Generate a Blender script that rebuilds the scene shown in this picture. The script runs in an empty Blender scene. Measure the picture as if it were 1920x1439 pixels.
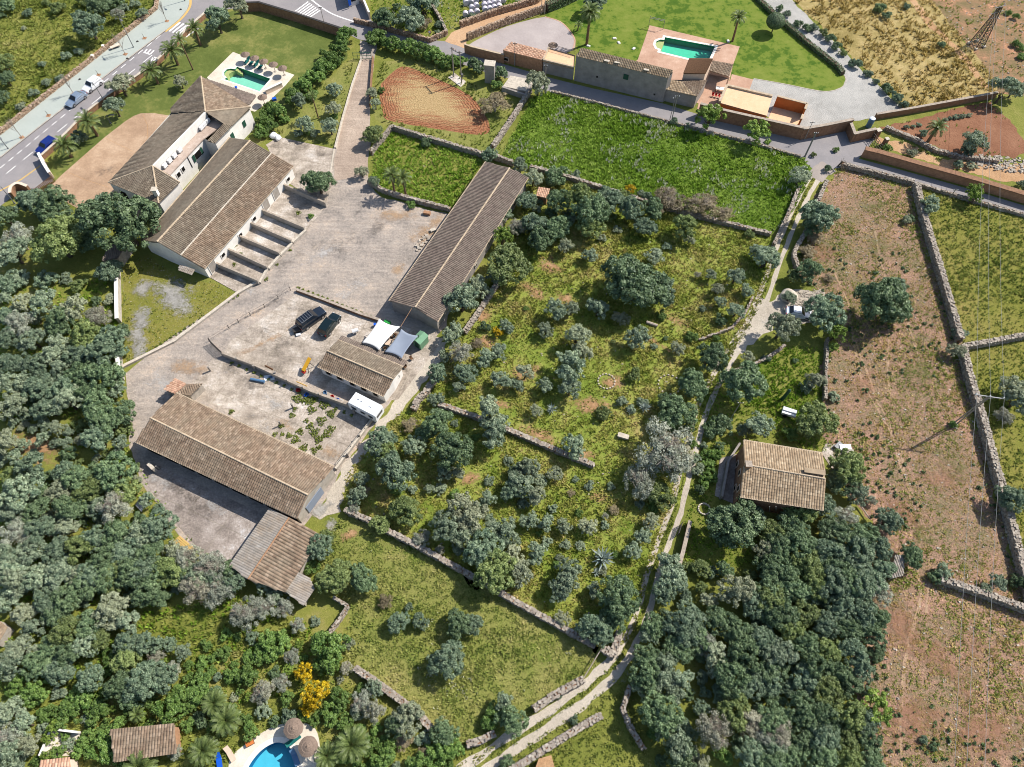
import bpy, bmesh, math, random
import numpy as np
from mathutils import Vector, Matrix
from mathutils.geometry import tessellate_polygon
rad = math.radians
rng = np.random.default_rng(7)
random.seed(7)
SC = bpy.context.scene
COL = SC.collection

# ---------------------------------------------------------------- camera, sky, sun, exposure
F, CX, CY, CAMH = 1331.0, 960.0, 719.5, 95.0          # survey of the photograph: focal length in its pixels, height above ground
_d = np.array([(948 - CX) / F, (1468 - CY) / F, 1.0]); _d /= np.linalg.norm(_d)
_y = np.array([0, 0, 1.0]) - _d[2] * _d; _y /= np.linalg.norm(_y)
RM = np.stack([np.cross(_y, -_d), _y, -_d])
cam = bpy.data.cameras.new('camera'); camo = bpy.data.objects.new('camera', cam); COL.objects.link(camo)
M = Matrix.Identity(4)
for i in range(3):
    M[i][0] = RM[i][0]; M[i][1] = -RM[i][1]; M[i][2] = -RM[i][2]
M[2][3] = CAMH
camo.matrix_world = M
cam.sensor_width = 36; cam.lens = F / 1920 * 36; cam.clip_end = 2000; cam.clip_start = 1
SC.camera = camo
AZ, EL = rad(29), rad(45)
w = bpy.data.worlds.new('World'); SC.world = w; w.use_nodes = True
wn = w.node_tree; bg = wn.nodes['Background']
sky = wn.nodes.new('ShaderNodeTexSky'); sky.sky_type = 'NISHITA'; sky.sun_disc = False
sky.sun_elevation = EL; sky.sun_rotation = math.pi / 2 - AZ; sky.air_density = 1.0; sky.dust_density = 1.0
wn.links.new(sky.outputs[0], bg.inputs[0]); bg.inputs[1].default_value = 0.115
sun = bpy.data.lights.new('sun', 'SUN'); sun.energy = 4.6; sun.angle = rad(0.53); sun.color = (1, 0.965, 0.915)
so = bpy.data.objects.new('sun', sun); COL.objects.link(so)
so.rotation_euler = (-Vector((math.cos(EL) * math.cos(AZ), math.cos(EL) * math.sin(AZ), math.sin(EL)))).to_track_quat('-Z', 'Y').to_euler()
so.location = (60, 40, 120)
SC.view_settings.view_transform = 'Standard'; SC.view_settings.look = 'None'
SC.cycles.filter_width = 1.0; SC.cycles.max_bounces = 4; SC.cycles.diffuse_bounces = 1; SC.cycles.glossy_bounces = 2; SC.cycles.transmission_bounces = 3; SC.cycles.transparent_max_bounces = 32; SC.cycles.caustics_reflective = False; SC.cycles.caustics_refractive = False
SC.view_settings.exposure = 0.35; SC.view_settings.gamma = 1.0

# ---------------------------------------------------------------- helpers
def at(px, py, z=0.0):
    """ground survey: point of the place at height z seen at photograph pixel (px, py)"""
    r = RM @ np.array([(px - CX) / F, (py - CY) / F, 1.0]); t = (z - CAMH) / r[2]
    return Vector((r[0] * t, r[1] * t, z))
def mpp(px, py): return (at(px + 1, py) - at(px, py)).length
def pts(l, z=0.0): return [at(p[0], p[1], p[2] if len(p) > 2 else z) for p in l]
def tg(o, label=None, cat=None, group=None, kind=None):
    if label: o['label'] = label
    if cat: o['category'] = cat
    if group: o['group'] = group
    if kind: o['kind'] = kind
    return o
def link(o, parent=None):
    COL.objects.link(o)
    if parent is not None: o.parent = parent
    return o
def empty(name, loc=(0, 0, 0), rz=0.0, label=None, cat=None, group=None):
    o = bpy.data.objects.new(name, None); o.location = loc; o.rotation_euler = (0, 0, rz); o.empty_display_size = .3
    link(o); return tg(o, label, cat, group)
def pyd(name, V, Fc, mat, parent=None, smooth=False):
    me = bpy.data.meshes.new(name); me.from_pydata([tuple(v) for v in V], [], Fc); me.update()
    if mat: me.materials.append(mat)
    if smooth: me.shade_smooth()
    return link(bpy.data.objects.new(name, me), parent)
def npmesh(name, V, nper, mat, tint=None):
    """V: (faces*nper, 3) array, every face its own nper corners"""
    n = len(V) // nper; me = bpy.data.meshes.new(name)
    me.vertices.add(len(V)); me.vertices.foreach_set('co', np.ascontiguousarray(V, np.float32).ravel())
    me.loops.add(len(V)); me.loops.foreach_set('vertex_index', np.arange(len(V), dtype=np.int32))
    me.polygons.add(n); me.polygons.foreach_set('loop_start', np.arange(0, len(V), nper, dtype=np.int32))
    me.update(calc_edges=True)
    if tint is not None:
        a = me.attributes.new('tint', 'FLOAT', 'FACE'); a.data.foreach_set('value', np.ascontiguousarray(tint, np.float32))
    me.materials.append(mat); return me
class MB:
    """collects boxes, prisms and tubes; build() links them as ONE mesh object"""
    def __init__(s): s.V = []; s.F = []
    def add(s, V, Fc):
        b = len(s.V); s.V += [Vector(v) for v in V]; s.F += [tuple(b + i for i in f) for f in Fc]; return s
    def box(s, c, d, rz=0.0, taper=1.0):
        x, y, z = d[0] / 2, d[1] / 2, d[2] / 2; cs, sn = math.cos(rz), math.sin(rz); V = []
        for k, t in ((-1, 1), (1, taper)):
            for a, b in ((-1, -1), (1, -1), (1, 1), (-1, 1)):
                u, v = a * x * t, b * y * t
                V.append((c[0] + u * cs - v * sn, c[1] + u * sn + v * cs, c[2] + k * z))
        return s.add(V, [(3, 2, 1, 0), (4, 5, 6, 7), (0, 1, 5, 4), (1, 2, 6, 5), (2, 3, 7, 6), (3, 0, 4, 7)])
    def bar(s, a, b, w=.1, h=None):
        a, b = Vector(a), Vector(b); h = h or w; d = (b - a).normalized()
        up = Vector((0, 0, 1)) if abs(d.z) < .95 else Vector((1, 0, 0))
        sx = d.cross(up).normalized() * w / 2; sy = sx.cross(d).normalized() * h / 2; V = []
        for p in (a, b):
            V += [p - sx - sy, p + sx - sy, p + sx + sy, p - sx + sy]
        return s.add(V, [(3, 2, 1, 0), (4, 5, 6, 7), (0, 1, 5, 4), (1, 2, 6, 5), (2, 3, 7, 6), (3, 0, 4, 7)])
    def tube(s, a, b, r0, r1=None, n=8):
        a, b = Vector(a), Vector(b); r1 = r0 if r1 is None else r1; d = (b - a).normalized()
        up = Vector((0, 0, 1)) if abs(d.z) < .95 else Vector((1, 0, 0))
        sx = d.cross(up).normalized(); sy = sx.cross(d); V = []
        for p, r in ((a, r0), (b, r1)):
            V += [p + sx * math.cos(2 * math.pi * i / n) * r + sy * math.sin(2 * math.pi * i / n) * r for i in range(n)]
        Fc = [(i, (i + 1) % n, n + (i + 1) % n, n + i) for i in range(n)] + [tuple(reversed(range(n))), tuple(range(n, 2 * n))]
        return s.add(V, Fc)
    def prism(s, poly, z0, z1):
        n = len(poly); A = [(p[0], p[1]) for p in poly]
        ar = sum(A[i][0] * A[(i + 1) % n][1] - A[(i + 1) % n][0] * A[i][1] for i in range(n))
        if ar < 0: A.reverse()
        V = [(x, y, z0) for x, y in A] + [(x, y, z1) for x, y in A]
        return s.add(V, [tuple(reversed(range(n))), tuple(range(n, 2 * n))] + [(i, (i + 1) % n, n + (i + 1) % n, n + i) for i in range(n)])
    def build(s, name, mat, parent=None, smooth=False, bevel=0):
        o = pyd(name, s.V, s.F, mat, parent, smooth)
        if bevel:
            bm = bmesh.new(); bm.from_mesh(o.data)
            bmesh.ops.bevel(bm, geom=bm.edges[:], offset=bevel, segments=1, affect='EDGES', clamp_overlap=True)
            bm.to_mesh(o.data); bm.free()
        return o
def local(parent, V):                                       # world points into an unrotated parent's space
    return [Vector(v) - parent.location for v in V]

# ---------------------------------------------------------------- materials
class G:
    def __init__(s, name):
        s.m = bpy.data.materials.new(name); s.m.use_nodes = True; s.t = s.m.node_tree
        s.b = s.t.nodes['Principled BSDF']; s.b.inputs['Roughness'].default_value = .9
        s.b.inputs['Specular IOR Level'].default_value = .25; s.pos = None
    def nd(s, ty, ins=None, **kw):
        n = s.t.nodes.new('ShaderNode' + ty)
        for k, v in kw.items(): setattr(n, k, v)
        for k, v in (ins or {}).items(): s.to(v, n.inputs[k])
        return n
    def to(s, v, sock):
        if isinstance(v, bpy.types.Node): s.t.links.new(v.outputs[0], sock)
        elif isinstance(v, bpy.types.NodeSocket): s.t.links.new(v, sock)
        else: sock.default_value = v
    def P(s):
        if s.pos is None: s.pos = s.nd('NewGeometry').outputs['Position']
        return s.pos
    def noise(s, sc, det=3, rough=.6, vec=None, dist=0.0):
        return s.nd('TexNoise', {'Vector': vec or s.P(), 'Scale': sc, 'Detail': det, 'Roughness': rough, 'Distortion': dist}).outputs['Fac']
    def math(s, op, a, b=0.0, c=0.0, clamp=False):
        n = s.nd('Math', {0: a, 1: b, 2: c}, operation=op); n.use_clamp = clamp; return n.outputs[0]
    def ramp(s, fac, stops):
        n = s.nd('ValToRGB', {'Fac': fac}); e = n.color_ramp.elements
        while len(e) < len(stops): e.new(.5)
        for i, (p, c) in enumerate(stops): e[i].position = p; e[i].color = (*c, 1)
        return n.outputs[0]
    def mix(s, f, a, b, mode='MIX'):
        n = s.nd('Mix', data_type='RGBA', blend_type=mode)
        s.to(f, n.inputs[0])
        for v, k in ((a, 6), (b, 7)): s.to((*v, 1) if isinstance(v, tuple) and len(v) == 3 else v, n.inputs[k])
        return n.outputs[2]
    def scale(s, col, f):
        n = s.nd('VectorMath', {0: col}, operation='SCALE'); s.to(f, n.inputs['Scale']); return n.outputs[0]
    def remap(s, v, a, b, c, d): return s.nd('MapRange', {'Value': v, 1: a, 2: b, 3: c, 4: d}).outputs[0]
    def bump(s, h, st=.4, dist=.1):
        n = s.nd('Bump', {'Height': h, 'Strength': st, 'Distance': dist}); s.t.links.new(n.outputs[0], s.b.inputs['Normal']); return s
    def col(s, c, rough=None, spec=None):
        s.to((*c, 1) if isinstance(c, tuple) else c, s.b.inputs['Base Color'])
        if rough is not None: s.b.inputs['Roughness'].default_value = rough
        if spec is not None: s.b.inputs['Specular IOR Level'].default_value = spec
        return s
def lin(r, g, b):
    f = lambda v: (v / 255 / 12.92) if v <= 10 else ((v / 255 + .055) / 1.055) ** 2.4
    return f(r), f(g), f(b)
def gmat(name, stops, w=(.45, .35, .2), sc=(.05, .35, 2.2), fine=.45, fsc=9, bump=.5, bd=.12, spread=2.2, rand=0.0, strk=0):
    """mottled ground: three scales of noise through a colour ramp, fine speckle on top"""
    g = G(name); a, b, c = (g.noise(x, 4) for x in sc)
    f = g.math('MULTIPLY_ADD', a, w[0], g.math('MULTIPLY_ADD', b, w[1], g.math('MULTIPLY', c, w[2])))
    f = g.math('MULTIPLY_ADD', g.math('SUBTRACT', f, .5), spread, .5, clamp=True)
    d = g.noise(fsc, 2, .7); cl = g.ramp(f, stops)
    v = g.remap(d, .25, .75, 1 - fine, 1 + fine)
    if rand:
        v = g.math('MULTIPLY', v, g.remap(g.nd('ObjectInfo').outputs['Random'], 0, 1, 1 - rand, 1 + rand))
    if strk:
        mp = g.nd('Mapping', {0: g.P(), 'Rotation': (0, 0, rad(strk)), 'Scale': (.12, 1.6, 1)}).outputs[0]
        v = g.math('MULTIPLY', v, g.remap(g.noise(1., 5, .7, mp), .3, .7, .82, 1.14))
    g.col(g.scale(cl, v), .95, .15)
    g.bump(g.math('ADD', d, g.math('MULTIPLY', c, 2.)), bump, bd); return g.m
def plain(name, c, var=.15, sc=3.0, rough=.8, spec=.3, bump=.15, metal=0.0, rand=0.0):
    g = G(name); n = g.noise(sc, 4, .65)
    v = g.remap(n, .25, .75, 1 - var, 1 + var)
    if rand: v = g.math('MULTIPLY', v, g.remap(g.nd('ObjectInfo').outputs['Random'], 0, 1, 1 - rand, 1 + rand))
    g.col(g.scale(g.nd('RGB').outputs[0], v), rough, spec); g.t.nodes['RGB'].outputs[0].default_value = (*c, 1)
    g.b.inputs['Metallic'].default_value = metal
    if bump: g.bump(n, bump, .05)
    return g.m
def leafmat(name, dark, light, dry=None, rs=.35):
    """foliage: per-leaf tint, per-tree tone"""
    g = G(name); t = g.nd('Attribute', attribute_name='tint').outputs['Fac']; r = g.nd('ObjectInfo').outputs['Random']
    c = g.mix(t, dark, light)
    if dry: c = g.mix(g.remap(r, .55, 1, 0, .75), c, dry)
    c = g.scale(c, g.remap(g.math('FRACT', g.math('MULTIPLY', r, 7.31)), 0, 1, 1 - rs, 1 + rs))
    g.col(c, .5, .4)
    tr = g.nd('BsdfTranslucent', {'Color': c}); mx = g.nd('MixShader', {0: .28, 1: g.b, 2: tr})
    g.t.links.new(mx.outputs[0], g.t.nodes['Material Output'].inputs[0]); return g.m
def tilemat(name, cols, lichen=(.30, .27, .2), lam=.35, dark=.5):
    """clay tiles: each tile its own tone (UV counts columns and courses), lichen and soot in patches"""
    g = G(name); uv = g.nd('UVMap').outputs[0]
    fl = g.nd('VectorMath', {0: uv}, operation='FLOOR').outputs[0]
    wn_ = g.nd('TexWhiteNoise', {'Vector': fl}, noise_dimensions='2D').outputs['Value']
    c = g.ramp(wn_, [(i / (len(cols) - 1), x) for i, x in enumerate(cols)])
    p = g.noise(.35, 5, .7); c = g.mix(g.remap(p, .45, .7, 0, lam), c, lichen)
    q = g.noise(1.3, 4, .7); c = g.scale(c, g.remap(q, .3, .7, 1 - dark, 1 + dark * .35))
    g.col(c, .9, .2); g.bump(g.noise(7, 3), .3, .04); return g.m

MT = {}
C = lin
MT['meadow'] = gmat('meadow_grass', [(0, C(86, 94, 38)), (.35, C(110, 116, 50)), (.6, C(130, 130, 62)), (.8, C(148, 138, 84)), (1, C(166, 142, 98))])
MT['orchard'] = gmat('orchard_grass', [(0, C(88, 108, 38)), (.3, C(114, 130, 50)), (.55, C(138, 144, 66)), (.8, C(156, 146, 86)), (1, C(170, 142, 100))], sc=(.07, .3, 1.8), spread=2.6)
MT['lush'] = gmat('lush_grass', [(0, C(74, 102, 30)), (.4, C(98, 124, 42)), (.7, C(120, 142, 54)), (1, C(150, 158, 84))], sc=(.06, .3, 1.6), bump=.9, bd=.25)
MT['lawn1'] = gmat('garden_lawn', [(0, C(80, 92, 40)), (.45, C(98, 108, 52)), (.7, C(126, 126, 68)), (1, C(152, 144, 90))], sc=(.06, .22, 1.2), spread=3.6, fine=.3, bump=.15)
MT['lawn2'] = gmat('villa_lawn', [(0, C(64, 92, 24)), (.36, C(74, 100, 28)), (.48, C(106, 122, 44)), (1, C(130, 136, 62))], sc=(.1, .45, 1.4), w=(.3, .5, .2), fine=.15, bump=.15, spread=2.6)
MT['olivefield'] = gmat('olive_field', [(0, C(92, 98, 38)), (.4, C(118, 118, 50)), (.7, C(136, 126, 66)), (1, C(150, 122, 84))], sc=(.05, .25, 1.5))
MT['lowfield'] = gmat('low_field', [(0, C(94, 108, 46)), (.4, C(122, 126, 62)), (.7, C(144, 138, 80)), (1, C(166, 148, 102))], sc=(.08, .3, 2.))
MT['brown'] = gmat('stony_soil', [(0, C(102, 100, 66)), (.25, C(126, 112, 84)), (.5, C(146, 118, 96)), (.75, C(164, 128, 106)), (1, C(190, 154, 130))], sc=(.045, .3, 2.6), w=(.3, .35, .35), spread=3.2, fsc=5, fine=.6, strk=-76)
MT['redsoil'] = gmat('red_soil', [(0, C(108, 74, 54)), (.5, C(134, 92, 68)), (1, C(160, 118, 90))], fine=.3)
MT['bare'] = gmat('bare_earth', [(0, C(150, 112, 76)), (.5, C(186, 148, 110)), (1, C(210, 178, 142))], fine=.3)
MT['crop'] = gmat('dry_crop', [(0, C(112, 100, 54)), (.4, C(154, 136, 84)), (.7, C(184, 162, 112)), (1, C(206, 182, 134))], sc=(.06, .5, 3), fine=.35)
MT['farsoil'] = gmat('far_soil', [(0, C(104, 98, 58)), (.4, C(132, 112, 80)), (.7, C(162, 122, 92)), (.84, C(216, 158, 120)), (1, C(226, 172, 134))], sc=(.08, .4, 2.), w=(.25, .5, .25), spread=2.8, fine=.25)
MT['asphalt'] = gmat('asphalt', [(0, C(128, 124, 124)), (.5, C(146, 140, 138)), (1, C(162, 154, 150))], sc=(.08, .5, 3), fine=.08, fsc=14, bump=.1)
MT['lane'] = gmat('lane_asphalt', [(0, C(134, 126, 120)), (.5, C(160, 148, 138)), (1, C(182, 168, 154))], sc=(.08, .4, 3), fine=.1, bump=.1)
MT['pave'] = gmat('pavement_slabs', [(0, C(162, 168, 158)), (1, C(184, 188, 178))], fine=.06, bump=.05)
MT['dirt'] = gmat('dirt_lane', [(0, C(164, 126, 94)), (.5, C(192, 154, 118)), (1, C(208, 176, 140))], fine=.15)
MT['track'] = gmat('track_gravel', [(0, C(160, 148, 130)), (.5, C(190, 178, 160)), (1, C(212, 200, 182))], fine=.25)
MT['concrete'] = gmat('yard_concrete', [(0, C(116, 108, 100)), (.25, C(146, 136, 126)), (.5, C(168, 155, 142)), (.75, C(186, 168, 150)), (1, C(200, 170, 138))], sc=(.06, .3, 2.2), w=(.36, .34, .3), fine=.3, fsc=6, bump=.3, spread=3.2, strk=-52)
MT['slab'] = gmat('concrete_slab', [(0, C(120, 110, 98)), (.3, C(156, 143, 128)), (.6, C(182, 168, 152)), (1, C(212, 202, 190))], sc=(.1, .4, 2.4), fine=.35, fsc=6, bump=.3, spread=3.6, rand=.05, strk=-30)
MT['darkslab'] = gmat('stained_slab', [(0, C(104, 96, 90)), (.45, C(142, 130, 120)), (.75, C(172, 160, 150)), (1, C(212, 208, 206))], sc=(.12, .5, 2.6), fine=.3, fsc=5, bump=.25, spread=3, rand=.04)
MT['gravel'] = gmat('gravel', [(0, C(140, 136, 128)), (.5, C(172, 168, 160)), (1, C(196, 190, 180))], sc=(.1, .6, 4), fine=.22, fsc=7)
MT['forecourt'] = gmat('forecourt_concrete', [(0, C(150, 122, 98)), (.5, C(178, 148, 120)), (1, C(204, 176, 148))], sc=(.1, .5, 2.4), fine=.3, spread=3.2, bump=.15)
MT['patio'] = gmat('patio_concrete', [(0, C(150, 138, 132)), (.5, C(172, 160, 154)), (1, C(190, 178, 170))], sc=(.1, .3, 2), fine=.08, bump=.1)
MT['terr'] = gmat('terracotta_paving', [(0, C(166, 128, 106)), (.5, C(188, 152, 128)), (1, C(208, 176, 152))], sc=(.2, .8, 4), fine=.12, bump=.1)
MT['limepave'] = gmat('limestone_paving', [(0, C(180, 164, 142)), (.5, C(214, 202, 182)), (1, C(232, 222, 206))], sc=(.2, .6, 3), fine=.1, bump=.1)
MT['rut'] = gmat('rut_soil', [(0, C(146, 118, 92)), (1, C(188, 158, 130))], fine=.3)
MT['drive'] = gmat('drive_concrete', [(0, C(146, 128, 112)), (.5, C(172, 152, 134)), (1, C(196, 176, 156))], sc=(.06, .4, 2.4), fine=.2, spread=2.8, strk=80)
MT['joint'] = plain('mossy_joint', C(140, 130, 112), .4, 3., .95, .1, .2)
MT['stone'] = plain('dry_stone', C(166, 152, 136), .4, 2.5, .95, .15, .5)
MT['palestone'] = plain('pale_stone', C(196, 184, 166), .3, 2.5, .95, .15, .4)
MT['brownwall'] = plain('brown_masonry', C(142, 108, 84), .35, 2., .95, .15, .5)
MT['rustwall'] = plain('ochre_masonry', C(166, 126, 96), .3, 2., .95, .15, .5)
MT['render'] = plain('grey_render', C(150, 142, 134), .25, .8, .9, .2, .2)
MT['white'] = plain('white_plaster', C(232, 226, 216), .1, 1., .85, .2, .1)
MT['cream'] = plain('cream_plaster', C(222, 200, 178), .12, 1., .85, .2, .1)
MT['pinkwall'] = plain('pinkish_plaster', C(214, 188, 164), .15, 1., .85, .2, .1)
MT['peach'] = gmat('peach_flat_roof', [(0, C(196, 148, 108)), (.3, C(226, 182, 142)), (1, C(238, 200, 162))], sc=(.3, 1., 4), fine=.12, bump=.1)
MT['orange'] = plain('orange_render', C(196, 116, 62), .15, 1., .85, .2, .1)
MT['concwall'] = plain('concrete_wall', C(176, 166, 152), .3, 1.5, .95, .15, .3)
MT['flat'] = gmat('flat_roof', [(0, C(150, 128, 112)), (.5, C(186, 166, 150)), (1, C(214, 200, 188))], sc=(.2, .8, 3), fine=.15, bump=.15)
MT['tileA'] = tilemat('weathered_tiles', [C(112, 98, 84), C(124, 110, 94), C(134, 120, 102), C(118, 104, 88), C(146, 132, 114)], lam=.3, dark=.35)
MT['tileB'] = tilemat('brown_tiles', [C(124, 104, 86), C(140, 118, 98), C(152, 130, 108), C(130, 110, 90), C(168, 146, 124)], lam=.35, dark=.4)
MT['tileC'] = tilemat('mauve_tiles', [C(114, 100, 90), C(126, 112, 100), C(136, 120, 108), C(120, 105, 94)], lam=.25, dark=.3)
MT['tileD'] = tilemat('straw_tiles', [C(146, 124, 98), C(164, 140, 112), C(178, 154, 124), C(152, 130, 104), C(194, 172, 142)], lam=.2, dark=.3)
MT['tileP'] = tilemat('pink_tiles', [C(176, 132, 106), C(206, 160, 132), C(220, 180, 150), C(190, 146, 118)], lam=.15, dark=.3)
MT['sheet'] = tilemat('fibre_cement', [C(150, 142, 132), C(160, 150, 138), C(168, 160, 150)], lichen=C(150, 120, 80), lam=.4, dark=.3)
MT['ridge'] = plain('ridge_mortar', C(186, 166, 140), .3, 2., .95, .15, .3)
MT['wood'] = plain('brown_timber', C(104, 76, 54), .3, 4., .8, .2, .3)
MT['thatch'] = plain('grey_thatch', C(132, 114, 100), .4, 9., .95, .1, .6)
MT['bark'] = plain('bark', C(96, 84, 70), .35, 4., .95, .1, .5)
MT['palmbark'] = plain('palm_bark', C(120, 98, 74), .4, 6., .95, .1, .7)
MT['twig'] = plain('grey_twig', C(166, 152, 138), .2, 4., .95, .1, 0, rand=.2)
MT['steel'] = plain('galvanised_steel', C(128, 128, 128), .1, 4., .6, .4, 0, .3)
MT['iron'] = plain('dark_iron', C(62, 58, 54), .2, 4., .6, .4, 0, .2)
MT['polewood'] = plain('pole_concrete', C(150, 142, 132), .2, 3., .9, .2, .1)
MT['wire'] = plain('aluminium_wire', C(170, 166, 160), .05, 4., .5, .5, 0, .2)
MT['rubber'] = plain('black_rubber', (.015, .015, .015), .1, 4., .8, .2, 0)
MT['chrome'] = plain('wheel_alloy', (.45, .45, .46), .1, 4., .35, .5, 0, .7)
MT['glass'] = plain('dark_glass', (.012, .014, .018), .1, 1., .08, .6, 0)
MT['lampred'] = plain('red_lens', (.4, .02, .015), .1, 4., .2, .5, 0)
MT['lampclear'] = plain('clear_lens', (.75, .75, .75), .05, 4., .15, .5, 0)
MT['marking'] = plain('white_paint', C(226, 222, 216), .12, 3., .9, .2, 0)
MT['yellowline'] = plain('yellow_paint', C(206, 170, 104), .12, 3., .9, .2, 0)
MT['greensh'] = plain('green_shutter', C(40, 78, 62), .1, 3., .6, .3, 0)
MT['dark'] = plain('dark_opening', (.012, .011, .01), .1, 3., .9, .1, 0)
MT['sailw'] = plain('white_canvas', C(226, 222, 214), .04, 1., .9, .2, .05)
MT['sailg'] = plain('grey_canvas', C(136, 144, 156), .06, 1., .9, .2, .05)
MT['greenshed'] = plain('green_metal', C(112, 152, 118), .1, 2., .7, .3, .05)
MT['blue'] = plain('blue_plastic', C(20, 86, 190), .1, 2., .5, .4, 0)
MT['tank'] = plain('blue_tank', C(84, 118, 150), .1, 2., .5, .4, 0)
MT['red'] = plain('red_plastic', C(186, 40, 36), .1, 2., .5, .4, 0)
MT['green'] = plain('green_plastic', C(40, 150, 60), .1, 2., .5, .4, 0)
MT['teal'] = plain('teal_fabric', C(22, 98, 92), .1, 2., .8, .3, 0)
MT['yellow'] = plain('yellow_steel', C(226, 168, 44), .1, 2., .6, .3, 0)
MT['whitepl'] = plain('white_plastic', C(232, 232, 230), .05, 2., .5, .4, 0)
MT['bale'] = plain('pale_wrap', C(212, 202, 206), .08, 2., .5, .4, .05)
MT['coping'] = plain('white_coping', C(230, 222, 208), .06, 3., .8, .3, .05)
MT['poolfloor'] = plain('pool_floor', C(150, 226, 196), .1, 1., .7, .3, 0)
MT['poolfloor2'] = plain('pool_floor_green', C(84, 214, 172), .1, 1., .7, .3, 0)
MT['poolblue'] = plain('pool_floor_blue', C(84, 198, 228), .08, 1., .7, .3, 0)
MT['poolwall'] = plain('pool_wall_green', C(60, 150, 112), .1, 1., .7, .3, 0)
MT['poolwallb'] = plain('pool_wall_blue', C(26, 124, 176), .1, 1., .7, .3, 0)
MT['stepsand'] = plain('pool_step', C(206, 200, 130), .08, 1., .7, .3, 0)
g = G('pool_water'); gl = g.nd('BsdfGlossy', {'Roughness': .04}); tr = g.nd('BsdfTransparent', {'Color': (.90, .985, .97, 1)})
fr = g.nd('Fresnel', {'IOR': 1.33}); mx = g.nd('MixShader', {0: fr, 1: tr, 2: gl}); g.t.links.new(mx.outputs[0], g.t.nodes['Material Output'].inputs[0])
bn = g.nd('Bump', {'Height': g.noise(2.5, 3), 'Strength': .25, 'Distance': .05}); g.t.links.new(bn.outputs[0], gl.inputs['Normal']); MT['water'] = g.m
def decalmat(name, stops, soft=2.6, nsc=.9, top=.5):
    """thin layer of soil, stain or turf that breaks up towards its rim (object space, unit disc)"""
    g = G(name); oc = g.nd('TexCoord').outputs['Object']; ln = g.nd('VectorMath', {0: oc}, operation='LENGTH').outputs['Value']
    c = g.scale(g.ramp(g.noise(.8, 5, .7), stops), g.remap(g.noise(7, 2), .25, .75, .7, 1.3)); g.col(c, .95, .1)
    al = g.math('MULTIPLY_ADD', g.math('SUBTRACT', 1., ln), soft * .5, g.math('MULTIPLY', g.math('SUBTRACT', g.math('MULTIPLY_ADD', g.noise(nsc * .45, 5, .72), .6, g.math('MULTIPLY', g.noise(nsc * 4, 4, .75), .4)), .56), 7.), clamp=True)
    tr = g.nd('BsdfTransparent'); mx = g.nd('MixShader', {0: g.math('MULTIPLY', al, top), 1: tr, 2: g.b}); g.t.links.new(mx.outputs[0], g.t.nodes['Material Output'].inputs[0]); return g.m
MT['d_tan'] = decalmat('tan_dirt', [(.3, C(176, 140, 104)), (.7, C(206, 170, 130))]); MT['d_ochre'] = decalmat('ochre_earth', [(.3, C(146, 112, 78)), (.5, C(172, 134, 98)), (.7, C(194, 156, 118))], 3.2, top=.9)
MT['d_pale'] = decalmat('pale_cement', [(.3, C(186, 180, 172)), (.7, C(220, 216, 210))], 2., 1.2); MT['d_dark'] = decalmat('dark_stain', [(.3, C(84, 78, 72)), (.7, C(120, 110, 100))], 1.8, .7); MT['d_gravel'] = decalmat('loose_gravel', [(.3, C(140, 136, 128)), (.7, C(186, 180, 170))], 3.2, top=.85)
MT['d_green'] = decalmat('green_turf', [(.3, C(88, 118, 34)), (.7, C(130, 152, 56))], 2.6); MT['d_rust'] = decalmat('rust_soil', [(.3, C(150, 108, 84)), (.7, C(184, 138, 110))], 2.6, .5); MT['d_olive'] = decalmat('thin_turf', [(.3, C(104, 106, 62)), (.7, C(128, 128, 78))], 2., .5)
# foliage
MT['oak'] = leafmat('oak_leaf', C(66, 92, 60), C(150, 170, 122), rs=.2)
MT['oakblue'] = leafmat('oak_leaf_blue', C(78, 104, 80), C(162, 178, 142), rs=.2)
MT['oakwarm'] = leafmat('oak_leaf_warm', C(88, 108, 56), C(164, 176, 110), rs=.2)
MT['olive'] = leafmat('olive_leaf', C(96, 118, 92), C(184, 196, 160), C(182, 182, 146), rs=.2)
MT['bush'] = leafmat('bush_leaf', C(80, 114, 50), C(146, 172, 90), rs=.25)
MT['bright'] = leafmat('bright_leaf', C(100, 130, 48), C(160, 180, 84), rs=.2)
MT['grey'] = leafmat('grey_leaf', C(122, 130, 108), C(196, 198, 176), C(184, 176, 150), rs=.2)
MT['bramble'] = leafmat('bramble_leaf', C(112, 100, 74), C(176, 160, 122))
MT['mimosa'] = leafmat('mimosa_flower', C(170, 134, 10), C(236, 204, 40), rs=.1)
MT['palm'] = leafmat('palm_leaf', C(74, 92, 44), C(132, 146, 82), rs=.15)
MT['palmdry'] = leafmat('dry_palm_leaf', C(116, 96, 66), C(160, 138, 100), rs=.15)
MT['agave'] = leafmat('agave_leaf', C(112, 128, 118), C(178, 190, 178), rs=.1)
MT['weed'] = leafmat('weed_leaf', C(52, 76, 40), C(104, 126, 72), rs=.1)
MT['weedy'] = leafmat('crack_weed_leaf', C(84, 100, 32), C(140, 148, 60), rs=.1)
MT['flower'] = leafmat('white_flower', C(190, 190, 160), C(236, 234, 212), rs=.05)
MT['straw'] = leafmat('straw_blade', C(140, 122, 70), C(206, 184, 132), rs=.05)
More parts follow.
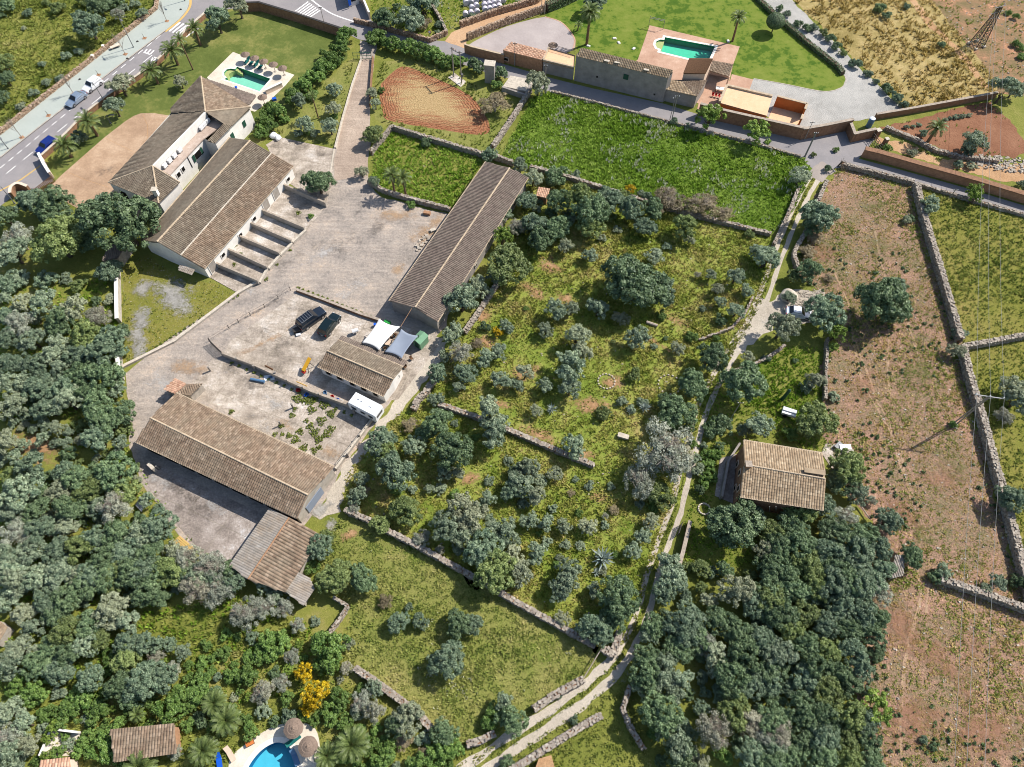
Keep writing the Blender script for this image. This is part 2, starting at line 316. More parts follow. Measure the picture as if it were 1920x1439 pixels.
def tuftmat(name, stops, sc):
    g = G(name); t = g.nd('Attribute', attribute_name='tint').outputs['Fac']
    a, b = g.noise(sc[0], 4), g.noise(sc[1], 4)
    f = g.math('MULTIPLY_ADD', a, .5, g.math('MULTIPLY', b, .5)); f = g.math('MULTIPLY_ADD', g.math('SUBTRACT', f, .5), 2.6, .5, clamp=True)
    f = g.math('MULTIPLY_ADD', g.math('SUBTRACT', t, .5), .5, f, clamp=True)
    c = g.scale(g.ramp(f, stops), g.remap(t, 0, 1, .75, 1.3)); g.col(c, .8, .15)
    tr = g.nd('BsdfTranslucent', {'Color': c}); mx = g.nd('MixShader', {0: .45, 1: g.b, 2: tr}); g.t.links.new(mx.outputs[0], g.t.nodes['Material Output'].inputs[0]); return g.m
MT['t_orch'] = tuftmat('orchard_blades', [(0, C(112, 134, 48)), (.3, C(146, 156, 66)), (.6, C(170, 166, 90)), (1, C(194, 172, 122))], (.07, .3))
MT['t_mead'] = tuftmat('meadow_blades', [(0, C(104, 122, 52)), (.4, C(136, 148, 68)), (.75, C(160, 162, 88)), (1, C(186, 174, 120))], (.05, .35))
MT['t_lush'] = tuftmat('lush_blades', [(0, C(102, 138, 40)), (.4, C(134, 164, 56)), (.7, C(156, 180, 76)), (1, C(182, 194, 112))], (.06, .3))
MT['t_low'] = tuftmat('low_field_blades', [(0, C(106, 128, 56)), (.4, C(140, 150, 74)), (.75, C(168, 166, 98)), (1, C(190, 176, 126))], (.08, .3))
MT['t_dry'] = tuftmat('dry_blades', [(0, C(128, 112, 52)), (.4, C(176, 154, 88)), (.75, C(208, 184, 126)), (1, C(224, 202, 150))], (.06, .5))
# ---------------------------------------------------------------- ground sheets
def jitter_poly(P, amp, step=.8):
    out = []
    n = len(P)
    for i in range(n):
        a, b = P[i], P[(i + 1) % n]; L = (b - a).length; k = max(1, int(L / step)); d = (b - a).normalized(); nn = Vector((-d.y, d.x, 0))
        for j in range(k):
            q = a.lerp(b, j / k)
            o = 0 if amp == 0 else amp * (math.sin(q.x * 1.7 + q.y * .9) * .4 + math.sin(q.x * .5 - q.y * .63) * .6 + random.uniform(-.6, .6))
            out.append(q + nn * o)
    return out
def sheet(name, px, z, mat, amp=0.0, holes=(), kind='structure', parent=None, step=.8):
    P = pts(px); P = jitter_poly(P, amp, step) if amp else P
    loops = [[Vector((p.x, p.y, 0)) for p in P]] + [list(h) for h in holes]
    tr = tessellate_polygon(loops); V = [Vector((p.x, p.y, z)) for l in loops for p in l]
    Fc = []
    for t in tr:
        a, b, c = (V[i] for i in t)
        Fc.append(t if (b - a).cross(c - a).z > 0 else (t[0], t[2], t[1]))
    o = pyd(name, V, Fc, MT[mat], parent)
    if kind: o['kind'] = kind
    return o
def strip(name, px, width, z, mat, parent=None, off=0.0, kind='structure', amp=0.0):
    P = pts(px); Q = []
    for i in range(len(P) - 1):
        k = max(1, int((P[i + 1] - P[i]).length / 1.0))
        Q += [P[i].lerp(P[i + 1], j / k) for j in range(k)]
    Q.append(P[-1]); V = []
    for i, q in enumerate(Q):
        d = (Q[min(i + 1, len(Q) - 1)] - Q[max(i - 1, 0)]).normalized(); nn = Vector((-d.y, d.x, 0)); a1, a2 = random.uniform(-amp, amp), random.uniform(-amp, amp)
        V += [Vector((q.x, q.y, z)) + nn * (off + width / 2 + a1), Vector((q.x, q.y, z)) + nn * (off - width / 2 + a2)]
    Fc = [(2 * i + 1, 2 * i + 3, 2 * i + 2, 2 * i) for i in range(len(Q) - 1)]
    o = pyd(name, V, Fc, MT[mat], parent)
    if kind: o['kind'] = kind
    return o
def slab(name, px, z0, z1, mat, parent=None, kind='structure', P=None):
    o = MB().prism(P or pts(px), z0, z1).build(name, MT[mat], parent)
    if kind: o['kind'] = kind
    return o
def smooth(px, n=5):
    P = [Vector((p[0], p[1], 0)) for p in px]; out = []
    for i in range(len(P) - 1):
        p0, p1, p2, p3 = P[max(i - 1, 0)], P[i], P[i + 1], P[min(i + 2, len(P) - 1)]
        for j in range(n):
            t = j / n
            q = .5 * (2 * p1 + (p2 - p0) * t + (2 * p0 - 5 * p1 + 4 * p2 - p3) * t * t + (3 * p1 - p0 - 3 * p2 + p3) * t ** 3); out.append((q.x, q.y))
    out.append((px[-1][0], px[-1][1])); return out

# pools first: their outlines are cut out of the ground and the paving round them
def pool_outline(px):
    P = [Vector((p.x, p.y, 0)) for p in pts(px)]; n = len(P)
    return P if sum(P[i].x * P[(i + 1) % n].y - P[(i + 1) % n].x * P[i].y for i in range(n)) > 0 else P[::-1]
POOL1 = pool_outline([(420.6, 149), (426, 146), (421, 142), (420.5, 136), (425, 131), (433, 129.5), (441, 130.5), (444.5, 126), (507, 148.4), (486.5, 171.5)])
POOL2 = pool_outline([(1247, 70.5), (1249, 71), (1340.5, 88), (1327, 117), (1304, 113), (1287, 109), (1238, 97), (1240, 93), (1232, 90), (1229, 84), (1231, 78), (1238, 75), (1246, 75.5)])
POOL3 = pool_outline(smooth([(455, 1470), (468, 1436), (487, 1411), (507, 1397), (522, 1393), (538, 1398), (550, 1411), (556, 1430), (557, 1470)], 4))
def grow(P, d):
    c = sum(P, Vector()) / len(P); n = len(P); ar = sum(P[i].x * P[(i + 1) % n].y - P[(i + 1) % n].x * P[i].y for i in range(n)); s = 1 if ar > 0 else -1; out = []
    for i in range(n):
        a = (P[i] - P[i - 1]).normalized(); b = (P[(i + 1) % n] - P[i]).normalized(); m = (a + b)
        m = m.normalized() if m.length > 1e-6 else a
        out.append(P[i] + Vector((m.y, -m.x, 0)) * s * d / max(.5, abs(m.dot(a))))
    return out
HOLES = [grow(POOL1, .3), grow(POOL2, .3), grow(POOL3, .3)]

BIG = [Vector((-420, -160, 0)), Vector((420, -160, 0)), Vector((420, 520, 0)), Vector((-420, 520, 0))]
loops = [BIG] + HOLES; V = [v for l in loops for v in l]; Fc = []
for t in tessellate_polygon(loops):
    a, b, c = (V[i] for i in t); Fc.append(t if (b - a).cross(c - a).z > 0 else (t[0], t[2], t[1]))
tg(pyd('ground', V, Fc, MT['meadow']), kind='structure')
ORCH = [(1000, 322), (1130, 360), (1250, 398), (1445, 444), (1455, 480), (1410, 600), (1345, 700), (1300, 810), (1262, 950), (1212, 1100), (1190, 1190), (1150, 1228), (1110, 1208), (913, 1097), (797, 1033), (660, 958), (640, 960), (650, 890), (720, 800), (800, 730), (850, 640), (905, 560), (960, 440)]
sheet('orchard_ground', ORCH, .01, 'orchard', 1.0)
LOW = [(600, 1010), (650, 965), (797, 1038), (913, 1102), (1112, 1216), (1120, 1245), (1085, 1280), (990, 1345), (880, 1395), (800, 1360), (700, 1275), (650, 1230), (660, 1140), (600, 1100)]
sheet('field_lower', LOW, .01, 'lowfield', .8)
LUSH = [(938, 300), (1000, 182), (1032, 174), (1100, 192), (1300, 246), (1400, 270), (1510, 300), (1522, 325), (1478, 412), (1447, 438), (1250, 392), (1130, 356), (1000, 316)]
sheet('field_lush', LUSH, .012, 'lush', .4)
BROWN = [(1545, 345), (1580, 316), (1712, 352), (1728, 420), (1752, 497), (1777, 580), (1812, 715), (1856, 870), (1886, 975), (1912, 1080), (1935, 1170), (1960, 1480), (1640, 1480), (1600, 1250), (1640, 1000), (1560, 850), (1545, 790), (1542, 690), (1558, 640), (1560, 600), (1520, 540), (1496, 510), (1492, 480), (1512, 438)]
sheet('field_brown', BROWN, .012, 'brown', 1.0)
OLIV = [(1712, 352), (1820, 378), (1960, 415), (1990, 1140), (1918, 1080), (1886, 965), (1856, 860), (1812, 705), (1777, 570), (1730, 410)]
sheet('field_olive', OLIV, .008, 'olivefield', .3)
CROP = [(1455, -30), (1720, -30), (1795, 62), (1850, 130), (1870, 160), (1858, 180), (1700, 208), (1640, 150), (1570, 78)]
sheet('field_crop', CROP, .012, 'crop', .5)
sheet('field_far', [(1700, -40), (2000, -40), (2010, 190), (1870, 176), (1860, 150), (1800, 70)], .009, 'farsoil', .6)
LAWN1 = [(84, 312), (128, 262), (166, 222), (205, 190), (262, 152), (296, 126), (328, 93), (355, 62), (392, 30), (440, 20), (490, 17), (556, 37), (655, 70), (650, 110), (560, 195), (490, 270), (330, 330), (100, 345)]
sheet('garden_lawn', LAWN1, .014, 'lawn1', .15, [HOLES[0]])
LAWN2 = [(1022, 30), (1050, 0), (1080, -30), (1395, -30), (1420, 0), (1470, 45), (1530, 95), (1576, 133), (1586, 148), (1580, 163), (1560, 171), (1535, 171), (1413, 148), (1392, 175), (1240, 160), (1085, 100), (1078, 76), (1062, 47)]
sheet('villa_lawn', LAWN2, .022, 'lawn2', 0, [HOLES[1]])
sheet('villa_drive', [(1395, -30), (1462, -30), (1500, 18), (1560, 75), (1610, 125), (1695, 208), (1612, 226), (1500, 250), (1430, 215), (1400, 160), (1440, 40)], .016, 'gravel', .25)
strip('lawn_kerb', smooth([(1413, 148), (1470, 158), (1535, 171), (1560, 171), (1580, 163), (1586, 148), (1576, 133)], 4), .22, .05, 'concwall')
sheet('villa_patio', smooth([(878, 86), (893, 76), (950, 50), (1022, 32), (1050, 41), (1068, 58), (1078, 76), (1073, 95), (1030, 104), (950, 104), (878, 86)], 3)[:-1], .02, 'patio')
strip('patio_edging', smooth([(1022, 32), (1050, 41), (1068, 58), (1078, 76), (1073, 95)], 4), .3, .035, 'terr')
t2 = sheet('pool_terrace_villa', [(1218, 48), (1387, 88), (1374, 123), (1368, 150), (1320, 200), (1300, 190), (1255, 165), (1175, 130), (1196, 112)], .032, 'terr', 0, [HOLES[1]])
sheet('pool_terrace_hotel', [(437, 98), (552, 141), (536, 160), (505, 190), (478, 210), (440, 200), (388, 146)], .032, 'limepave', 0, [HOLES[0]])
sheet('pool_terrace_stone', smooth([(395, 1480), (425, 1450), (432, 1420), (455, 1400), (490, 1375), (520, 1360), (560, 1355), (590, 1365), (600, 1400), (598, 1440), (590, 1480), (395, 1480)], 3)[:-1], .02, 'limepave', 0, [HOLES[2]])
# street, lane, pavement
road = sheet('street', [(-120, 389), (-60, 343), (0, 297), (100, 219), (200, 142), (312, 57), (335, 38), (350, 20), (355, 5), (352, -40), (675, -40), (682, 8), (697, 40), (720, 48), (770, 64), (806, 76), (840, 78), (872, 88), (884, 104), (945, 121), (1030, 146), (1110, 166), (1245, 195), (1310, 215), (1400, 238), (1500, 262), (1580, 246), (1640, 262), (1610, 298), (1700, 322), (1800, 350), (1940, 392), (1960, 420), (1800, 373), (1712, 348), (1580, 314), (1555, 318), (1530, 322), (1500, 297), (1400, 269), (1300, 246), (1198, 216), (1100, 190), (1034, 174), (985, 156), (905, 134), (870, 122), (800, 104), (745, 90), (706, 82), (672, 74), (656, 66), (552, 33), (489, 16), (440, 16), (392, 24), (375, 36), (353, 60), (327, 89), (295, 121), (260, 147), (203, 185), (164, 214), (126, 256), (79, 302), (60, 330), (20, 372), (-80, 450)], .02, 'asphalt')
sheet('gate_apron', [(79, 302), (100, 340), (60, 360), (30, 372), (40, 345)], .03, 'asphalt', parent=None)
slab('pavement', [(-130, 350), (-60, 299), (0, 252), (147, 134), (294, 17), (300, -40), (352, -40), (355, 5), (350, 20), (335, 38), (312, 57), (200, 142), (100, 219), (0, 297), (-60, 343), (-125, 392)], -.1, .14, 'pave')
kb = strip('kerb', [(-60, 343), (0, 297), (100, 219), (200, 142), (312, 57)], .3, .15, 'concwall')
def marking(name, px, w_, z=.03, mat='marking', off=0): return strip(name, px, w_, z, mat, road, off, None)
marking('yellow_line', smooth([(310, 60), (336, 39.5), (352, 21), (357.5, 5), (354, -20)], 5), .5, .032, 'yellowline')
marking('yellow_line', [(-60, 391), (40, 337), (76, 311)], .3, .032, 'yellowline')
marking('yellow_line', smooth([(470, 8), (495, 9), (530, 19), (552, 26)], 4), .3, .032, 'yellowline')
def dashes(a, b, n, frac, w_=.18):
    A, B = Vector(a), Vector(b)
    for i in range(n):
        p, q = A.lerp(B, i / n), A.lerp(B, (i + frac) / n); marking('dash', [p, q], w_)
dashes((0, 316), (308, 61), 19, .55)
dashes((12, 326), (300, 92), 9, .55)
marking('edge_line', smooth([(579, -4), (601, 13), (626, 28), (663, 41)], 4), .35)
marking('edge_line', [(391, 17), (360, 44), (330, 68)], .25)
def zebra(a0, a1, b0, b1, n):
    A0, A1, B0, B1 = (Vector(v) for v in (a0, a1, b0, b1))
    for i in range(n):
        f0, f1 = i / n, (i + .5) / n
        P = [A0.lerp(A1, f0), A0.lerp(A1, f1), B0.lerp(B1, f1), B0.lerp(B1, f0)]
        o = slab('stripe', None, .021, .032, 'marking', road, None, P=pts([(p[0], p[1]) for p in P]))
zebra((316, 59), (352, 72), (336, 42), (378, 55), 6)
zebra((553, 21), (583, 35), (577, 3), (603, 22), 7)
for p in ([(269.6, 98.4), (282.5, 103)], [(271, 98.4), (276, 92.4)], [(276, 100.4), (283, 93)], [(281.5, 102.4), (288.8, 95)], [(288, 107.6), (301, 112)], [(283, 115), (288, 107.6)], [(288, 114.5), (293.5, 109.4)], [(293, 115), (300, 112)]):   # worn lettering on the lane
    marking('road_letter_stroke', p, .35)
for px, py in ((339, 19), (258, 79), (239, 111), (203, 75), (150, 150)): MB().tube(at(px, py, .14), at(px, py, .155), .28, n=10).build('manhole_cover', MT['iron'], bpy.data.objects['pavement'])
DIRT = [(835, 78), (846, 62), (872, 50), (960, 18), (1000, 2), (1030, -30), (1080, -30), (1040, 6), (1012, 20), (905, 63), (876, 76), (872, 92)]
sheet('dirt_lane', DIRT, .028, 'dirt', .1)
# farm yard
YARD = [(675, 76), (706, 83), (703, 108), (697, 150), (693, 215), (695, 262), (690, 300), (690, 345), (715, 370), (770, 385), (842, 403), (850, 440), (838, 612), (820, 630), (795, 660), (735, 750), (705, 795), (640, 880), (610, 940), (590, 960), (520, 1060), (440, 1100), (340, 1010), (262, 900), (244, 840), (243, 760), (234, 700), (290, 655), (430, 556), (487, 524), (560, 440), (612, 384), (545, 345), (498, 272), (520, 256), (565, 268), (627, 280), (640, 230), (660, 160), (676, 112)]
sheet('farm_yard', YARD, .02, 'concrete', .15)
sheet('lane_verge', [(795, 655), (838, 640), (812, 700), (760, 770), (715, 812), (660, 880), (640, 960), (600, 975), (585, 965), (625, 920), (650, 872), (700, 800), (740, 750)], .028, 'track', .5)
sheet('drive_surface', [(676, 110), (700, 112), (694, 200), (692, 262), (690, 330), (625, 340), (628, 300), (640, 235), (660, 160)], .026, 'drive', .1)
GRL = [(230, 505), (275, 478), (345, 524), (402, 530), (442, 555), (380, 594), (272, 664), (236, 690), (228, 690)]
sheet('gravel_lot_grass', GRL, .024, 'olivefield', .2)
sheet('hotel_forecourt', [(92, 352), (114, 330), (195, 259), (235, 228), (251, 218), (264, 213), (290, 213), (316, 217), (340, 240), (300, 300), (230, 345), (300, 400), (200, 420), (110, 372)], .026, 'forecourt')
for k, p in enumerate(([(197, 259), (248, 284), (286, 300)], [(131, 325), (160, 338), (205, 352)], [(268, 215), (277, 236), (276, 262)], [(150, 300), (186, 272)])): strip('expansion_joint', p, .1, .034 + .002 * k, 'bare')
sheet('plot_dry', [(500, 262), (560, 190), (610, 150), (662, 110), (672, 116), (656, 165), (636, 232), (626, 276), (570, 264)], .016, 'lowfield', .3)
sheet('red_garden', [(1650, 240), (1700, 226), (1860, 190), (1935, 280), (1900, 296), (1800, 292), (1710, 262)], .012, 'redsoil', .4)
sheet('orange_path', [(1645, 256), (1720, 275), (1760, 298), (1940, 312), (1945, 352), (1860, 335), (1740, 305), (1640, 268)], .014, 'bare', .4)
sheet('stony_pull_in', [(1452, 560), (1480, 545), (1540, 542), (1560, 580), (1530, 600), (1500, 605), (1462, 610), (1420, 640), (1390, 665), (1375, 650), (1405, 610)], .03, 'track', .5)
dz = [.036]; BARE = []
def decal(name, px, py, rx, ry, rot, mat):
    """rx, ry: half sizes in photograph pixels, rot: turn on the ground in degrees"""
    m_ = mpp(px, py); p = at(px, py); dz[0] += .0015; n = 28; me = bpy.data.meshes.new(name); me.from_pydata([(1.25 * math.cos(6.2832 * i / n), 1.25 * math.sin(6.2832 * i / n), 0) for i in range(n)], [], [tuple(range(n))]); me.materials.append(MT[mat])
    o = link(bpy.data.objects.new(name, me)); o.location = (p.x, p.y, dz[0]); o.scale = (rx * m_, ry * m_, 1); o.rotation_euler = (0, 0, rad(rot)); o['kind'] = 'structure'
    if mat in ('d_ochre', 'd_gravel'): BARE.append((p.x, p.y, rx * m_, ry * m_, rad(rot)))
    return o
for a in ((1030, 500, 40, 26, -30), (985, 700, 46, 26, 10), (1110, 762, 60, 30, -15), (1010, 815, 55, 20, -25), (860, 935, 20, 20, 0), (1150, 715, 34, 24, 0), (915, 640, 24, 30, 40), (1000, 545, 40, 20, -40), (1265, 600, 40, 20, -30), (70, 838, 90, 36, -20), (1095, 850, 30, 16, -20), (1120, 935, 20, 14, 0), (880, 900, 26, 20, 30), (1225, 640, 70, 10, -35), (1060, 560, 30, 22, 0), (905, 590, 20, 24, 30), (940, 760, 34, 14, -20), (660, 1000, 30, 16, 30)): decal('bare_earth_patch', *a, 'd_ochre')
for a in ((940, 600, 36, 22, 40), (1080, 660, 60, 30, -30), (1170, 690, 50, 24, 20), (860, 860, 40, 40, 30), (960, 930, 60, 30, -30), (1100, 1010, 60, 40, 20), (1180, 980, 40, 30, 60), (740, 910, 34, 30, 30), (800, 950, 50, 24, -30), (1200, 600, 50, 30, 0), (1330, 520, 60, 40, -60), (760, 1030, 60, 20, -30), (180, 540, 50, 24, 20), (390, 1150, 60, 36, 20), (60, 800, 30, 20, 0), (1430, 690, 50, 30, 20), (1390, 1050, 50, 24, 10), (850, 1260, 60, 30, 20), (1010, 1220, 70, 30, -20)): decal('green_turf_patch', *a, 'd_green')
for a in ((790, 440, 44, 30, 60), (745, 505, 26, 20, 60), (815, 420, 34, 18, 60), (740, 405, 60, 24, 0), (500, 640, 90, 10, 35), (620, 850, 40, 20, -30), (540, 800, 30, 14, -30), (350, 690, 60, 30, -20)): decal('dirt_stain', *a, 'd_tan')
for a in ((552, 575, 14, 12, 0), (520, 760, 50, 16, -30), (500, 800, 40, 14, -30), (300, 720, 40, 40, 0), (300, 900, 60, 18, -25), (400, 945, 40, 20, -25), (480, 1010, 20, 40, 50), (600, 480, 60, 16, 40), (470, 545, 30, 12, 0), (660, 540, 50, 20, 45), (420, 700, 30, 12, 0), (1440, 600, 30, 14, 50), (1180, 1265, 24, 12, 40)): decal('pale_cement_stain', *a, 'd_pale')
for a in ((560, 480, 60, 20, 42), (640, 460, 50, 26, 40), (530, 640, 50, 20, -25), (470, 720, 50, 16, -25), (380, 960, 70, 30, -25), (330, 915, 50, 12, -28), (600, 340, 20, 40, 80), (600, 290, 40, 12, -10), (250, 300, 24, 20, 40), (200, 320, 30, 20, 40), (700, 430, 50, 16, 45), (660, 690, 40, 14, -25), (610, 800, 26, 20, 0), (670, 400, 30, 12, 60), (455, 600, 60, 8, 38), (500, 575, 60, 6, 38)): decal('dark_stain', *a, 'd_dark')
for a in ((270, 545, 22, 46, 10), (266, 600, 24, 50, 5), (262, 650, 20, 40, 0), (320, 545, 60, 34, -20), (330, 570, 60, 30, -20), (258, 625, 20, 60, 0), (600, 955, 40, 18, 40), (620, 985, 20, 14, 30)): decal('gravel_patch', *a, 'd_gravel')
for a in ((1780, 1250, 90, 60, -60), (1720, 1350, 90, 90, 0), (1860, 1380, 80, 90, 0), (1690, 1180, 50, 60, 0), (1690, 960, 40, 60, 60), (1540, 470, 40, 40, 0), (1760, 900, 50, 60, 0), (1620, 720, 50, 50, 0), (1850, 1220, 60, 40, 0)): decal('reddish_soil_patch', *a, 'd_rust')
for a in ((1640, 460, 50, 70, 70), (1690, 560, 40, 60, 70), (1650, 660, 40, 50, 80), (1720, 700, 40, 60, 70), (1750, 860, 50, 70, 70), (1640, 390, 70, 24, 0), (1770, 1170, 50, 24, -30), (1740, 1010, 30, 60, 80)): decal('thin_turf_patch', *a, 'd_olive')
# track with two wheel ruts
TR = smooth([(1555, 312), (1527, 335), (1490, 405), (1455, 490), (1430, 560), (1402, 618), (1368, 668), (1342, 715), (1318, 765), (1300, 825), (1281, 900), (1266, 960), (1243, 1020), (1222, 1082), (1208, 1140), (1186, 1195), (1150, 1252), (1085, 1308), (1000, 1368), (890, 1440), (830, 1480)], 5)
strip('farm_track', TR, .75, .018, 'track', off=.72, amp=.1)
strip('farm_track', TR, .75, .018, 'track', off=-.72, amp=.1)
strip('farm_track', TR[76:], 1.1, .022, 'track', off=.8, amp=.2); strip('farm_track', TR[76:], 1.1, .0225, 'track', off=-.8, amp=.2); strip('farm_track', TR[:6], 3.2, .028, 'lane', amp=.15); strip('farm_track', TR[20:31], 2.0, .024, 'track', amp=.3)
rut_z = .022
for off, px in ((0, [(1610, 700), (1640, 760), (1680, 830), (1700, 900), (1712, 990), (1722, 1070), (1725, 1130), (1700, 1220), (1690, 1330), (1690, 1480)]), (0, [(1590, 600), (1640, 740), (1668, 800), (1690, 880), (1735, 990), (1742, 1090), (1735, 1150)]), (0, [(1560, 500), (1590, 570), (1600, 640), (1615, 720)]), (0, [(1790, 1110), (1850, 1170), (1935, 1250)]), (0, [(1668, 610), (1664, 680), (1668, 740)]), (0, [(1640, 430), (1660, 520), (1700, 600), (1730, 700)])):
    rut_z += .004; strip('wheel_rut', smooth(px, 5), .3, rut_z, 'rut', amp=.14)
strip('crop_path', smooth([(1690, -30), (1740, 40), (1800, 100), (1850, 165)], 5), 1.6, .022, 'bare', amp=.3)
strip('crop_path', smooth([(1480, -30), (1560, 62), (1640, 140), (1700, 190)], 5), 1.2, .022, 'crop', amp=.3)
# ploughed field: furrow loops follow its edge
PL = pts(smooth([(714, 158), (744, 130), (768, 127), (823, 150), (863, 169), (892, 190), (918, 235), (903, 253), (823, 243), (731, 227), (718, 211), (712, 185), (714, 158)], 6)[:-1]); pc = sum(PL, Vector()) / len(PL)
g = G('ploughed_soil'); uv = g.nd('SeparateXYZ', {0: g.nd('UVMap').outputs[0]}); fu0 = g.math('SINE', g.math('MULTIPLY_ADD', uv.outputs[1], 105., g.math('MULTIPLY', g.noise(.6, 5, .7), 20.)))
fu = g.math('MULTIPLY', fu0, g.remap(uv.outputs[1], .5, .78, .12, 1)); strk = g.nd('Mapping', {0: g.P(), 'Rotation': (0, 0, rad(-14)), 'Scale': (.22, 1.5, 1)}).outputs[0]; soil = g.ramp(g.noise(2., 4, .7), [(.25, C(122, 78, 52)), (.5, C(156, 104, 74)), (.75, C(184, 134, 100))])
stf = g.remap(g.math('ADD', g.math('MULTIPLY_ADD', uv.outputs[1], -.75, g.math('MULTIPLY', g.noise(1., 5, .75, strk), 1.5)), g.math('MULTIPLY', fu, .02)), .1, .45, 0, .85)
c = g.mix(stf, soil, g.ramp(g.noise(4., 3, .7), [(.3, C(140, 118, 72)), (.6, C(196, 170, 124))])); g.col(g.scale(c, g.remap(fu, -1, 1, .94, 1.03)), .95, .1)
g.bump(g.math('MULTIPLY_ADD', g.noise(4., 3), .8, g.math('MULTIPLY', fu, .22)), 1., .25)
V = []; Fc = []; n = len(PL); K = 10; uvs = []
for k in range(K + 1):
    t = 1 - k / K
    for j, p in enumerate(PL): q = pc.lerp(p, t); V.append((q.x, q.y, .02)); uvs.append((j / n, t))
for k in range(K):
    for j in range(n): Fc.append((k * n + j, (k + 1) * n + j, (k + 1) * n + (j + 1) % n, k * n + (j + 1) % n))
o = pyd('ploughed_field', V, Fc, g.m); o['kind'] = 'structure'; ul = o.data.uv_layers.new()
for l in o.data.loops: ul.data[l.index].uv = uvs[l.vertex_index]
if o.data.polygons[0].normal.z < 0: o.data.flip_normals()
sheet('ploughed_verge', [(720, 115), (800, 110), (870, 150), (960, 190), (940, 290), (897, 290), (735, 240), (700, 225), (703, 150)], .012, 'lowfield', .4)

# pools
def pool(name, O, floor, wall, label, coping=.32, depth=1.25, lip=.05, water=-.12):
    e = empty(name, O[0], 0, label, 'swimming pool'); n = len(O); L = lambda P, z: [Vector((p.x, p.y, z)) - e.location for p in P]
    pyd('basin_floor', L(O, -depth), [tuple(range(n))], MT[floor], e)
    V = L(O, lip) + L(O, -depth); pyd('basin_wall', V, [(i, (i + 1) % n, n + (i + 1) % n, n + i) for i in range(n)], MT[wall], e)
    pyd('water', L(O, water), [tuple(range(n))], MT['water'], e)
    A, B = grow(O, .02), grow(O, coping + .1); V = L(A, lip) + L(B, lip) + L(B, -.3) + L(A, -.3)
    Fc = []
    for i in range(n):
        j = (i + 1) % n; Fc += [(i, n + i, n + j, j), (n + i, 2 * n + i, 2 * n + j, n + j), (3 * n + i, i, j, 3 * n + j)]
    pyd('coping', V, Fc, MT['coping'], e); return e
p1_ = pool('swimming_pool', POOL1, 'poolfloor', 'poolwall', 'rectangular turquoise pool with rounded steps on the white terrace beside the parasols')
p2_ = pool('swimming_pool', POOL2, 'poolfloor2', 'poolwall', 'emerald pool with a round end in the terracotta terrace on the villa lawn', .45)
p3_ = pool('swimming_pool', POOL3, 'poolblue', 'poolwallb', 'bright blue rounded pool cut by the bottom edge of the photo', .55)
for i, (px, z) in enumerate((([(441, 131), (443, 127), (447, 128), (445, 132.5)], -.2), ([(445, 132.5), (447, 128), (450.5, 129.3), (449, 134)], -.38), ([(449, 134), (450.5, 129.3), (454, 130.6), (453, 135.4)], -.56))):
    MB().prism([p - p1_.location for p in pts(px)], -1.2, z).build('step', MT['stepsand'], p1_)
MB().prism([p - p1_.location for p in pts([(426, 146), (421, 142), (420.5, 136), (425, 131), (433, 129.5), (441, 130.5), (434, 133.5), (428, 137)])], -1.2, -.25).build('bench', MT['stepsand'], p1_)
MB().prism([p - p2_.location for p in pts([(1240, 93), (1232, 90), (1229, 84), (1231, 78), (1238, 75), (1246, 75.5), (1243, 84)])], -1.2, -.3).build('step', MT['stepsand'], p2_)

# slabs of the yards, each laid on its own
def clip(poly, a, b, keep):                                  # half-plane clip along direction a at distance b
    out = []
    for i in range(len(poly)):
        p, q = poly[i], poly[(i + 1) % len(poly)]; dp, dq = (p.dot(a) - b) * keep, (q.dot(a) - b) * keep
        if dp >= 0: out.append(p)
        if dp * dq < 0: out.append(p.lerp(q, dp / (dp - dq)))
    return out
def slabs(parent_name, px, ax0, ax1, sx, sy, mat, z=.035, gap=.025):
    P = pts(px); u = (at(*ax1) - at(*ax0)).normalized(); v = Vector((-u.y, u.x, 0)); us = [p.dot(u) for p in P]; vs = [p.dot(v) for p in P]
    par = slab(parent_name, px, -.05, .024, 'joint')
    i0, j0 = min(us), min(vs)
    while i0 < max(us):
        j = j0
        while j < max(vs):
            Q = clip(clip(clip(clip(P, u, i0 + gap, 1), u, i0 + sx - gap, -1), v, j + gap, 1), v, j + sy - gap, -1)
            if len(Q) >= 3 and sum(abs((Q[k] - Q[0]).cross(Q[(k + 1) % len(Q)] - Q[0]).z) for k in range(len(Q))) > 1.0:
                MB().prism(Q, -.02, z + random.uniform(-.006, .01)).build('slab', MT[mat], par)
            j += sy
        i0 += sx
    return par
slabs('compound_paving', [(432, 640), (558, 550), (690, 592), (832, 636), (745, 752), (600, 728), (420, 662)], (480, 690), (600, 738), 3.6, 3.2, 'slab')
slabs('lower_paving', [(400, 672), (480, 690), (585, 737), (697, 786), (632, 868), (560, 850), (372, 745), (350, 735)], (480, 690), (600, 738), 4.6, 3.8, 'slab')
slabs('front_paving', [(258, 872), (290, 870), (505, 970), (438, 1075), (400, 1060), (300, 950)], (290, 870), (505, 970), 5.5, 5., 'darkslab')
slabs('annexe_paving', [(505, 275), (525, 258), (628, 280), (625, 340), (612, 384), (550, 350)], (525, 258), (628, 280), 3.5, 3., 'slab')
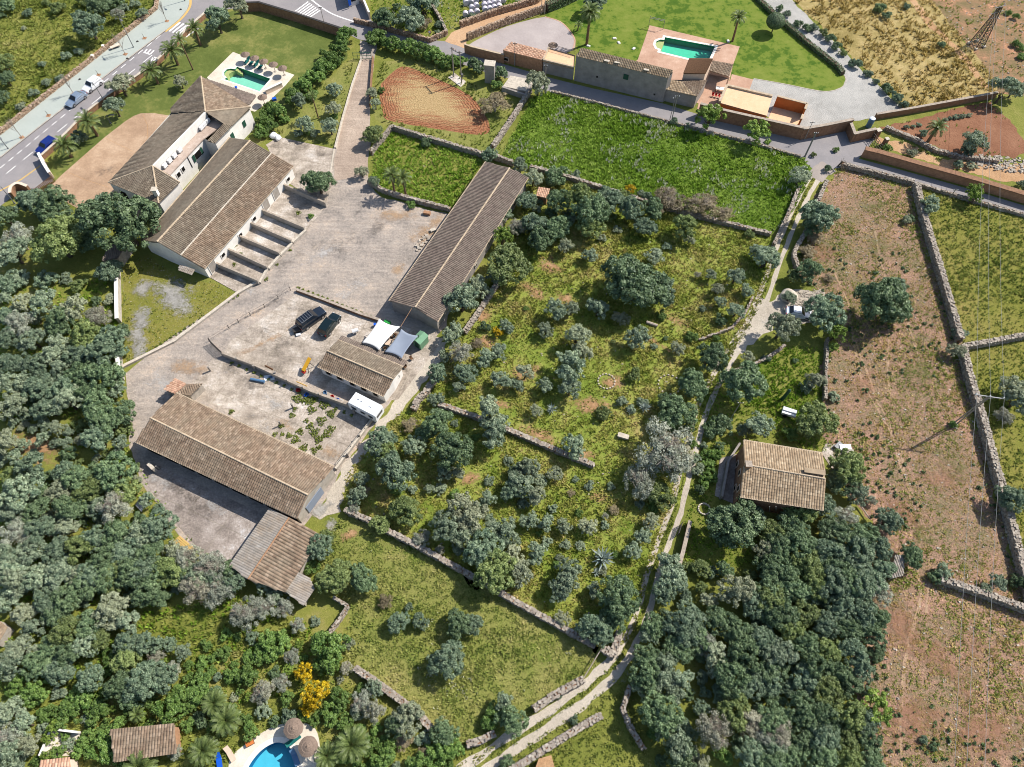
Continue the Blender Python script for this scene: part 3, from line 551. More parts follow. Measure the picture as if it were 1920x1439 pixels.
# ---------------------------------------------------------------- walls
def stones(P, width, height, size=.4, jit=.25):
    """courses of rough stones along a path; returns quads (n*6*4,3)"""
    out = []; cube = np.array([(x, y, z) for z in (-.5, .5) for y in (-.5, .5) for x in (-.5, .5)]); fidx = [0, 2, 3, 1, 4, 5, 7, 6, 0, 1, 5, 4, 1, 3, 7, 5, 3, 2, 6, 7, 2, 0, 4, 6]
    rows = max(2, round(width / size)); crs = max(1, round(height / (size * .85)))
    for i in range(len(P) - 1):
        a, b = np.array(P[i]), np.array(P[i + 1]); L = np.linalg.norm(b - a)
        if L < .05: continue
        d = (b - a) / L; nrm = np.array([-d[1], d[0], 0])
        k = max(1, int(L / size))
        for r in range(rows):
            for c in range(crs):
                if 0 < r < rows - 1 and c < crs - 1: continue
                n = k; s = (np.arange(n) + rng.uniform(.2, .8, n)) / n * L
                ctr = a + s[:, None] * d + ((r + .5) / rows - .5) * width * nrm + rng.normal(0, .03, (n, 3))
                ctr[:, 2] = (c + .5) * height / crs + rng.normal(0, .05 if c == crs - 1 else .02, n)
                sz = np.stack([rng.uniform(.8, 1.35, n) * size, rng.uniform(.8, 1.25, n) * width / rows, rng.uniform(.85, 1.25, n) * height / crs], 1)
                v = cube[None] * sz[:, None] + rng.normal(0, jit * size * .35, (n, 8, 3)); th = rng.normal(0, .25, n); cs, sn = np.cos(th), np.sin(th)
                x, y = v[..., 0] * cs[:, None] - v[..., 1] * sn[:, None], v[..., 0] * sn[:, None] + v[..., 1] * cs[:, None]
                w_ = ctr[:, None] + x[..., None] * d + y[..., None] * nrm; w_[..., 2] += v[..., 2]
                out.append(w_[:, fidx].reshape(-1, 3))
    return np.concatenate(out)
gs = G('dry_stones'); tt = gs.nd('Attribute', attribute_name='tint').outputs['Fac']
gs.col(gs.scale(gs.ramp(tt, [(0, C(134, 122, 110)), (.4, C(156, 144, 130)), (.75, C(176, 164, 148)), (1, C(194, 182, 166))]), gs.remap(gs.noise(5, 3), .3, .7, .75, 1.15)), .95, .1); MT['stones'] = gs.m
gs = G('ochre_stones'); tt = gs.nd('Attribute', attribute_name='tint').outputs['Fac']
gs.col(gs.scale(gs.ramp(tt, [(0, C(136, 112, 92)), (.4, C(166, 140, 116)), (.75, C(188, 164, 140)), (1, C(208, 188, 166))]), gs.remap(gs.noise(5, 3), .3, .7, .75, 1.15)), .95, .1); MT['ochrestones'] = gs.m
WALLS = []
def stone_wall(px, width, height, label, mat='stones', size=.3, sm=0, name='dry_stone_wall'):
    width *= .78; P = pts(smooth(px, sm) if sm else px); e = empty(name, P[0], 0, label, 'stone wall'); Q = [p - P[0] for p in P]
    v = stones(Q, width, height, size); me = npmesh('masonry', v, 4, MT[mat], np.repeat(np.clip(rng.normal(.5, .2, len(v) // 24), 0, 1), 6))
    o = link(bpy.data.objects.new('masonry', me), e); o['kind'] = 'stuff'
    m = MB()
    for i in range(len(Q) - 1): m.bar(Q[i] + Vector((0, 0, height * .46)), Q[i + 1] + Vector((0, 0, height * .46)), width * .75, height * .88)
    m.build('core', MT['brownwall'], e); WALLS.append(px); return e
def plain_wall(px, width, height, label, mat, cap=None, name='garden_wall', capw=.12, caph=.08, z0=-.05):
    P = pts(px); e = empty(name, P[0], 0, label, 'wall'); m = MB(); c = MB()
    for i in range(len(P) - 1):
        a, b = P[i] - P[0], P[i + 1] - P[0]; d = (b - a).normalized() * width * .5
        m.bar(a - (d if i == 0 else d * .98) + Vector((0, 0, height / 2)), b + d * .96 + Vector((0, 0, height / 2)), width + .002 * i, height + .003 * i)
        if cap: c.bar(a - d * 1.1 + Vector((0, 0, height + caph / 2 + .005)), b + d * 1.1 + Vector((0, 0, height + caph / 2 + .005 + .002 * i)), width + capw, caph)
    m.build('wall_body', MT[mat], e)
    if cap: c.build('coping', MT[cap], e)
    return e
stone_wall([(649, 959), (697, 981), (726, 997), (797, 1034), (913, 1098), (960, 1127), (1060, 1183), (1113, 1212)], .9, 1.1, 'long dry stone wall between the olive grove and the lower field')
stone_wall([(1160, 1187), (1148, 1231), (1129, 1218)], 1.1, 1.2, 'short corner of dry stone wall where the track bends')
stone_wall([(823, 761), (887, 783), (955, 810), (1034, 844), (1113, 876)], .9, .9, 'dry stone wall across the middle of the olive grove')
stone_wall([(934, 534), (892, 598), (871, 627)], .9, 1., 'dry stone wall behind the long barn under dark trees')
stone_wall([(816, 714), (800, 738), (784, 754), (776, 772)], 1.1, 1., 'crumbling dry stone wall beside the gravel lane by the caravan')
stone_wall([(697, 291), (735, 244), (797, 263), (897, 293), (934, 301), (963, 312)], .7, 1.2, 'stone wall along the top of the weedy walled enclosure')
stone_wall([(691, 345), (720, 362), (755, 373), (779, 380), (845, 397)], .7, 1., 'stone wall along the bottom of the weedy enclosure with palms')
stone_wall([(924, 280), (960, 227), (980, 195), (994, 174)], 1., 1., 'pale dry stone wall between ploughed plot and bright green field')
stone_wall([(1034, 174), (1110, 193), (1198, 216), (1330, 250), (1398, 267), (1500, 296)], .5, .5, 'low roadside stone edging along the top of the green field', size=.27)
stone_wall([(994, 317), (1060, 335), (1129, 357), (1190, 376), (1250, 394), (1330, 415), (1443, 443)], .8, .9, 'overgrown stone wall between the green field and the grove')
stone_wall([(1576, 313), (1640, 329), (1710, 347)], .9, 1., 'dry stone wall between the lane and the head of the brown field', size=.28)
stone_wall([(1713, 352), (1726, 408), (1753, 497), (1777, 579), (1795, 643)], 1.2, 1.4, 'upper stretch of the long stone wall east of the brown field')
stone_wall([(1799, 655), (1811, 711), (1832, 778), (1856, 868), (1885, 971), (1911, 1074), (1930, 1145)], 1.2, 1.4, 'lower stretch of the long stone wall running past the power pole')
stone_wall([(1801, 655), (1860, 645), (1940, 629)], 1.0, 1.2, 'stone wall branching off between the two right-hand fields')
stone_wall([(1755, 1089), (1802, 1104), (1860, 1124), (1935, 1152)], 1.1, 1.3, 'stone wall crossing the foot of the brown field')
stone_wall([(1714, 347), (1800, 373), (1960, 418)], .7, .7, 'low stone wall beside the lane at the right edge')
stone_wall([(1547, 345), (1530, 385), (1510, 437), (1490, 470), (1486, 484), (1494, 508)], .8, 1., 'curving dry stone wall between track and brown field')
stone_wall([(1494, 360), (1478, 400), (1449, 463)], .7, .9, 'dry stone wall between track and bright green field')
stone_wall([(667, 1254), (707, 1281), (762, 1321), (791, 1345), (809, 1367)], 1., 1.1, 'pale stone wall between bushy garden and lower field', 'stones')
stone_wall([(1092, 1276), (1065, 1290), (1039, 1305), (1000, 1331)], 1.1, 1.1, 'rubble stone wall on the upper side of the bottom track')
stone_wall([(1126, 1342), (1071, 1374), (976, 1434), (930, 1462)], 1., 1.2, 'straight stone wall on the lower side of the bottom track')
stone_wall([(1179, 1289), (1166, 1331), (1180, 1365), (1205, 1405)], .7, 1.1, 'stone wall at the foot of the dark wood')
stone_wall([(875, 1397), (900, 1390), (928, 1376)], 1., 1., 'short curved stone wall above the bottom track by the bushes')
stone_wall([(628, 1123), (654, 1139), (638, 1165), (620, 1189)], .5, 1., 'ruined enclosure wall below the corrugated shed', 'stones')
stone_wall([(0, 254), (147, 136), (294, 19), (300, -25)], .7, .9, 'rubble wall between meadow and pale pavement', 'ochrestones', size=.27)
stone_wall([(-130, 352), (-60, 300), (-4, 257)], .7, .9, 'end of the rubble wall beside the street at the left edge', 'ochrestones', size=.27)
stone_wall([(665, 43), (706, 53), (760, 68), (806, 80), (838, 66)], .6, 1.1, 'roadside stone wall below the two big olive trees', 'ochrestones')
stone_wall([(838, 66), (826, 40), (813, 18), (806, 0)], .7, .9, 'stone wall beside the hay bale field')
stone_wall([(863, 52), (930, 28), (1007, 6), (1030, -15)], .8, 1.4, 'stone wall between dirt lane and hay bales', 'ochrestones')
stone_wall([(876, 76), (940, 50), (1022, 22)], .7, 1.6, 'stone wall between dirt lane and villa patio', 'ochrestones')
stone_wall([(1658, 243), (1711, 264), (1750, 285), (1795, 297), (1869, 306)], .9, .8, 'rambling stone wall below the red soil garden')
stone_wall([(1490, 590), (1505, 596), (1530, 600)], .5, .3, 'ring of white stones beside the parked car', size=.5)
stone_wall(smooth([(1368, 700), (1402, 690), (1440, 672), (1470, 650)], 3), .5, .7, 'thin stone wall below the turning place on the track')
stone_wall([(1548, 640), (1545, 700), (1544, 752)], .5, 1., 'garden wall between the vegetable plot and brown field')
stone_wall([(1310, 640), (1370, 618), (1396, 590), (1410, 560)], .4, .6, 'thin stone edging between grove and track')
plain_wall([(458, 22), (490, 21), (556, 41), (650, 72)], .35, 2.0, 'tall brown wall between hotel lawn and street', 'brownwall', 'iron')
plain_wall([(873, 100), (884, 104), (944, 119)], .3, 2.0, 'ochre stone wall of the villa patio beside the lane', 'rustwall', 'ridge')
for a, b, t in (((1310, 216), (1345, 226), 'left'), ((1345, 226), (1500, 261), 'long')): plain_wall([a, b], .5, 2.6, 'shaded road wall below the villa terrace, %s stretch' % t, 'brownwall', 'stone')
plain_wall([(1500, 261), (1540, 254), (1588, 244)], .5, 2.5, 'road wall curving up to the villa gate corner', 'brownwall', 'stone')
plain_wall([(1588, 248), (1595, 266), (1632, 258)], .5, 2.0, 'angled wall round the water tank nook by the lane', 'brownwall', 'stone')
plain_wall([(1640, 224), (1700, 214), (1760, 203), (1862, 184)], .4, 1.3, 'rust brown wall below the dry crop field', 'brownwall', 'stone')
plain_wall([(1618, 294), (1640, 299), (1720, 322), (1820, 350), (1945, 388)], .6, 1.7, 'rust topped stone wall along the right-hand lane', 'rustwall', 'brownwall', capw=.5, caph=.25)
plain_wall([(224, 508), (225, 560), (226, 604)], .45, 1.3, 'upper white wall between the wood and the gravel lot', 'concwall', 'white')
plain_wall([(227, 674), (231, 712)], .45, 1.3, 'short end of white wall at the corner of the wood', 'concwall', 'white')
plain_wall([(232, 689), (328, 641), (380, 602), (446, 552), (484, 530)], .45, .35, 'low concrete kerb wall beside the yard road', 'concwall', 'palestone', capw=.02)
for i, (a, b) in enumerate((((496, 402), (572, 434)), ((474, 426), (548, 458)), ((452, 450), (526, 481)), ((430, 474), (503, 507)), ((407, 500), (486, 533)), ((537, 355), (612, 388)))):
    plain_wall([a, b], .3, 1.15, 'rendered dividing wall of the animal pens, %s' % ('second from the top', 'third from the top', 'fourth from the top', 'fifth from the top', 'lowest of the six', 'topmost, beside the round tree')[i], 'concwall', 'stone', capw=.01, caph=.03, name='pen_wall')
for i, (a, b) in enumerate((((573, 436), (551, 456)), ((547, 461), (528, 480)), ((524, 484), (506, 505)), ((501, 510), (489, 531)))):
    plain_wall([a, b], .4, .5, 'low trough wall closing the %s pen from the top' % ('second', 'third', 'fourth', 'fifth')[i], 'concwall', 'palestone', capw=.01, caph=.03, name='trough_wall')
PENS = [[(478, 360), (537, 352), (612, 386), (575, 432), (497, 400)], [(474, 402), (496, 404), (571, 436), (549, 456), (476, 424)], [(452, 427), (474, 428), (547, 460), (527, 479), (454, 448)], [(430, 452), (452, 452), (525, 483), (505, 505), (432, 472)], [(408, 477), (430, 476), (502, 509), (488, 531), (409, 498)], [(392, 520), (407, 502), (484, 534), (450, 552)]]
for i, P in enumerate(PENS): slab('pen_floor', P, -.05, .05 + .004 * i, 'slab')
plain_wall([(559, 547), (600, 562), (678, 592), (712, 603)], .4, .5, 'low dark retaining wall between big yard and parking', 'brownwall', 'stone', capw=.02)
plain_wall([(421, 668), (480, 690), (586, 739), (655, 764), (700, 786)], .35, 1., 'concrete wall with leaning posts between the two yards', 'concwall', 'stone', capw=.02)
plain_wall([(698, 790), (632, 880)], .3, .6, 'concrete edge wall beside the gravel lane below the caravan', 'concwall', 'palestone', capw=.02)
plain_wall([(81, 300), (90, 318), (100, 334)], .4, 1.5, 'curved white gate wall by the blue car', 'cream', 'white')
plain_wall(smooth([(28, 372), (30, 362), (42, 355), (58, 360)], 3), .4, 1.5, 'rounded brown gate wall at the hotel entrance', 'brownwall', 'cream')
plain_wall([(84, 298), (128, 258), (166, 218), (205, 187), (262, 149), (296, 123), (328, 91), (355, 61), (392, 28)], .35, 1.0, 'garden wall behind the palms along the street', 'brownwall', 'palestone')
plain_wall([(679, 0), (694, 36)], .3, 1.6, 'white boundary wall beside the kiosk', 'cream', 'white')
plain_wall([(678, 112), (661, 160), (641, 230), (629, 278)], .35, .35, 'white kerb along the left side of the farm drive', 'palestone', None)
plain_wall([(627, 279), (617, 340)], .25, .12, 'white concrete edging between annexe yard and drive', 'palestone', None)
plain_wall([(700, 112), (697, 150), (694, 200)], .25, .8, 'thin dark wall along the right side of the drive', 'brownwall', None)
plain_wall([(943, 172), (985, 186), (994, 168)], .4, 1.1, 'retaining wall of the small roadside platform', 'render', None)
slab('roadside_platform', [(943, 170), (957, 150), (1000, 158), (990, 180)], -.05, 1.0, 'palestone')
plain_wall([(1383, 838), (1362, 870), (1350, 935)], .3, 1.2, 'shaded stone wall left of the tiled house', 'render', None)
plain_wall([(1290, 985), (1277, 1040), (1270, 1065)], .4, 1.2, 'wall with gate piers beside the track below the house', 'brownwall', 'stone')
# ---------------------------------------------------------------- buildings
def tile_roof(name, P, mat, parent, pitch=.32, amp=.085, course=.42, thick=.12):
    """roof slope with a real rounded cover tile for every column, stepped at every course; P convex, world points"""
    P = [Vector(p) for p in P]; n = Vector()
    for i in range(1, len(P) - 1): n += (P[i] - P[0]).cross(P[i + 1] - P[0])
    n.normalize(); n = -n if n.z < 0 else n
    z = Vector((0, 0, 1)); v = z - n * n.z
    v = v.normalized() if v.length > 1e-3 else Vector((0, 1, 0)); u = v.cross(n); o = P[0]
    uv = [((p - o).dot(u), (p - o).dot(v)) for p in P]; u0, u1 = min(a for a, _ in uv), max(a for a, _ in uv)
    N = max(1, round((u1 - u0) / pitch)); pt = (u1 - u0) / N; V = []; Fc = []; UV = []; K = 5
    prof = [(k / (K - 1), amp * math.sin(math.pi * k / (K - 1)) ** .7) for k in range(K)]
    for c in range(N):
        um = u0 + (c + .5) * pt; hit = []
        for i in range(len(uv)):
            (a, b), (a2, b2) = uv[i], uv[(i + 1) % len(uv)]
            if (a - um) * (a2 - um) < 0: hit.append(b + (b2 - b) * (um - a) / (a2 - a))
        if len(hit) < 2: continue
        v0, v1 = min(hit), max(hit)
        if v1 - v0 < .08: continue
        R = max(1, round((v1 - v0) / course)); off = random.uniform(-.015, .015)
        for r in range(R):
            b = len(V)
            for vv, st in ((v0 + (v1 - v0) * r / R, .03), (v0 + (v1 - v0) * (r + 1) / R, .0)):
                for f, h in prof: V.append(o + u * (u0 + (c + f) * pt + off) + v * vv + n * (h + st + .01))
            for k in range(K - 1):
                Fc.append((b + k, b + k + 1, b + K + k + 1, b + K + k)); UV += [(c + .5, r + .5)] * 4
    m = len(V); V += [p + n * .012 for p in P] + [p - n * thick for p in P]; k = len(P)
    top = [m + i for i in range(k)]; bot = [m + k + i for i in range(k)]
    nn = sum(((P[i] - P[0]).cross(P[i + 1] - P[0]) for i in range(1, k - 1)), Vector())
    if nn.dot(n) < 0: top.reverse(); bot.reverse()
    Fc.append(tuple(top)); UV += [(.5, .5)] * k; Fc.append(tuple(reversed(bot))); UV += [(.5, .5)] * k
    for i in range(k): Fc.append((top[i], bot[i], bot[(i + 1) % k], top[(i + 1) % k])); UV += [(.5, .5)] * 4
    L = parent.location if parent else Vector()
    ob = pyd(name, [q - L for q in V], Fc, MT[mat], parent); ul = ob.data.uv_layers.new(); ul.data.foreach_set('uv', np.array(UV, np.float32).ravel()); return ob
def ridge_cap(a, b, parent, mat='ridge', r=.16, name='ridge_tiles'):
    a, b = Vector(a) - parent.location, Vector(b) - parent.location; n = max(1, int((b - a).length / .5)); m = MB()
    for i in range(n): m.tube(a.lerp(b, i / n), a.lerp(b, (i + 1.02) / n), r, r * .85, 6)
    return m.build(name, MT[mat], parent)
def shell(name, ring, mat, parent, z0=-.1):
    """outer wall through ring of world points (their z is the wall top)"""
    L = parent.location; n = len(ring); V = [Vector((p.x, p.y, z0)) - L for p in ring] + [Vector(p) - L for p in ring]
    ar = sum(ring[i].x * ring[(i + 1) % n].y - ring[(i + 1) % n].x * ring[i].y for i in range(n))
    Fc = [(i, (i + 1) % n, n + (i + 1) % n, n + i) if ar > 0 else (n + i, n + (i + 1) % n, (i + 1) % n, i) for i in range(n)]
    return pyd(name, V, Fc, MT[mat], parent)
def on_wall(parent, a, b, f, z, w_, h, mat, name, out=.04, side=1, frame=None, depth=.1):
    """a leaf (door, window) on the wall a-b at fraction f, centre height z"""
    a, b = Vector((a[0], a[1], 0)), Vector((b[0], b[1], 0)); d = (b - a).normalized(); nn = Vector((d.y, -d.x, 0)) * side
    c = a.lerp(b, f) + nn * out + Vector((0, 0, z)) - parent.location; rz = math.atan2(d.y, d.x)
    o = MB().box((0, 0, 0), (w_, depth, h)).build(name, MT[mat], parent); o.location = c; o.rotation_euler = (0, 0, rz)
    if frame:
        m = MB(); t = .09
        for s in (-1, 1): m.box((s * (w_ / 2 + t / 2), 0, 0), (t, depth * 1.5, h + 2 * t)); m.box((0, 0, s * (h / 2 + t / 2)), (w_, depth * 1.5, t))
        m.build('frame', MT[frame], o)
    return o
def gable(name, label, A1, A2, R1, R2, B1, B2, he, hr, wall, tA, tB, over=.3, hb=None, rmat='ridge', pitch=.32, cat='building', eave=True):
    hb = he if hb is None else hb
    a1, a2, r1, r2, b1, b2 = at(*A1, he), at(*A2, he), at(*R1, hr), at(*R2, hr), at(*B1, hb), at(*B2, hb)
    c = (a1 + b2) / 2; e = empty(name, (c.x, c.y, 0), 0, label, cat)
    tile_roof('roof', [a1, a2, r2, r1], tA, e, pitch); tile_roof('roof', [b1, b2, r2, r1], tB, e, pitch)
    ridge_cap(r1 + Vector((0, 0, .07)), r2 + Vector((0, 0, .07)), e, rmat)
    if eave:
        for p, q in ((a1, a2), (b1, b2)):
            m = MB(); d = Vector((0, 0, .06)); m.bar(p + d - e.location, q + d - e.location, .22, .05); m.build('eave_course', MT[rmat], e)
    d = (a2 - a1).normalized() * .18
    def ins(p, r): q = p + (r - p).normalized() * over; return Vector((q.x, q.y, q.z - .06))
    ring = [ins(a1, r1) + d, ins(b1, r1) + d, ins(b2, r2) - d, ins(a2, r2) - d]
    full = [ring[0], Vector((r1.x, r1.y, r1.z - .1)) + d, ring[1], ring[2], Vector((r2.x, r2.y, r2.z - .1)) - d, ring[3]]
    shell('wall', full, wall, e); return e, ring
# long barn beside the big yard
e, r = gable('long_barn', 'long low barn with weathered tile roof between big yard and olive grove', (729.6, 564.7), (910.5, 303.8), (778.5, 577), (955.4, 315.6), (820.7, 604.3), (990.4, 334), 2.9, 3.9, 'render', 'tileC', 'tileC')
for f in (.15, .4, .65, .85): on_wall(e, r[1], r[2], f, 1.3, .7, .5, 'dark', 'window', frame='concwall')
# big barn
e, r = gable('big_barn', 'broad white barn with mottled brown tile roof above the animal pens', (265.6, 451), (430.8, 258.2), (294.8, 454), (469.2, 263.8), (383.4, 505.3), (549.9, 312.6), 3.0, 5.2, 'white', 'tileA', 'tileA', hb=2.6)
m1, m2 = at(339, 481, 4.15), at(511.4, 290, 4.15)
def on_roof(pa, pb, qa, qb, f): return pa.lerp(qa, f), pb.lerp(qb, f)
ra, rb, ba, bb = at(294.8, 454, 5.2), at(469.2, 263.8, 5.2), at(383.4, 505.3, 2.6), at(549.9, 312.6, 2.6)
p, q = on_roof(ra, rb, ba, bb, .5); ridge_cap(p + Vector((0, 0, .1)), q + Vector((0, 0, .1)), e, 'palestone', .15, 'flashing')
up = Vector((0, 0, .09)); tile_roof('roof', [p + up, q + up, bb + up, ba + up], 'tileB', e)
for i, f in enumerate((.06, .17, .36, .52, .66, .78, .93)):
    on_wall(e, r[1], r[2], f, 1.15, 1.5 if i in (0, 4, 5) else .8, 2.0 if i in (0, 4, 5) else .7, 'sheet' if i in (0, 4, 5) else 'dark', 'door' if i in (0, 4, 5) else 'window', side=1, frame='white')
on_wall(e, r[0], r[1], .38, 1.3, 3.2, 1.3, 'concwall', 'door', side=1)
o = tile_roof('canopy_roof', [at(334, 507, 2.3), at(338, 496, 2.5), at(365, 506, 2.5), at(359, 516, 2.3)], 'sheet', e, .3, .05)
MB().bar(at(337, 508, 0) - e.location, at(335, 507, 2.2) - e.location, .1).bar(at(357, 516, 0) - e.location, at(358, 515, 2.2) - e.location, .1).build('canopy_post', MT['iron'], e)
# white cottage by the caravan
e, r = gable('cottage', 'whitewashed cottage with brown tile roof between shade sails and caravan', (595, 688), (719, 743.8), (614.3, 659), (737.4, 711.8), (634, 638), (755.8, 688), 2.4, 3.5, 'white', 'tileB', 'tileA')
tile_roof('roof', [at(634, 639, 2.34), at(755, 689, 2.34), at(764, 678, 2.1), at(641, 630, 2.1)], 'tileC', e)
for f, w_ in ((.12, .8), (.3, .9), (.5, .8), (.68, .9), (.86, .7)): on_wall(e, r[0], r[3], f, 1.35, w_, .9, 'dark', 'window', side=1, frame='concwall')
on_wall(e, r[3], r[2], .45, 1.3, .8, 1.0, 'glass', 'window', side=1, frame='iron'); on_wall(e, r[3], r[2], .75, 1.5, .5, .5, 'glass', 'window', side=1, frame='iron')
# near barn
e, r = gable('near_barn', 'large barn with tiled roof in front of the walled lower yard', (255, 829.5), (555.9, 972), (282, 784.2), (577.7, 928.7), (330.7, 737), (626.4, 875), 2.9, 4.2, 'concwall', 'tileB', 'tileB', pitch=.33)
o = on_wall(e, r[3], r[2], .42, 1.0, 3.4, 2.2, 'sheet', 'door', side=1); o.data.materials[0] = MT['sailg']
for i in range(9): on_wall(e, r[0], r[3], .06 + i * .11, 1.1, 2.2, 2.0, 'dark', 'opening', side=1, depth=.06)
e2 = empty('tiled_hut', at(345, 745, 0), 0, 'little hut with patched tile roof behind the near barn', 'hut')
A = [at(307, 730.4, 2.0), at(329, 739, 2.15), at(349, 720, 2.35), at(329, 709.6, 2.2)]; B = [at(331, 738, 2.3), at(356, 742, 2.3), at(379.4, 719.7, 2.3), at(364, 712, 2.5), at(349, 721, 2.5)]
tile_roof('roof', A, 'tileP', e2); tile_roof('roof', [B[0], B[1], B[2], B[4]], 'tileB', e2)
shell('wall', [at(309, 730, 1.95), at(330, 738, 1.95), at(355, 741, 1.95), at(377, 720, 1.95), at(350, 722, 1.95), at(330, 711, 1.95)], 'concwall', e2)
# corrugated shed
e = empty('corrugated_shed', at(520, 1050, 0), 0, 'low shed with corrugated grey sheets and brown tile roof below the near barn', 'shed')
Q = [at(503.9, 955, 2.4), at(541.5, 970.7, 3.0), at(464.5, 1086, 3.0), at(430, 1060, 2.4)]; tile_roof('roof', Q, 'sheet', e, .3, .04, 2.0)
Q2 = [at(542.5, 970.7, 3.04), at(604, 1004.5, 2.3), at(535, 1111, 2.3), at(465.5, 1086.5, 3.04)]; tile_roof('roof', Q2, 'tileB', e, .42, .09, .5)
Q3 = [at(559, 1074, 2.2), at(581, 1084, 2.0), at(590, 1105, 1.9), at(569, 1136, 1.9), at(536, 1110, 2.2)]; tile_roof('roof', Q3, 'sheet', e, .28, .04, 2.0)
ridge_cap(at(542, 970.7, 3.12), at(465, 1086, 3.12), e, 'rustwall', .1)
shell('wall', [at(505, 957, 2.3), at(541.5, 971, 2.85), at(602, 1004.5, 2.2), at(560, 1076, 1.9), at(578, 1085, 1.8), at(568, 1132, 1.75), at(537, 1110, 2.1), at(465, 1085, 2.8), at(433, 1059, 2.3)], 'concwall', e)
# tiled house on the right
e, r = gable('tiled_house', 'stone house with straw coloured tile roof beside the track and dark wood', (1387.4, 932.2), (1544, 957), (1395.9, 871.8), (1546.9, 898.4), (1394.7, 826), (1542, 850), 4.4, 5.6, 'brownwall', 'tileD', 'tileD', pitch=.33)
for f, z in ((.2, 2.8), (.5, 2.8), (.75, 1.2), (.3, .9)): on_wall(e, r[0], r[1], f, z, .7, 1., 'dark', 'window', side=-1, frame='pinkwall')
c = at(1402, 873, 5.8) - e.location; MB().box(c, (.7, .7, 1.0)).build('chimney', MT['rustwall'], e); MB().box(c + Vector((0, 0, .55)), (.9, .9, .12)).build('chimney_cap', MT['stone'], e)
c = at(1526, 886, 5.6) - e.location; MB().box(c, (2.6, .5, .6), rad(-8)).build('chimney', MT['concwall'], e); MB().box(c + Vector((0, 0, .34)), (2.8, .7, .1), rad(-8)).build('chimney_cap', MT['tileD'], e)
for px in ((1443, 950), (1455, 950)): MB().tube(at(px[0], px[1] + 10, 0) - e.location, at(px[0], px[1], 4.1) - e.location, .06).build('porch_post', MT['polewood'], e)
# courtyard house of the hotel
e = empty('courtyard_house', at(330, 290, 0), 0, 'large hotel house with hipped tile roofs and a white inner terrace', 'building')
H1, H2 = 4.6, 6.3
A, Bc, Bm = at(203, 343, H1), at(377, 144, H1), at(320, 204, H1); ap1, ap2 = at(385, 210, H2), at(286.3, 311.7, H2); Dl, El = at(297.6, 382, H1), at(337, 342.6, H1); Fr = at(470, 201, H1); Gr = at(403, 269.5, H1)
ne = at(322, 214, H1); tile_roof('roof', [A, ne, ap1, ap2], 'tileA', e); tile_roof('roof', [Bm, Bc, ap1, ne + (Bm - ne) * .05], 'tileA', e)
tile_roof('roof', [A, Dl, ap2], 'tileA', e); tile_roof('roof', [Dl, El, ap2], 'tileA', e); tile_roof('roof', [Bc, Fr, ap1], 'tileB', e)
iv = Fr.lerp(Gr, .52); mid = at(419, 232, 5.6); tile_roof('roof', [ap1, Fr, iv, mid], 'tileA', e); tile_roof('roof', [mid, iv, Gr, at(388, 264.8, 5.2)], 'tileA', e)
tile_roof('roof', [Bc + Vector((0, 0, -.15)), at(480, 181, 3.6), at(468, 197, 4.2), at(386, 168, 4.4)], 'tileC', e)
for a, b in ((A, ap2), (Dl, ap2), (El, ap2), (Bc, ap1), (Fr, ap1)): ridge_cap(a + up * .6, b + up * .6, e)
T = [at(388, 214, 4.5), at(419, 233, 4.5), at(381, 261, 4.5), at(318, 328, 4.5), at(296, 317, 4.5)]
MB().prism([p - e.location for p in T], 4.3, 4.5).build('terrace_floor', MT['flat'], e)
m = MB(); m.bar((ap1 + Vector((0, 0, -.9))) - e.location, (ap2 + Vector((0, 0, -.9))) - e.location, .3, 1.9); m.build('parapet', MT['white'], e)
wl = [at(205, 343, H1 - .1), at(319, 214, H1 - .1), at(324, 207, H1 - .1), at(377, 147, H1 - .1), at(467, 201, H1 - .1), at(403, 267, H1 - .1), at(389, 263, 4.4), at(381, 260, 4.4), at(318, 328, 4.4), at(335, 342, H1 - .1), at(297.5, 379, H1 - .1)]
shell('wall', wl, 'white', e)
cw0, cw1 = at(381, 260, 4.4), at(318, 328, 4.4)
for f, z, w_, h in ((.84, 3.0, .8, .9), (.70, 3.1, .7, .9), (.27, 2.9, 1.6, 1.3)):
    o = on_wall(e, cw0, cw1, f, z, w_, h, 'dark', 'window', side=-1, frame='white')
    if f < .3:
        for s in (-1, 1): MB().box((s * 1.1, .06, 0), (.55, .06, 1.4)).build('shutter', MT['greensh'], o)
on_wall(e, cw0, cw1, .5, 3.0, .12, 2.4, 'iron', 'downpipe', side=-1)
for f in (.2, .5, .8): on_wall(e, wl[10], wl[0], f, 2.0, 1.2, 2.6, 'dark', 'arch_opening', side=-1)
for f in (.25, .6): on_wall(e, wl[4], wl[5], f, 2.6, .8, 1.2, 'greensh', 'shutter', side=-1)
c = at(292, 361, 5.6) - e.location; MB().box(c, (.7, .7, 1.3)).build('chimney', MT['white'], e); MB().box(c + Vector((0, 0, .75)), (.95, .95, .15)).build('chimney_cap', MT['palestone'], e)
for i, f in enumerate((.03, .1, .16, .58, .68, .77, .86)):
    p = ap1.lerp(ap2, f); n_ = Vector((.6, -.75, 0)); q = Vector((p.x, p.y, 5.0)) + n_ * .55
    u_ = empty('air_conditioner', q + Vector((0, 0, -.5)), math.atan2(ap2.y - ap1.y, ap2.x - ap1.x), 'white air conditioning unit on the inner terrace, %s from the hip ridge' % ('first', 'second', 'third', 'fourth', 'fifth', 'sixth', 'seventh')[i], 'air conditioner', 'air conditioning units on the terrace')
    MB().box((0, 0, .5), (.9, .4, .7)).build('casing', MT['whitepl'], u_, bevel=.03); MB().tube((0, -.205, .5), (0, -.22, .5), .27, n=12).build('fan_grille', MT['iron'], u_); [MB().box((x_, 0, .07), (.08, .35, .15)).build('foot', MT['iron'], u_) for x_ in (-.35, .35)]
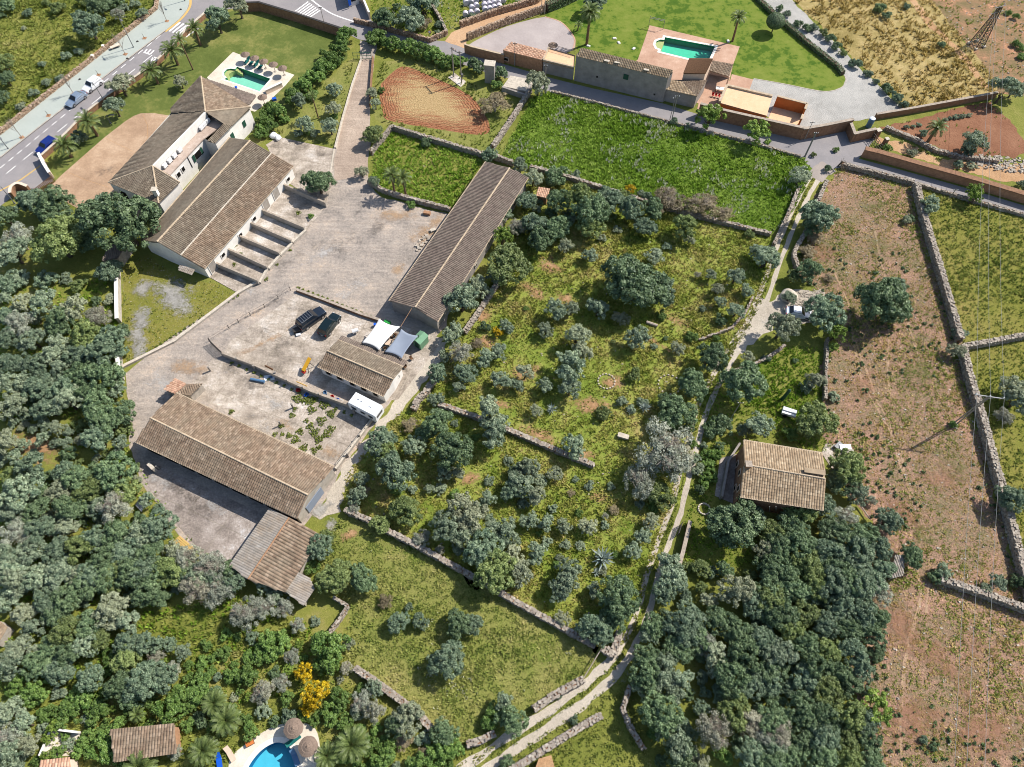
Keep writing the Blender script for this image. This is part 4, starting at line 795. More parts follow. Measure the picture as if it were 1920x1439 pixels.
# villa along the lane
e = empty('villa', at(1170, 165, 0), 0, 'long grey rendered villa with a pale tile roof beside the shaded lane', 'building')
hA, hB = 5.6, 6.6
r_ = [at(1080, 105.6, hA), at(1252, 147, hA), at(1262, 132, hB), at(1090, 90, hB)]; tile_roof('roof', r_, 'tileD', e, .32)
bk = [at(1262, 134, 6.5), at(1090, 92, 6.5)]
shell('wall', [r_[0] + (r_[3] - r_[0]) * .05 - Vector((0, 0, .1)), r_[1] + (r_[2] - r_[1]) * .05 - Vector((0, 0, .1)), bk[0] - Vector((0, 0, .15)), bk[1] - Vector((0, 0, .15))], 'render', e)
w0, w1 = r_[0], r_[1]
for f, z, w_, h, mt in ((.565, 3.7, 1.0, 1.1, 'greensh'), (.255, 2.2, .3, .35, 'dark'), (.9, 1.4, .3, .3, 'dark')): on_wall(e, w0, w1, f, z, w_, h, mt, 'window', side=1, out=-.0, frame=None)
for px in ((1138, 114), (1157, 117), (1212, 131)): MB().box(at(px[0], px[1], 6.1) - e.location, (1.0, .5, .08), rad(-15)).build('roof_vent', MT['palestone'], e)
L = [at(943, 95, 2.8), at(1017, 113.5, 2.8), at(1024, 96, 3.4), at(958.4, 79, 3.4)]
e1 = empty('stone_annexe', at(980, 110, 0), 0, 'ochre stone outbuilding with pink tile roof at the lane corner of the villa', 'building')
tile_roof('roof', L, 'tileP', e1, .28); shell('wall', [L[0] + (L[3] - L[0]) * .04 - up, L[1] + (L[2] - L[1]) * .04 - up, L[2] - (L[2] - L[1]) * .05 - up * 2, L[3] - (L[3] - L[0]) * .05 - up * 2], 'rustwall', e1)
on_wall(e1, L[0], L[1], .08, 1.0, .9, .6, 'dark', 'window', side=1, out=.0, frame='pinkwall')
T = [at(1018.5, 113, 2.9), at(1076.6, 127, 2.9), at(1078, 104, 2.9), at(1029, 90, 2.9)]
e1 = empty('roof_terrace', at(1045, 120, 0), 0, 'small flat roof terrace with iron railing between stone annexe and villa', 'building')
shell('wall', T, 'render', e1); MB().prism([p - e1.location for p in T], 2.5, 2.7).build('terrace_floor', MT['peach'], e1)
m = MB()
for a, b in ((T[0], T[1]), (T[3], T[0])): m.bar(a - e1.location + up, b - e1.location + up, .35, .25)
m.build('parapet', MT['ridge'], e1); m = MB(); a, b = T[3] - e1.location, T[2] - e1.location; m.bar(a + Vector((0, 0, .9)), b + Vector((0, 0, .9)), .05)
for i in range(25): q = a.lerp(b, i / 24); m.bar(q, q + Vector((0, 0, .9)), .025)
m.build('railing', MT['iron'], e1)
e1 = empty('villa_wing', at(1290, 175, 0), 0, 'single storey villa wing with hipped tile roofs under the brown pergola', 'building')
tile_roof('roof', [at(1248, 168, 2.9), at(1307, 181, 2.9), at(1277, 153, 3.5), at(1257, 150.5, 3.5)], 'tileD', e1, .28); tile_roof('roof', [at(1307, 181, 2.9), at(1326, 151, 2.9), at(1277, 153, 3.5)], 'tileB', e1, .28)
shell('wall', [at(1249, 167, 2.8), at(1306.5, 180.5, 2.8), at(1325, 151, 2.8), at(1258, 150, 3.3)], 'render', e1)
e1 = empty('pergola_block', at(1305, 150, 0), 0, 'raised block with a brown slatted roof beside the emerald pool', 'building')
Pq = [at(1282, 137, 4.4), at(1322.8, 137.5, 4.4), at(1336, 111, 5.2), at(1292.5, 110.4, 5.2)]; m = MB()
MB().prism([p - e1.location for p in Pq], 4.2, 4.3)
for i in range(15):
    f = i / 14; a, b = Pq[0].lerp(Pq[3], f) - e1.location, Pq[1].lerp(Pq[2], f) - e1.location
    MB().bar(a, b, .26, .1).build('slat', MT['wood'], e1)
for f in (0, .5, 1): m.bar(Pq[0].lerp(Pq[1], f) - e1.location - up, Pq[3].lerp(Pq[2], f) - e1.location - up, .14, .16)
m.build('rafter', MT['wood'], e1); shell('wall', [p - Vector((0, 0, .25)) for p in Pq], 'pinkwall', e1); pyd('ceiling', [p - Vector((0, 0, .24)) - e1.location for p in Pq], [(0, 1, 2, 3)], MT['wood'], e1)
e1 = empty('barbecue_porch', at(1350, 140, 0), 0, 'open porch with mottled tile roof facing the small villa courtyard', 'building')
Pq = [at(1330, 133, 2.6), at(1367, 144, 2.6), at(1374.5, 121, 3.2), at(1336, 113.5, 3.2)]; tile_roof('roof', Pq, 'tileB', e1, .28)
for p in Pq[:2]: MB().bar(Vector((p.x, p.y, 0)) - e1.location, p - e1.location, .2).build('post', MT['pinkwall'], e1)
MB().bar(Pq[3] - e1.location - Vector((0, 0, 1.6)), Pq[2] - e1.location - Vector((0, 0, 1.6)), .25, 3.0).build('back_wall', MT['pinkwall'], e1)
e1 = empty('flat_roofed_block', at(1400, 200, 0), 0, 'flat roofed block with cracked peach roof between courtyard and orange basin', 'building')
Pq = [at(1349, 193, 2.7), at(1437.7, 217.5, 2.7), at(1447.6, 182, 2.7), at(1362.4, 162, 2.7)]; shell('wall', Pq, 'orange', e1); MB().prism([p - e1.location for p in Pq], 2.5, 2.72).build('flat_roof', MT['peach'], e1)
m = MB(); m.bar(Pq[3] - e1.location + up * 2, Pq[2] - e1.location + up * 2, .5, .35).bar(Pq[0] - e1.location + up * 2, Pq[3] - e1.location + up * 2, .5, .37); m.build('parapet', MT['ridge'], e1)
e1 = empty('walled_court', at(1470, 215, 0), 0, 'roofless orange walled court at the end of the flat roof', 'building')
Pq = [at(1438, 229, 0), at(1494, 243, 0), at(1505, 214, 0), at(1450, 200, 0)]; m = MB(); k_ = MB()
for a, b, h in ((Pq[3], Pq[2], 2.4), (Pq[2], Pq[2].lerp(Pq[1], .35), 2.4), (Pq[1], Pq[1].lerp(Pq[2], .3), 2.4)):
    m.bar(a - e1.location + Vector((0, 0, h / 2)), b - e1.location + Vector((0, 0, h / 2)), .3, h); k_.bar(a - e1.location + Vector((0, 0, h + .05)), b - e1.location + Vector((0, 0, h + .05)), .45, .1)
m.build('court_wall', MT['orange'], e1); k_.build('coping', MT['ridge'], e1); MB().prism([p - e1.location for p in Pq], -.05, .08).build('court_floor', MT['peach'], e1)
slab('villa_courtyard', [(1322, 150), (1372, 152), (1362, 175), (1345, 215), (1307, 205)], -.05, .06, 'terr')
slab('sunken_terrace', [(1372, 140), (1412, 150), (1404, 172), (1366, 163)], -.05, .07, 'terr')
# kiosk, transformer tower, sheds
def hut(name, label, px, h, wall, roof, cat='hut', over=.1, door=None, slope=0.0, rmat=None):
    P = pts(px); c = sum(P, Vector()) / len(P); e = empty(name, c, 0, label, cat)
    shell('wall', [Vector((p.x, p.y, h + (slope if i > 1 else 0))) for i, p in enumerate(P)], wall, e)
    Q = grow([Vector((p.x, p.y, 0)) for p in P], over); Q = [Vector((p.x, p.y, h + .04 + (slope if i > 1 else 0))) for i, p in enumerate(Q)]
    if rmat: tile_roof('roof', Q, rmat, e, .32)
    else:
        m = MB(); n = len(Q); m.add([q - e.location for q in Q] + [q + Vector((0, 0, .12)) - e.location for q in Q], [tuple(reversed(range(n))), tuple(range(n, 2 * n))] + [(i, (i + 1) % n, n + (i + 1) % n, n + i) for i in range(n)]); m.build('roof', MT[roof], e)
    if door: on_wall(e, P[0], P[1], .5, h * .45, .8, h * .75, door, 'door', side=1)
    return e
k = hut('kiosk', 'white kiosk with dark window at the top edge by the zebra crossing', [(655, 14), (674, 8), (668, -14), (650, -8)], 2.6, 'white', 'concwall', 'kiosk'); on_wall(k, at(655, 14), at(674, 8), .5, 1.5, 1.0, .9, 'glass', 'window'); 
MB().box(at(655.5, 5, 1.3) - k.location, (.6, .15, 1.3), rad(40)).build('poster_panel', MT['blue'], k)
hut('transformer_tower', 'slim concrete transformer tower between the roadside bushes', [(909, 156), (927, 158), (929, 149), (911, 147)], 4.0, 'render', 'palestone', 'tower', .12)
hut('brick_shed', 'tiny shed with pink tile roof among dark bushes behind the long barn', [(1006, 380), (1024, 384), (1028, 370), (1010, 367)], 1.7, 'rustwall', 'tileP', 'shed', .15, None, .2, 'tileP')
hut('stone_hut', 'stone hut at the wood corner by the big barn', [(205, 505), (232, 500), (252, 470), (222, 468)], 2.2, 'stone', 'tileC', 'hut', .1, None, .3, 'tileC')
hut('garden_pavilion', 'long brown tiled pavilion roof in the bushes at the bottom left', [(236, 1425), (340, 1410), (338, 1365), (232, 1375)], 2.2, 'rustwall', 'tileB', 'hut', .3, None, .4, 'tileB')
hut('tiled_lean_to', 'corner of a pink tiled roof at the bottom edge below the white patio', [(95, 1470), (150, 1465), (146, 1425), (100, 1430)], 2.0, 'cream', 'tileP', 'hut', .2, None, .3, 'tileP')
hut('left_edge_shed', 'striped corner of a tiled shed roof at the left edge', [(-14, 1195), (8, 1214), (28, 1182), (10, 1168)], 1.6, 'concwall', 'tileD', 'shed', .1, None, .2, 'tileD')
hut('ruined_shed', 'small sheet roofed shed at the edge of the dark wood and brown field', [(1664, 1088), (1680, 1084), (1682, 1050), (1668, 1050)], 1.6, 'concwall', 'sheet', 'shed', .15, None, .2, 'sheet')
hut('corner_ruin', 'roofless stone corner at the bottom edge below the track', [(1000, 1452), (1040, 1446), (1032, 1418), (1010, 1424)], 1.0, 'rustwall', 'bare', 'hut', .05)
e = empty('white_patio', at(108, 1400, 0), 0, 'small white walled patio in the bushes at the bottom left', 'patio')
P_ = pts([(82, 1418), (104, 1368), (152, 1374), (140, 1418)]); MB().prism([p - e.location for p in P_], -.05, .08).build('patio_floor', MT['limepave'], e)
m = MB(); m.bar(P_[0] - e.location + Vector((0, 0, .5)), P_[1] - e.location + Vector((0, 0, .5)), .25, 1.).bar(P_[1] - e.location + Vector((0, 0, .5)), P_[2] - e.location + Vector((0, 0, .5)), .25, 1.02); m.build('patio_wall', MT['white'], e)
slab('house_terrace', [(1340, 930), (1350, 860), (1388, 850), (1382, 935), (1375, 945)], -.05, .06, 'darkslab')
slab('back_terrace', [(1540, 850), (1548, 832), (1592, 836), (1596, 866), (1560, 880)], -.05, .06, 'slab')
# ---------------------------------------------------------------- vegetation
def unit(v): return v / np.maximum(np.linalg.norm(v, axis=-1, keepdims=True), 1e-6)
def leaves(ctr, nrm, size, r, asp=1.5):
    n = len(ctr); t = unit(np.cross(nrm, unit(r.normal(size=(n, 3))))); b = np.cross(nrm, t); s = size[:, None]
    return np.stack([ctr - t * s * asp * .5, ctr - b * s * .5, ctr + t * s * asp * .5, ctr + b * s * .5], 1).reshape(-1, 3)
def crown_mesh(name, seed, nc, rc, nl, leaf, zc, b, mat, zlow=-.35, spread=.35, lump=.22, nlobe=5):
    """uneven crown of radius about 1: a few lobes, each covered with leaf clumps; gaps between them stay open"""
    r = np.random.default_rng(seed); a0 = r.uniform(0, 6.28); ang = a0 + np.arange(nlobe) * 6.283 / nlobe + r.normal(0, .35, nlobe); rad_ = r.uniform(.3, .62, nlobe) * (1 + lump * .4)
    lc = np.stack([np.cos(ang) * rad_, np.sin(ang) * rad_, r.uniform(-.25, .25, nlobe)], 1); lr = np.clip(1.02 - rad_ + r.normal(0, .05, nlobe), .36, .62)
    lc = np.concatenate([lc, [[r.normal(0, .08), r.normal(0, .08), r.uniform(.2, .4)]]]); lr = np.concatenate([lr, [r.uniform(.48, .62)]]); w_ = lr ** 2 / (lr ** 2).sum()
    li = r.choice(nlobe + 1, nc, p=w_); D = unit(r.normal(size=(nc * 6, 3))); D = D[D[:, 2] > zlow][:nc]; q = rc * r.uniform(.6, 1.35, nc)
    cc = (lc[li] + D * (lr[li] * (1 - r.random(nc) ** 2 * spread) - q * .5)[:, None]) * np.array([1, 1, b]); cc[:, 2] += zc
    ci = np.repeat(np.arange(nc), nl); n = len(ci); d = unit(r.normal(size=(n, 3)) + D[ci] * .6 + np.array([0, 0, .5])); pos = cc[ci] + d * (q[ci] * r.uniform(.5, 1.12, n))[:, None] * np.array([1, 1, .85])
    nr = unit(d + r.normal(0, .5, (n, 3))); tint = np.clip(r.normal(.5, .22, n) + r.normal(0, .16, nc)[ci], 0, 1)
    return npmesh(name, leaves(pos, nr, leaf * r.uniform(.65, 1.4, n), r), 4, mat, tint)
def branch_mesh(name, seed, levels, mat, h=1.0, spread=.6, n0=5, r0=.05, up=.5, nb=3, trunk=.35):
    r = np.random.default_rng(seed); m = MB()
    def grow_(p, d, L, rad_, lv):
        q = p + d * L; m.tube(p, q, rad_, rad_ * .6, 5 if lv == levels else 3)
        if lv == 0: return
        for _ in range(n0 if lv == levels else nb):
            nd = Vector(unit(np.array(d) * .8 + r.normal(0, spread, 3) + np.array([0, 0, up * .4]))); grow_(q - d * L * r.uniform(0, .35), nd, L * r.uniform(.6, .85), rad_ * .55, lv - 1)
    grow_(Vector((0, 0, 0)), Vector((0, 0, 1)), trunk * h, r0, levels)
    me = bpy.data.meshes.new(name); me.from_pydata([tuple(v) for v in m.V], [], m.F); me.materials.append(mat); return me
LIB = {}
LIB['oak'] = [crown_mesh('crown', 10 + i, 165, .145, 90, .052, 1.02, .78, MT['oak'], spread=.3, nlobe=4 + i % 4) for i in range(8)]
LIB['olive'] = [crown_mesh('crown', 30 + i, 110, .15, 75, .055, 1.0, .8, MT['olive'], spread=.5, lump=.34, nlobe=3 + i % 4) for i in range(8)]
LIB['bush'] = [crown_mesh('crown', 50 + i, 90, .17, 80, .066, .55, .65, MT['bush'], zlow=-.6, spread=.3, nlobe=3 + i % 3) for i in range(6)]
LIB['grey'] = [crown_mesh('crown', 70 + i, 80, .2, 95, .045, 1.0, .75, MT['grey'], spread=.55, lump=.32) for i in range(3)]
LIB['loose'] = [crown_mesh('crown', 90 + i, 60, .16, 60, .07, 1.0, .8, MT['bright'], spread=.6, lump=.4) for i in range(3)]
LIB['trunk'] = [branch_mesh('trunk', 100 + i, 3, MT['bark'], .75, .55, 4, .1, .6, 3, .45) for i in range(3)]
LIB['twigs'] = [branch_mesh('twigs', 110 + i, 4, MT['twig'], 1.3, .5, 5, .055, .5, 4, .5) for i in range(3)]
KIND = {  # name, crown library, material, trunk lib, crown centre height / radius, height scale, colour words, category
    'd': ('evergreen_tree', 'oak', 'oak', 'trunk', 1.02, 1.0, 'dark green evergreen tree', 'tree'),
    'o': ('olive_tree', 'olive', 'olive', 'trunk', 1.0, 1.0, 'grey-green olive tree', 'tree'),
    'b': ('garden_bush', 'bush', 'bush', None, .55, 1.0, 'leafy green bush', 'bush'),
    'l': ('light_tree', 'loose', 'bright', 'trunk', 1.0, 1.0, 'light green young tree', 'tree'),
    'g': ('bare_tree', 'grey', 'grey', 'twigs', 1.0, 1.0, 'grey half-bare tree', 'tree'),
    'r': ('dry_thicket', 'grey', 'bramble', 'twigs', .6, .6, 'brown leafless thicket', 'thicket'),
    'y': ('mimosa', 'loose', 'mimosa', 'trunk', 1.0, 1.0, 'yellow flowering mimosa', 'tree'),
    's': ('wild_shrub', 'bush', 'olive', None, .55, .9, 'small grey-green shrub', 'shrub'),
    'e': ('dark_shrub', 'bush', 'oak', None, .55, 1.1, 'dark green shrub', 'shrub')}
TREES = []
def tree(px, py, r_px, k, rnd=None):
    name, lib, mat, tl, zc, hs, words, cat = KIND[k]; R = r_px * mpp(px, py); R = max(R, .35)
    hz = hs * random.uniform(.88, 1.12) * (1.0 if R < 3.5 else .88)
    loc = at(px, py, zc * R * hz); loc.z = 0
    e = empty(name, loc, random.uniform(0, 6.28), None, cat); e['label'] = words
    o = bpy.data.objects.new('crown', random.choice(LIB[lib])); o.scale = (R * random.uniform(.88, 1.14), R * random.uniform(.88, 1.14), R * hz); link(o, e)
    if mat == 'oak': mat = random.choice(('oak', 'oak', 'oakblue', 'oakblue', 'oakwarm'))
    if mat != lib or lib == 'loose':
        o.material_slots[0].link = 'OBJECT'; o.material_slots[0].material = MT[mat]
    if tl:
        t = bpy.data.objects.new('trunk', random.choice(LIB[tl])); t.scale = (R, R, R * hz); link(t, e)
    TREES.append([e, px, py, R, k, words]); return e
OFF = {(c, r): (x, y) for c, x in enumerate((0, 480, 960, 1420)) for r, y in enumerate((0, 360, 720, 1060))}
def tile_trees(c, r, s):
    """tree survey of one enlarged map tile: x,y,radius,kind"""
    x0, y0 = OFF[(c, r)]
    for it in s.split():
        k = it[-1]; x, y, rr = (float(v) for v in it[:-1].split(',')); tree(x0 + x / 3.79, y0 + y / 3.79, rr / 3.79, k)
tile_trees(0, 0, '630,175,118d 700,40,80d 410,60,62e 200,92,38e 50,45,66e 8,110,38e 30,440,75d 45,560,60d 15,690,55d 1010,95,46o 835,105,50g 1540,140,98d 1690,35,95o 850,600,95o 810,755,82o 1280,580,60o 470,400,44s 560,370,40s 430,560,44s 330,590,40s 240,660,44s 150,760,44s 880,55,44s 960,30,40s 560,985,66e 300,460,30s 170,200,24s 820,10,60e 330,10,36e 600,8,60e')
tile_trees(1, 0, '640,255,78b 600,335,72b 555,425,62b 480,480,88b 505,400,62b 420,545,78b 335,605,76b 262,690,80b 310,715,62o 150,790,78b 60,855,76b 30,935,62b 100,900,60b 560,640,62o 830,662,54o 848,742,44o 550,775,58o 350,890,72o 525,900,78o 815,950,78d 750,1220,52o 840,1290,48o 440,1290,122d 865,270,86b 960,315,74b 1070,335,82b 1170,365,78b 1270,395,86b 1370,435,72b 1450,435,52b 1205,1010,46e 1660,1100,66e 1870,1165,48o 1560,470,64e 1730,525,64e 1710,605,42b 1700,760,110r 910,130,88d 1095,140,108o 1190,175,72r 1180,25,115d 1000,50,32e 1300,175,36e 370,930,40b 420,950,40s 1250,395,50b 300,950,36s 890,640,30b 400,680,46b 110,760,60b 200,850,40b 1530,110,34s 40,950,50b 1290,230,24s 560,830,30b')
tile_trees(2, 0, '185,590,98o 1410,825,104l 1755,940,108l 60,1180,62o 150,1270,78o 305,1250,88e 455,1240,42s 840,1345,46y 680,1385,78e 800,1390,62e 930,1395,50s 1150,865,36e 1250,890,26e 960,1400,44e 590,20,80d 1820,1010,26s')
tile_trees(3, 0, '470,235,38e 520,275,42e 560,330,40e 610,375,32e 700,445,46e 790,525,36e 845,580,28e 920,630,46e 985,690,48e 1045,745,38e 1760,640,100o 1830,630,66o 1540,1020,105o 1490,1060,60e 920,1055,44b 560,1065,26b 300,1250,88o 500,1200,30e 400,1100,24e 1540,1360,70l 1880,1320,40e 860,70,34e 920,110,36e 1060,45,30e 1310,320,30e 1780,90,24b 1840,120,30b 1840,310,34b 1880,400,34b 1870,340,30b 1060,905,22s 1110,900,18s 1150,888,20s 1345,850,20s 1370,840,20s 1405,832,22s 1440,828,22s 1470,826,20s 1505,818,22s 1180,950,30e 1100,1090,40s 1430,1170,40s 1520,1180,40s 880,50,40e 290,170,34e 350,200,34e 160,60,30e 210,100,32e 400,195,36e')
tile_trees(0, 1, '380,92,150d 205,85,112d 860,215,238d 680,130,122d 400,335,188d 565,340,115d 130,330,132g 40,180,92d 90,430,130o 770,560,92d 60,645,92e 145,615,80s 330,625,86e 560,665,64e 460,620,50s 160,790,92o 330,800,112o 520,835,112o 700,890,112g 150,935,112g 420,930,112d 600,1020,120d 780,1050,108d 850,1000,70d 60,1040,92d 230,1050,102o 400,1125,112o 560,1160,102d 720,1170,112d 850,1130,58d 90,1205,112d 270,1240,112d 430,1275,102o 600,1290,112d 750,1310,112d 830,1400,72o 100,1375,120o 280,1390,112d 450,1410,102d 620,1420,102d 40,900,80d 30,760,60s')
tile_trees(1, 1, '1750,310,92l 1760,165,64o 1850,250,72g 1790,520,172d 1460,765,130o 1600,680,92o 1400,1010,86o 1290,1290,78d 1460,1140,92g 1640,1180,80o 1730,1140,62o 1490,1290,84d 1750,1330,78o 1630,960,42e 1720,1000,46y 1780,960,62o 1440,1390,58o 1100,90,36b 1690,600,60o 1340,1170,50o 1570,1080,46r 1850,1380,60o 390,175,26b')
tile_trees(2, 1, '560,120,130d 480,60,118d 330,60,92d 160,230,102d 200,335,92d 330,250,102d 100,60,80d 380,385,62o 560,245,92d 945,240,82d 850,120,92d 700,60,102d 1000,120,82d 1230,250,88d 1120,80,118r 1350,110,130r 1500,170,70r 1260,340,42o 555,455,58o 725,490,38o 1010,460,72o 880,640,215d 1060,690,130d 760,650,100d 610,830,92o 775,900,66o 310,840,92o 420,830,66o 240,985,64o 470,1030,112o 490,1140,84o 890,1040,98o 410,1240,128o 90,1290,72o 230,1380,62o 410,1400,86o 1180,1110,62o 1280,1030,48b 1400,1170,122d 1290,1370,112d 870,1300,56e 1640,1350,168d 1675,1175,54o 1410,590,48o 1460,690,56o 1480,780,52o 1590,600,72o 1670,700,52o 1590,850,72o 1480,910,48e 1820,470,102o 1740,430,60o 240,300,70e 60,260,70e 1100,390,40s 1320,590,30g 1360,830,30s 750,270,36s 1450,1040,30b 1690,300,40e 640,330,40s 1060,880,44b 100,830,24b 1010,1100,30s 720,1070,22e 1090,1040,20e')
tile_trees(3, 1, '430,170,132d 380,250,70d 60,470,102o 380,570,92d 480,850,142d 180,960,126o 560,1000,92l 540,1110,50l 880,770,190d 980,850,120d 960,700,90d 1230,90,80o 1440,1010,58s 1410,1130,66o 1540,30,64l 1830,1400,112o 225,755,56o 260,600,60d 400,340,72r 410,1340,78o 340,1390,50e 1060,200,40s 350,430,60r 510,620,40r 1090,190,34e 1200,150,30s 60,1180,36e 270,1200,24e')
tile_trees(0, 2, '70,160,120o 340,170,112d 480,120,120o 700,170,132d 760,285,120d 860,200,92d 700,390,112d 850,430,72o 60,410,102o 170,300,42s 230,600,112d 100,650,102d 450,620,92d 560,680,112d 820,620,150d 900,770,102d 650,740,120d 420,760,92o 150,770,150o 500,880,112d 820,880,120g 690,880,92o 250,900,120d 80,920,112o 360,965,82s 480,1020,102o 120,1060,120g 300,1050,112d 680,1100,102d 850,1080,112d 1130,1000,120d 990,1080,112o 1050,1180,102d 1230,1200,92o 900,1200,112d 740,1245,102d 560,1180,102d 400,1190,112d 220,1200,120o 60,1240,120o 1340,1240,100g 1500,1300,126g 1620,1330,82d 1390,1370,112o 1200,1340,120d 1000,1330,120d 820,1370,112d 640,1360,102d 440,1340,112o 270,1370,112o 100,1390,120o 400,410,50s 240,480,26s')
tile_trees(1, 2, '450,1160,100d 390,1285,72b 500,1090,60d 560,1370,130d 760,1385,102d 60,1420,72o 890,420,116d 1000,620,150d 930,520,102d 1120,440,84o 1300,280,112d 1400,470,150d 1200,350,74d 1280,110,62o 1330,630,72o 1420,640,62o 1660,200,120o 1700,330,132o 720,795,78o 750,680,62o 690,880,54g 1060,900,112d 880,1000,66d 1180,1090,64g 1500,910,140o 1350,1010,122o 1460,1040,120o 1830,760,92d 1620,1180,150d 1740,1040,112o 1700,1330,150d 1830,1240,92o 1090,300,64r 1860,610,64d 1640,830,84o 1310,1180,40g 780,760,40r 1000,760,40b 1110,750,40s 1790,540,40s')
tile_trees(2, 2, '120,610,92o 60,730,102o 190,800,82o 440,450,96o 1080,480,215g 1180,520,120g 900,690,130g 1060,800,102d 1180,215,132d 1100,130,80d 780,125,48s 660,210,58e 930,130,46s 850,180,40s 170,190,52o 120,970,72o 240,990,62o 370,1010,62o 540,1010,72o 550,720,42s 300,640,62o 990,980,62o 930,1080,62o 860,1190,72o 490,1150,44s 180,1200,92o 400,1330,102o 60,1350,112o 250,1120,40s 1590,990,170d 1700,960,100d 1520,1080,92d 1390,490,52b 1410,650,62b 1370,700,52b 1500,290,82e 1420,330,60e 1750,290,112o 1650,330,60o 1120,1290,102o 1180,1390,92o 1880,1100,102d 720,900,40r 660,940,30g 200,690,54o 1000,870,50b 1180,330,40b 700,730,36s 420,780,30r')
tile_trees(3, 2, '430,270,140d 230,360,62b 640,590,140d 600,700,112d 720,790,92o 300,880,112d 480,880,92d 930,970,102d 1100,1220,86d 1330,1330,62o 1260,1350,42e 1820,800,112d 1850,120,112o 1750,230,70g 1850,1395,62e 250,1010,120d 120,1060,110d 620,950,92g 560,1060,120d 750,1080,120d 860,1180,102d 700,1200,120d 500,1200,120d 300,1130,132d 160,1190,120d 180,1310,120d 350,1310,120d 560,1330,120d 760,1330,120d 880,1290,92d 420,1420,112d 650,1430,112d 810,1420,90d 40,1180,90o 60,1320,110d 820,830,40g 1390,290,36b 540,90,50s')
tile_trees(0, 3, '80,60,120o 250,90,112o 420,70,112o 600,130,120d 760,90,112d 930,60,112d 1120,80,112d 1300,60,100d 60,220,112o 180,330,90o 330,250,112d 480,230,102d 400,335,102d 800,330,130o 900,400,102o 1060,185,112d 1150,240,72d 1400,150,120g 1550,180,120g 1750,330,120g 1650,130,102d 250,440,92o 430,470,112d 600,440,112d 620,560,102o 700,530,92d 150,600,112o 330,600,112d 480,620,102d 900,560,92d 1060,560,92d 1100,640,62g 1200,560,62d 1300,620,72o 60,720,112o 260,720,102d 420,750,102d 640,800,102d 900,700,112d 840,850,112d 1000,830,130d 1150,800,112d 950,930,92d 1230,740,62g 100,870,92b 250,900,102b 560,930,102b 480,1050,102b 700,1040,92b 830,1150,82b 1200,1030,112b 1380,920,112b 1350,1000,62b 80,1040,112o 180,1130,92o 60,1230,102g 200,1270,82o 620,1230,72b 720,1310,112b 850,1325,92b 580,1310,72b 1250,1330,62g 1860,640,62b 1760,780,92b 1880,560,62b 1650,780,62b 1840,930,62g 1780,1180,72b 540,100,90o 1500,60,100d 60,1350,110o 150,1390,60s 1340,1130,60b 1600,1130,70o 940,1040,60b 1000,1090,46l')
tile_trees(1, 3, '130,230,72o 60,300,92g 200,300,72g 130,560,112b 40,650,62b 520,590,132b 500,700,102b 640,735,52g 60,880,82g 180,840,62g 340,770,78y 430,920,108y 370,1010,62y 600,950,82b 540,1050,92b 620,1120,72b 760,970,82g 850,1040,82g 840,880,72o 1080,1090,120o 1000,1130,92d 1350,1170,102d 1290,1310,112b 1400,1290,82b 950,1300,102b 900,1385,92b 1150,1400,82b 1010,405,72d 1170,400,62d 1090,300,34e 1430,420,102d 1540,420,72d 1350,670,126d 920,260,60r 1690,1080,92b 1800,1120,112d 1760,970,82o 660,560,44o 220,950,60b 300,430,60g 250,650,60g 420,400,40s 740,880,44b 1060,1250,70r 1200,1330,60r 1780,1400,60e')
tile_trees(2, 3, '370,130,100o 330,195,82o 760,225,150d 580,450,112d 730,360,120d 640,490,92d 360,380,60o 1120,80,120o 1080,200,92d 1000,430,92d 970,500,82o 1230,420,132d 1300,510,112d 1180,600,102d 960,660,102d 950,780,120d 1080,760,120o 1190,810,102o 1130,900,112o 920,850,82o 1050,1060,150d 1350,800,52d 1590,180,132o 1480,400,120d 1600,480,112d 1700,250,112d 1820,200,112d 1850,330,112d 1780,530,120d 1650,640,132d 1480,680,120o 1560,800,140d 1700,850,112d 1850,720,112d 1430,1180,150g 1580,1050,120d 1700,1120,102g 1850,1100,112d 1800,1210,102g 1150,1260,132o 1200,1350,120d 1320,1390,92o 1500,1340,82b 1700,1350,132d 1850,1330,112d 1020,1180,62b 1380,560,90g 1250,300,80e 1170,470,70d 330,920,40e 440,1100,40e 1400,250,70o 590,180,60o')
tile_trees(3, 3, '80,230,130d 250,180,120d 180,330,120d 330,320,112d 520,130,120d 700,150,120d 860,190,92g 600,300,112d 760,330,120d 880,400,92d 450,420,102d 640,450,112d 800,480,102d 150,650,140o 60,520,102d 330,560,112d 500,580,112d 680,620,112d 740,740,92d 420,720,112d 580,760,102d 650,860,92d 350,830,112d 100,820,92d 500,900,112d 320,1040,132d 480,1080,120d 640,1060,120d 760,1090,102d 850,1010,120l 130,1180,130g 300,1250,112d 480,1230,132d 640,1220,112d 780,1240,92d 60,1380,120d 230,1380,112d 450,1370,120d 640,1390,112d 790,1380,102d 100,340,100d 220,470,110d 380,200,90d 1180,1240,34e 1250,1290,34e 1270,80,60e 1700,130,70o 1620,170,50o')
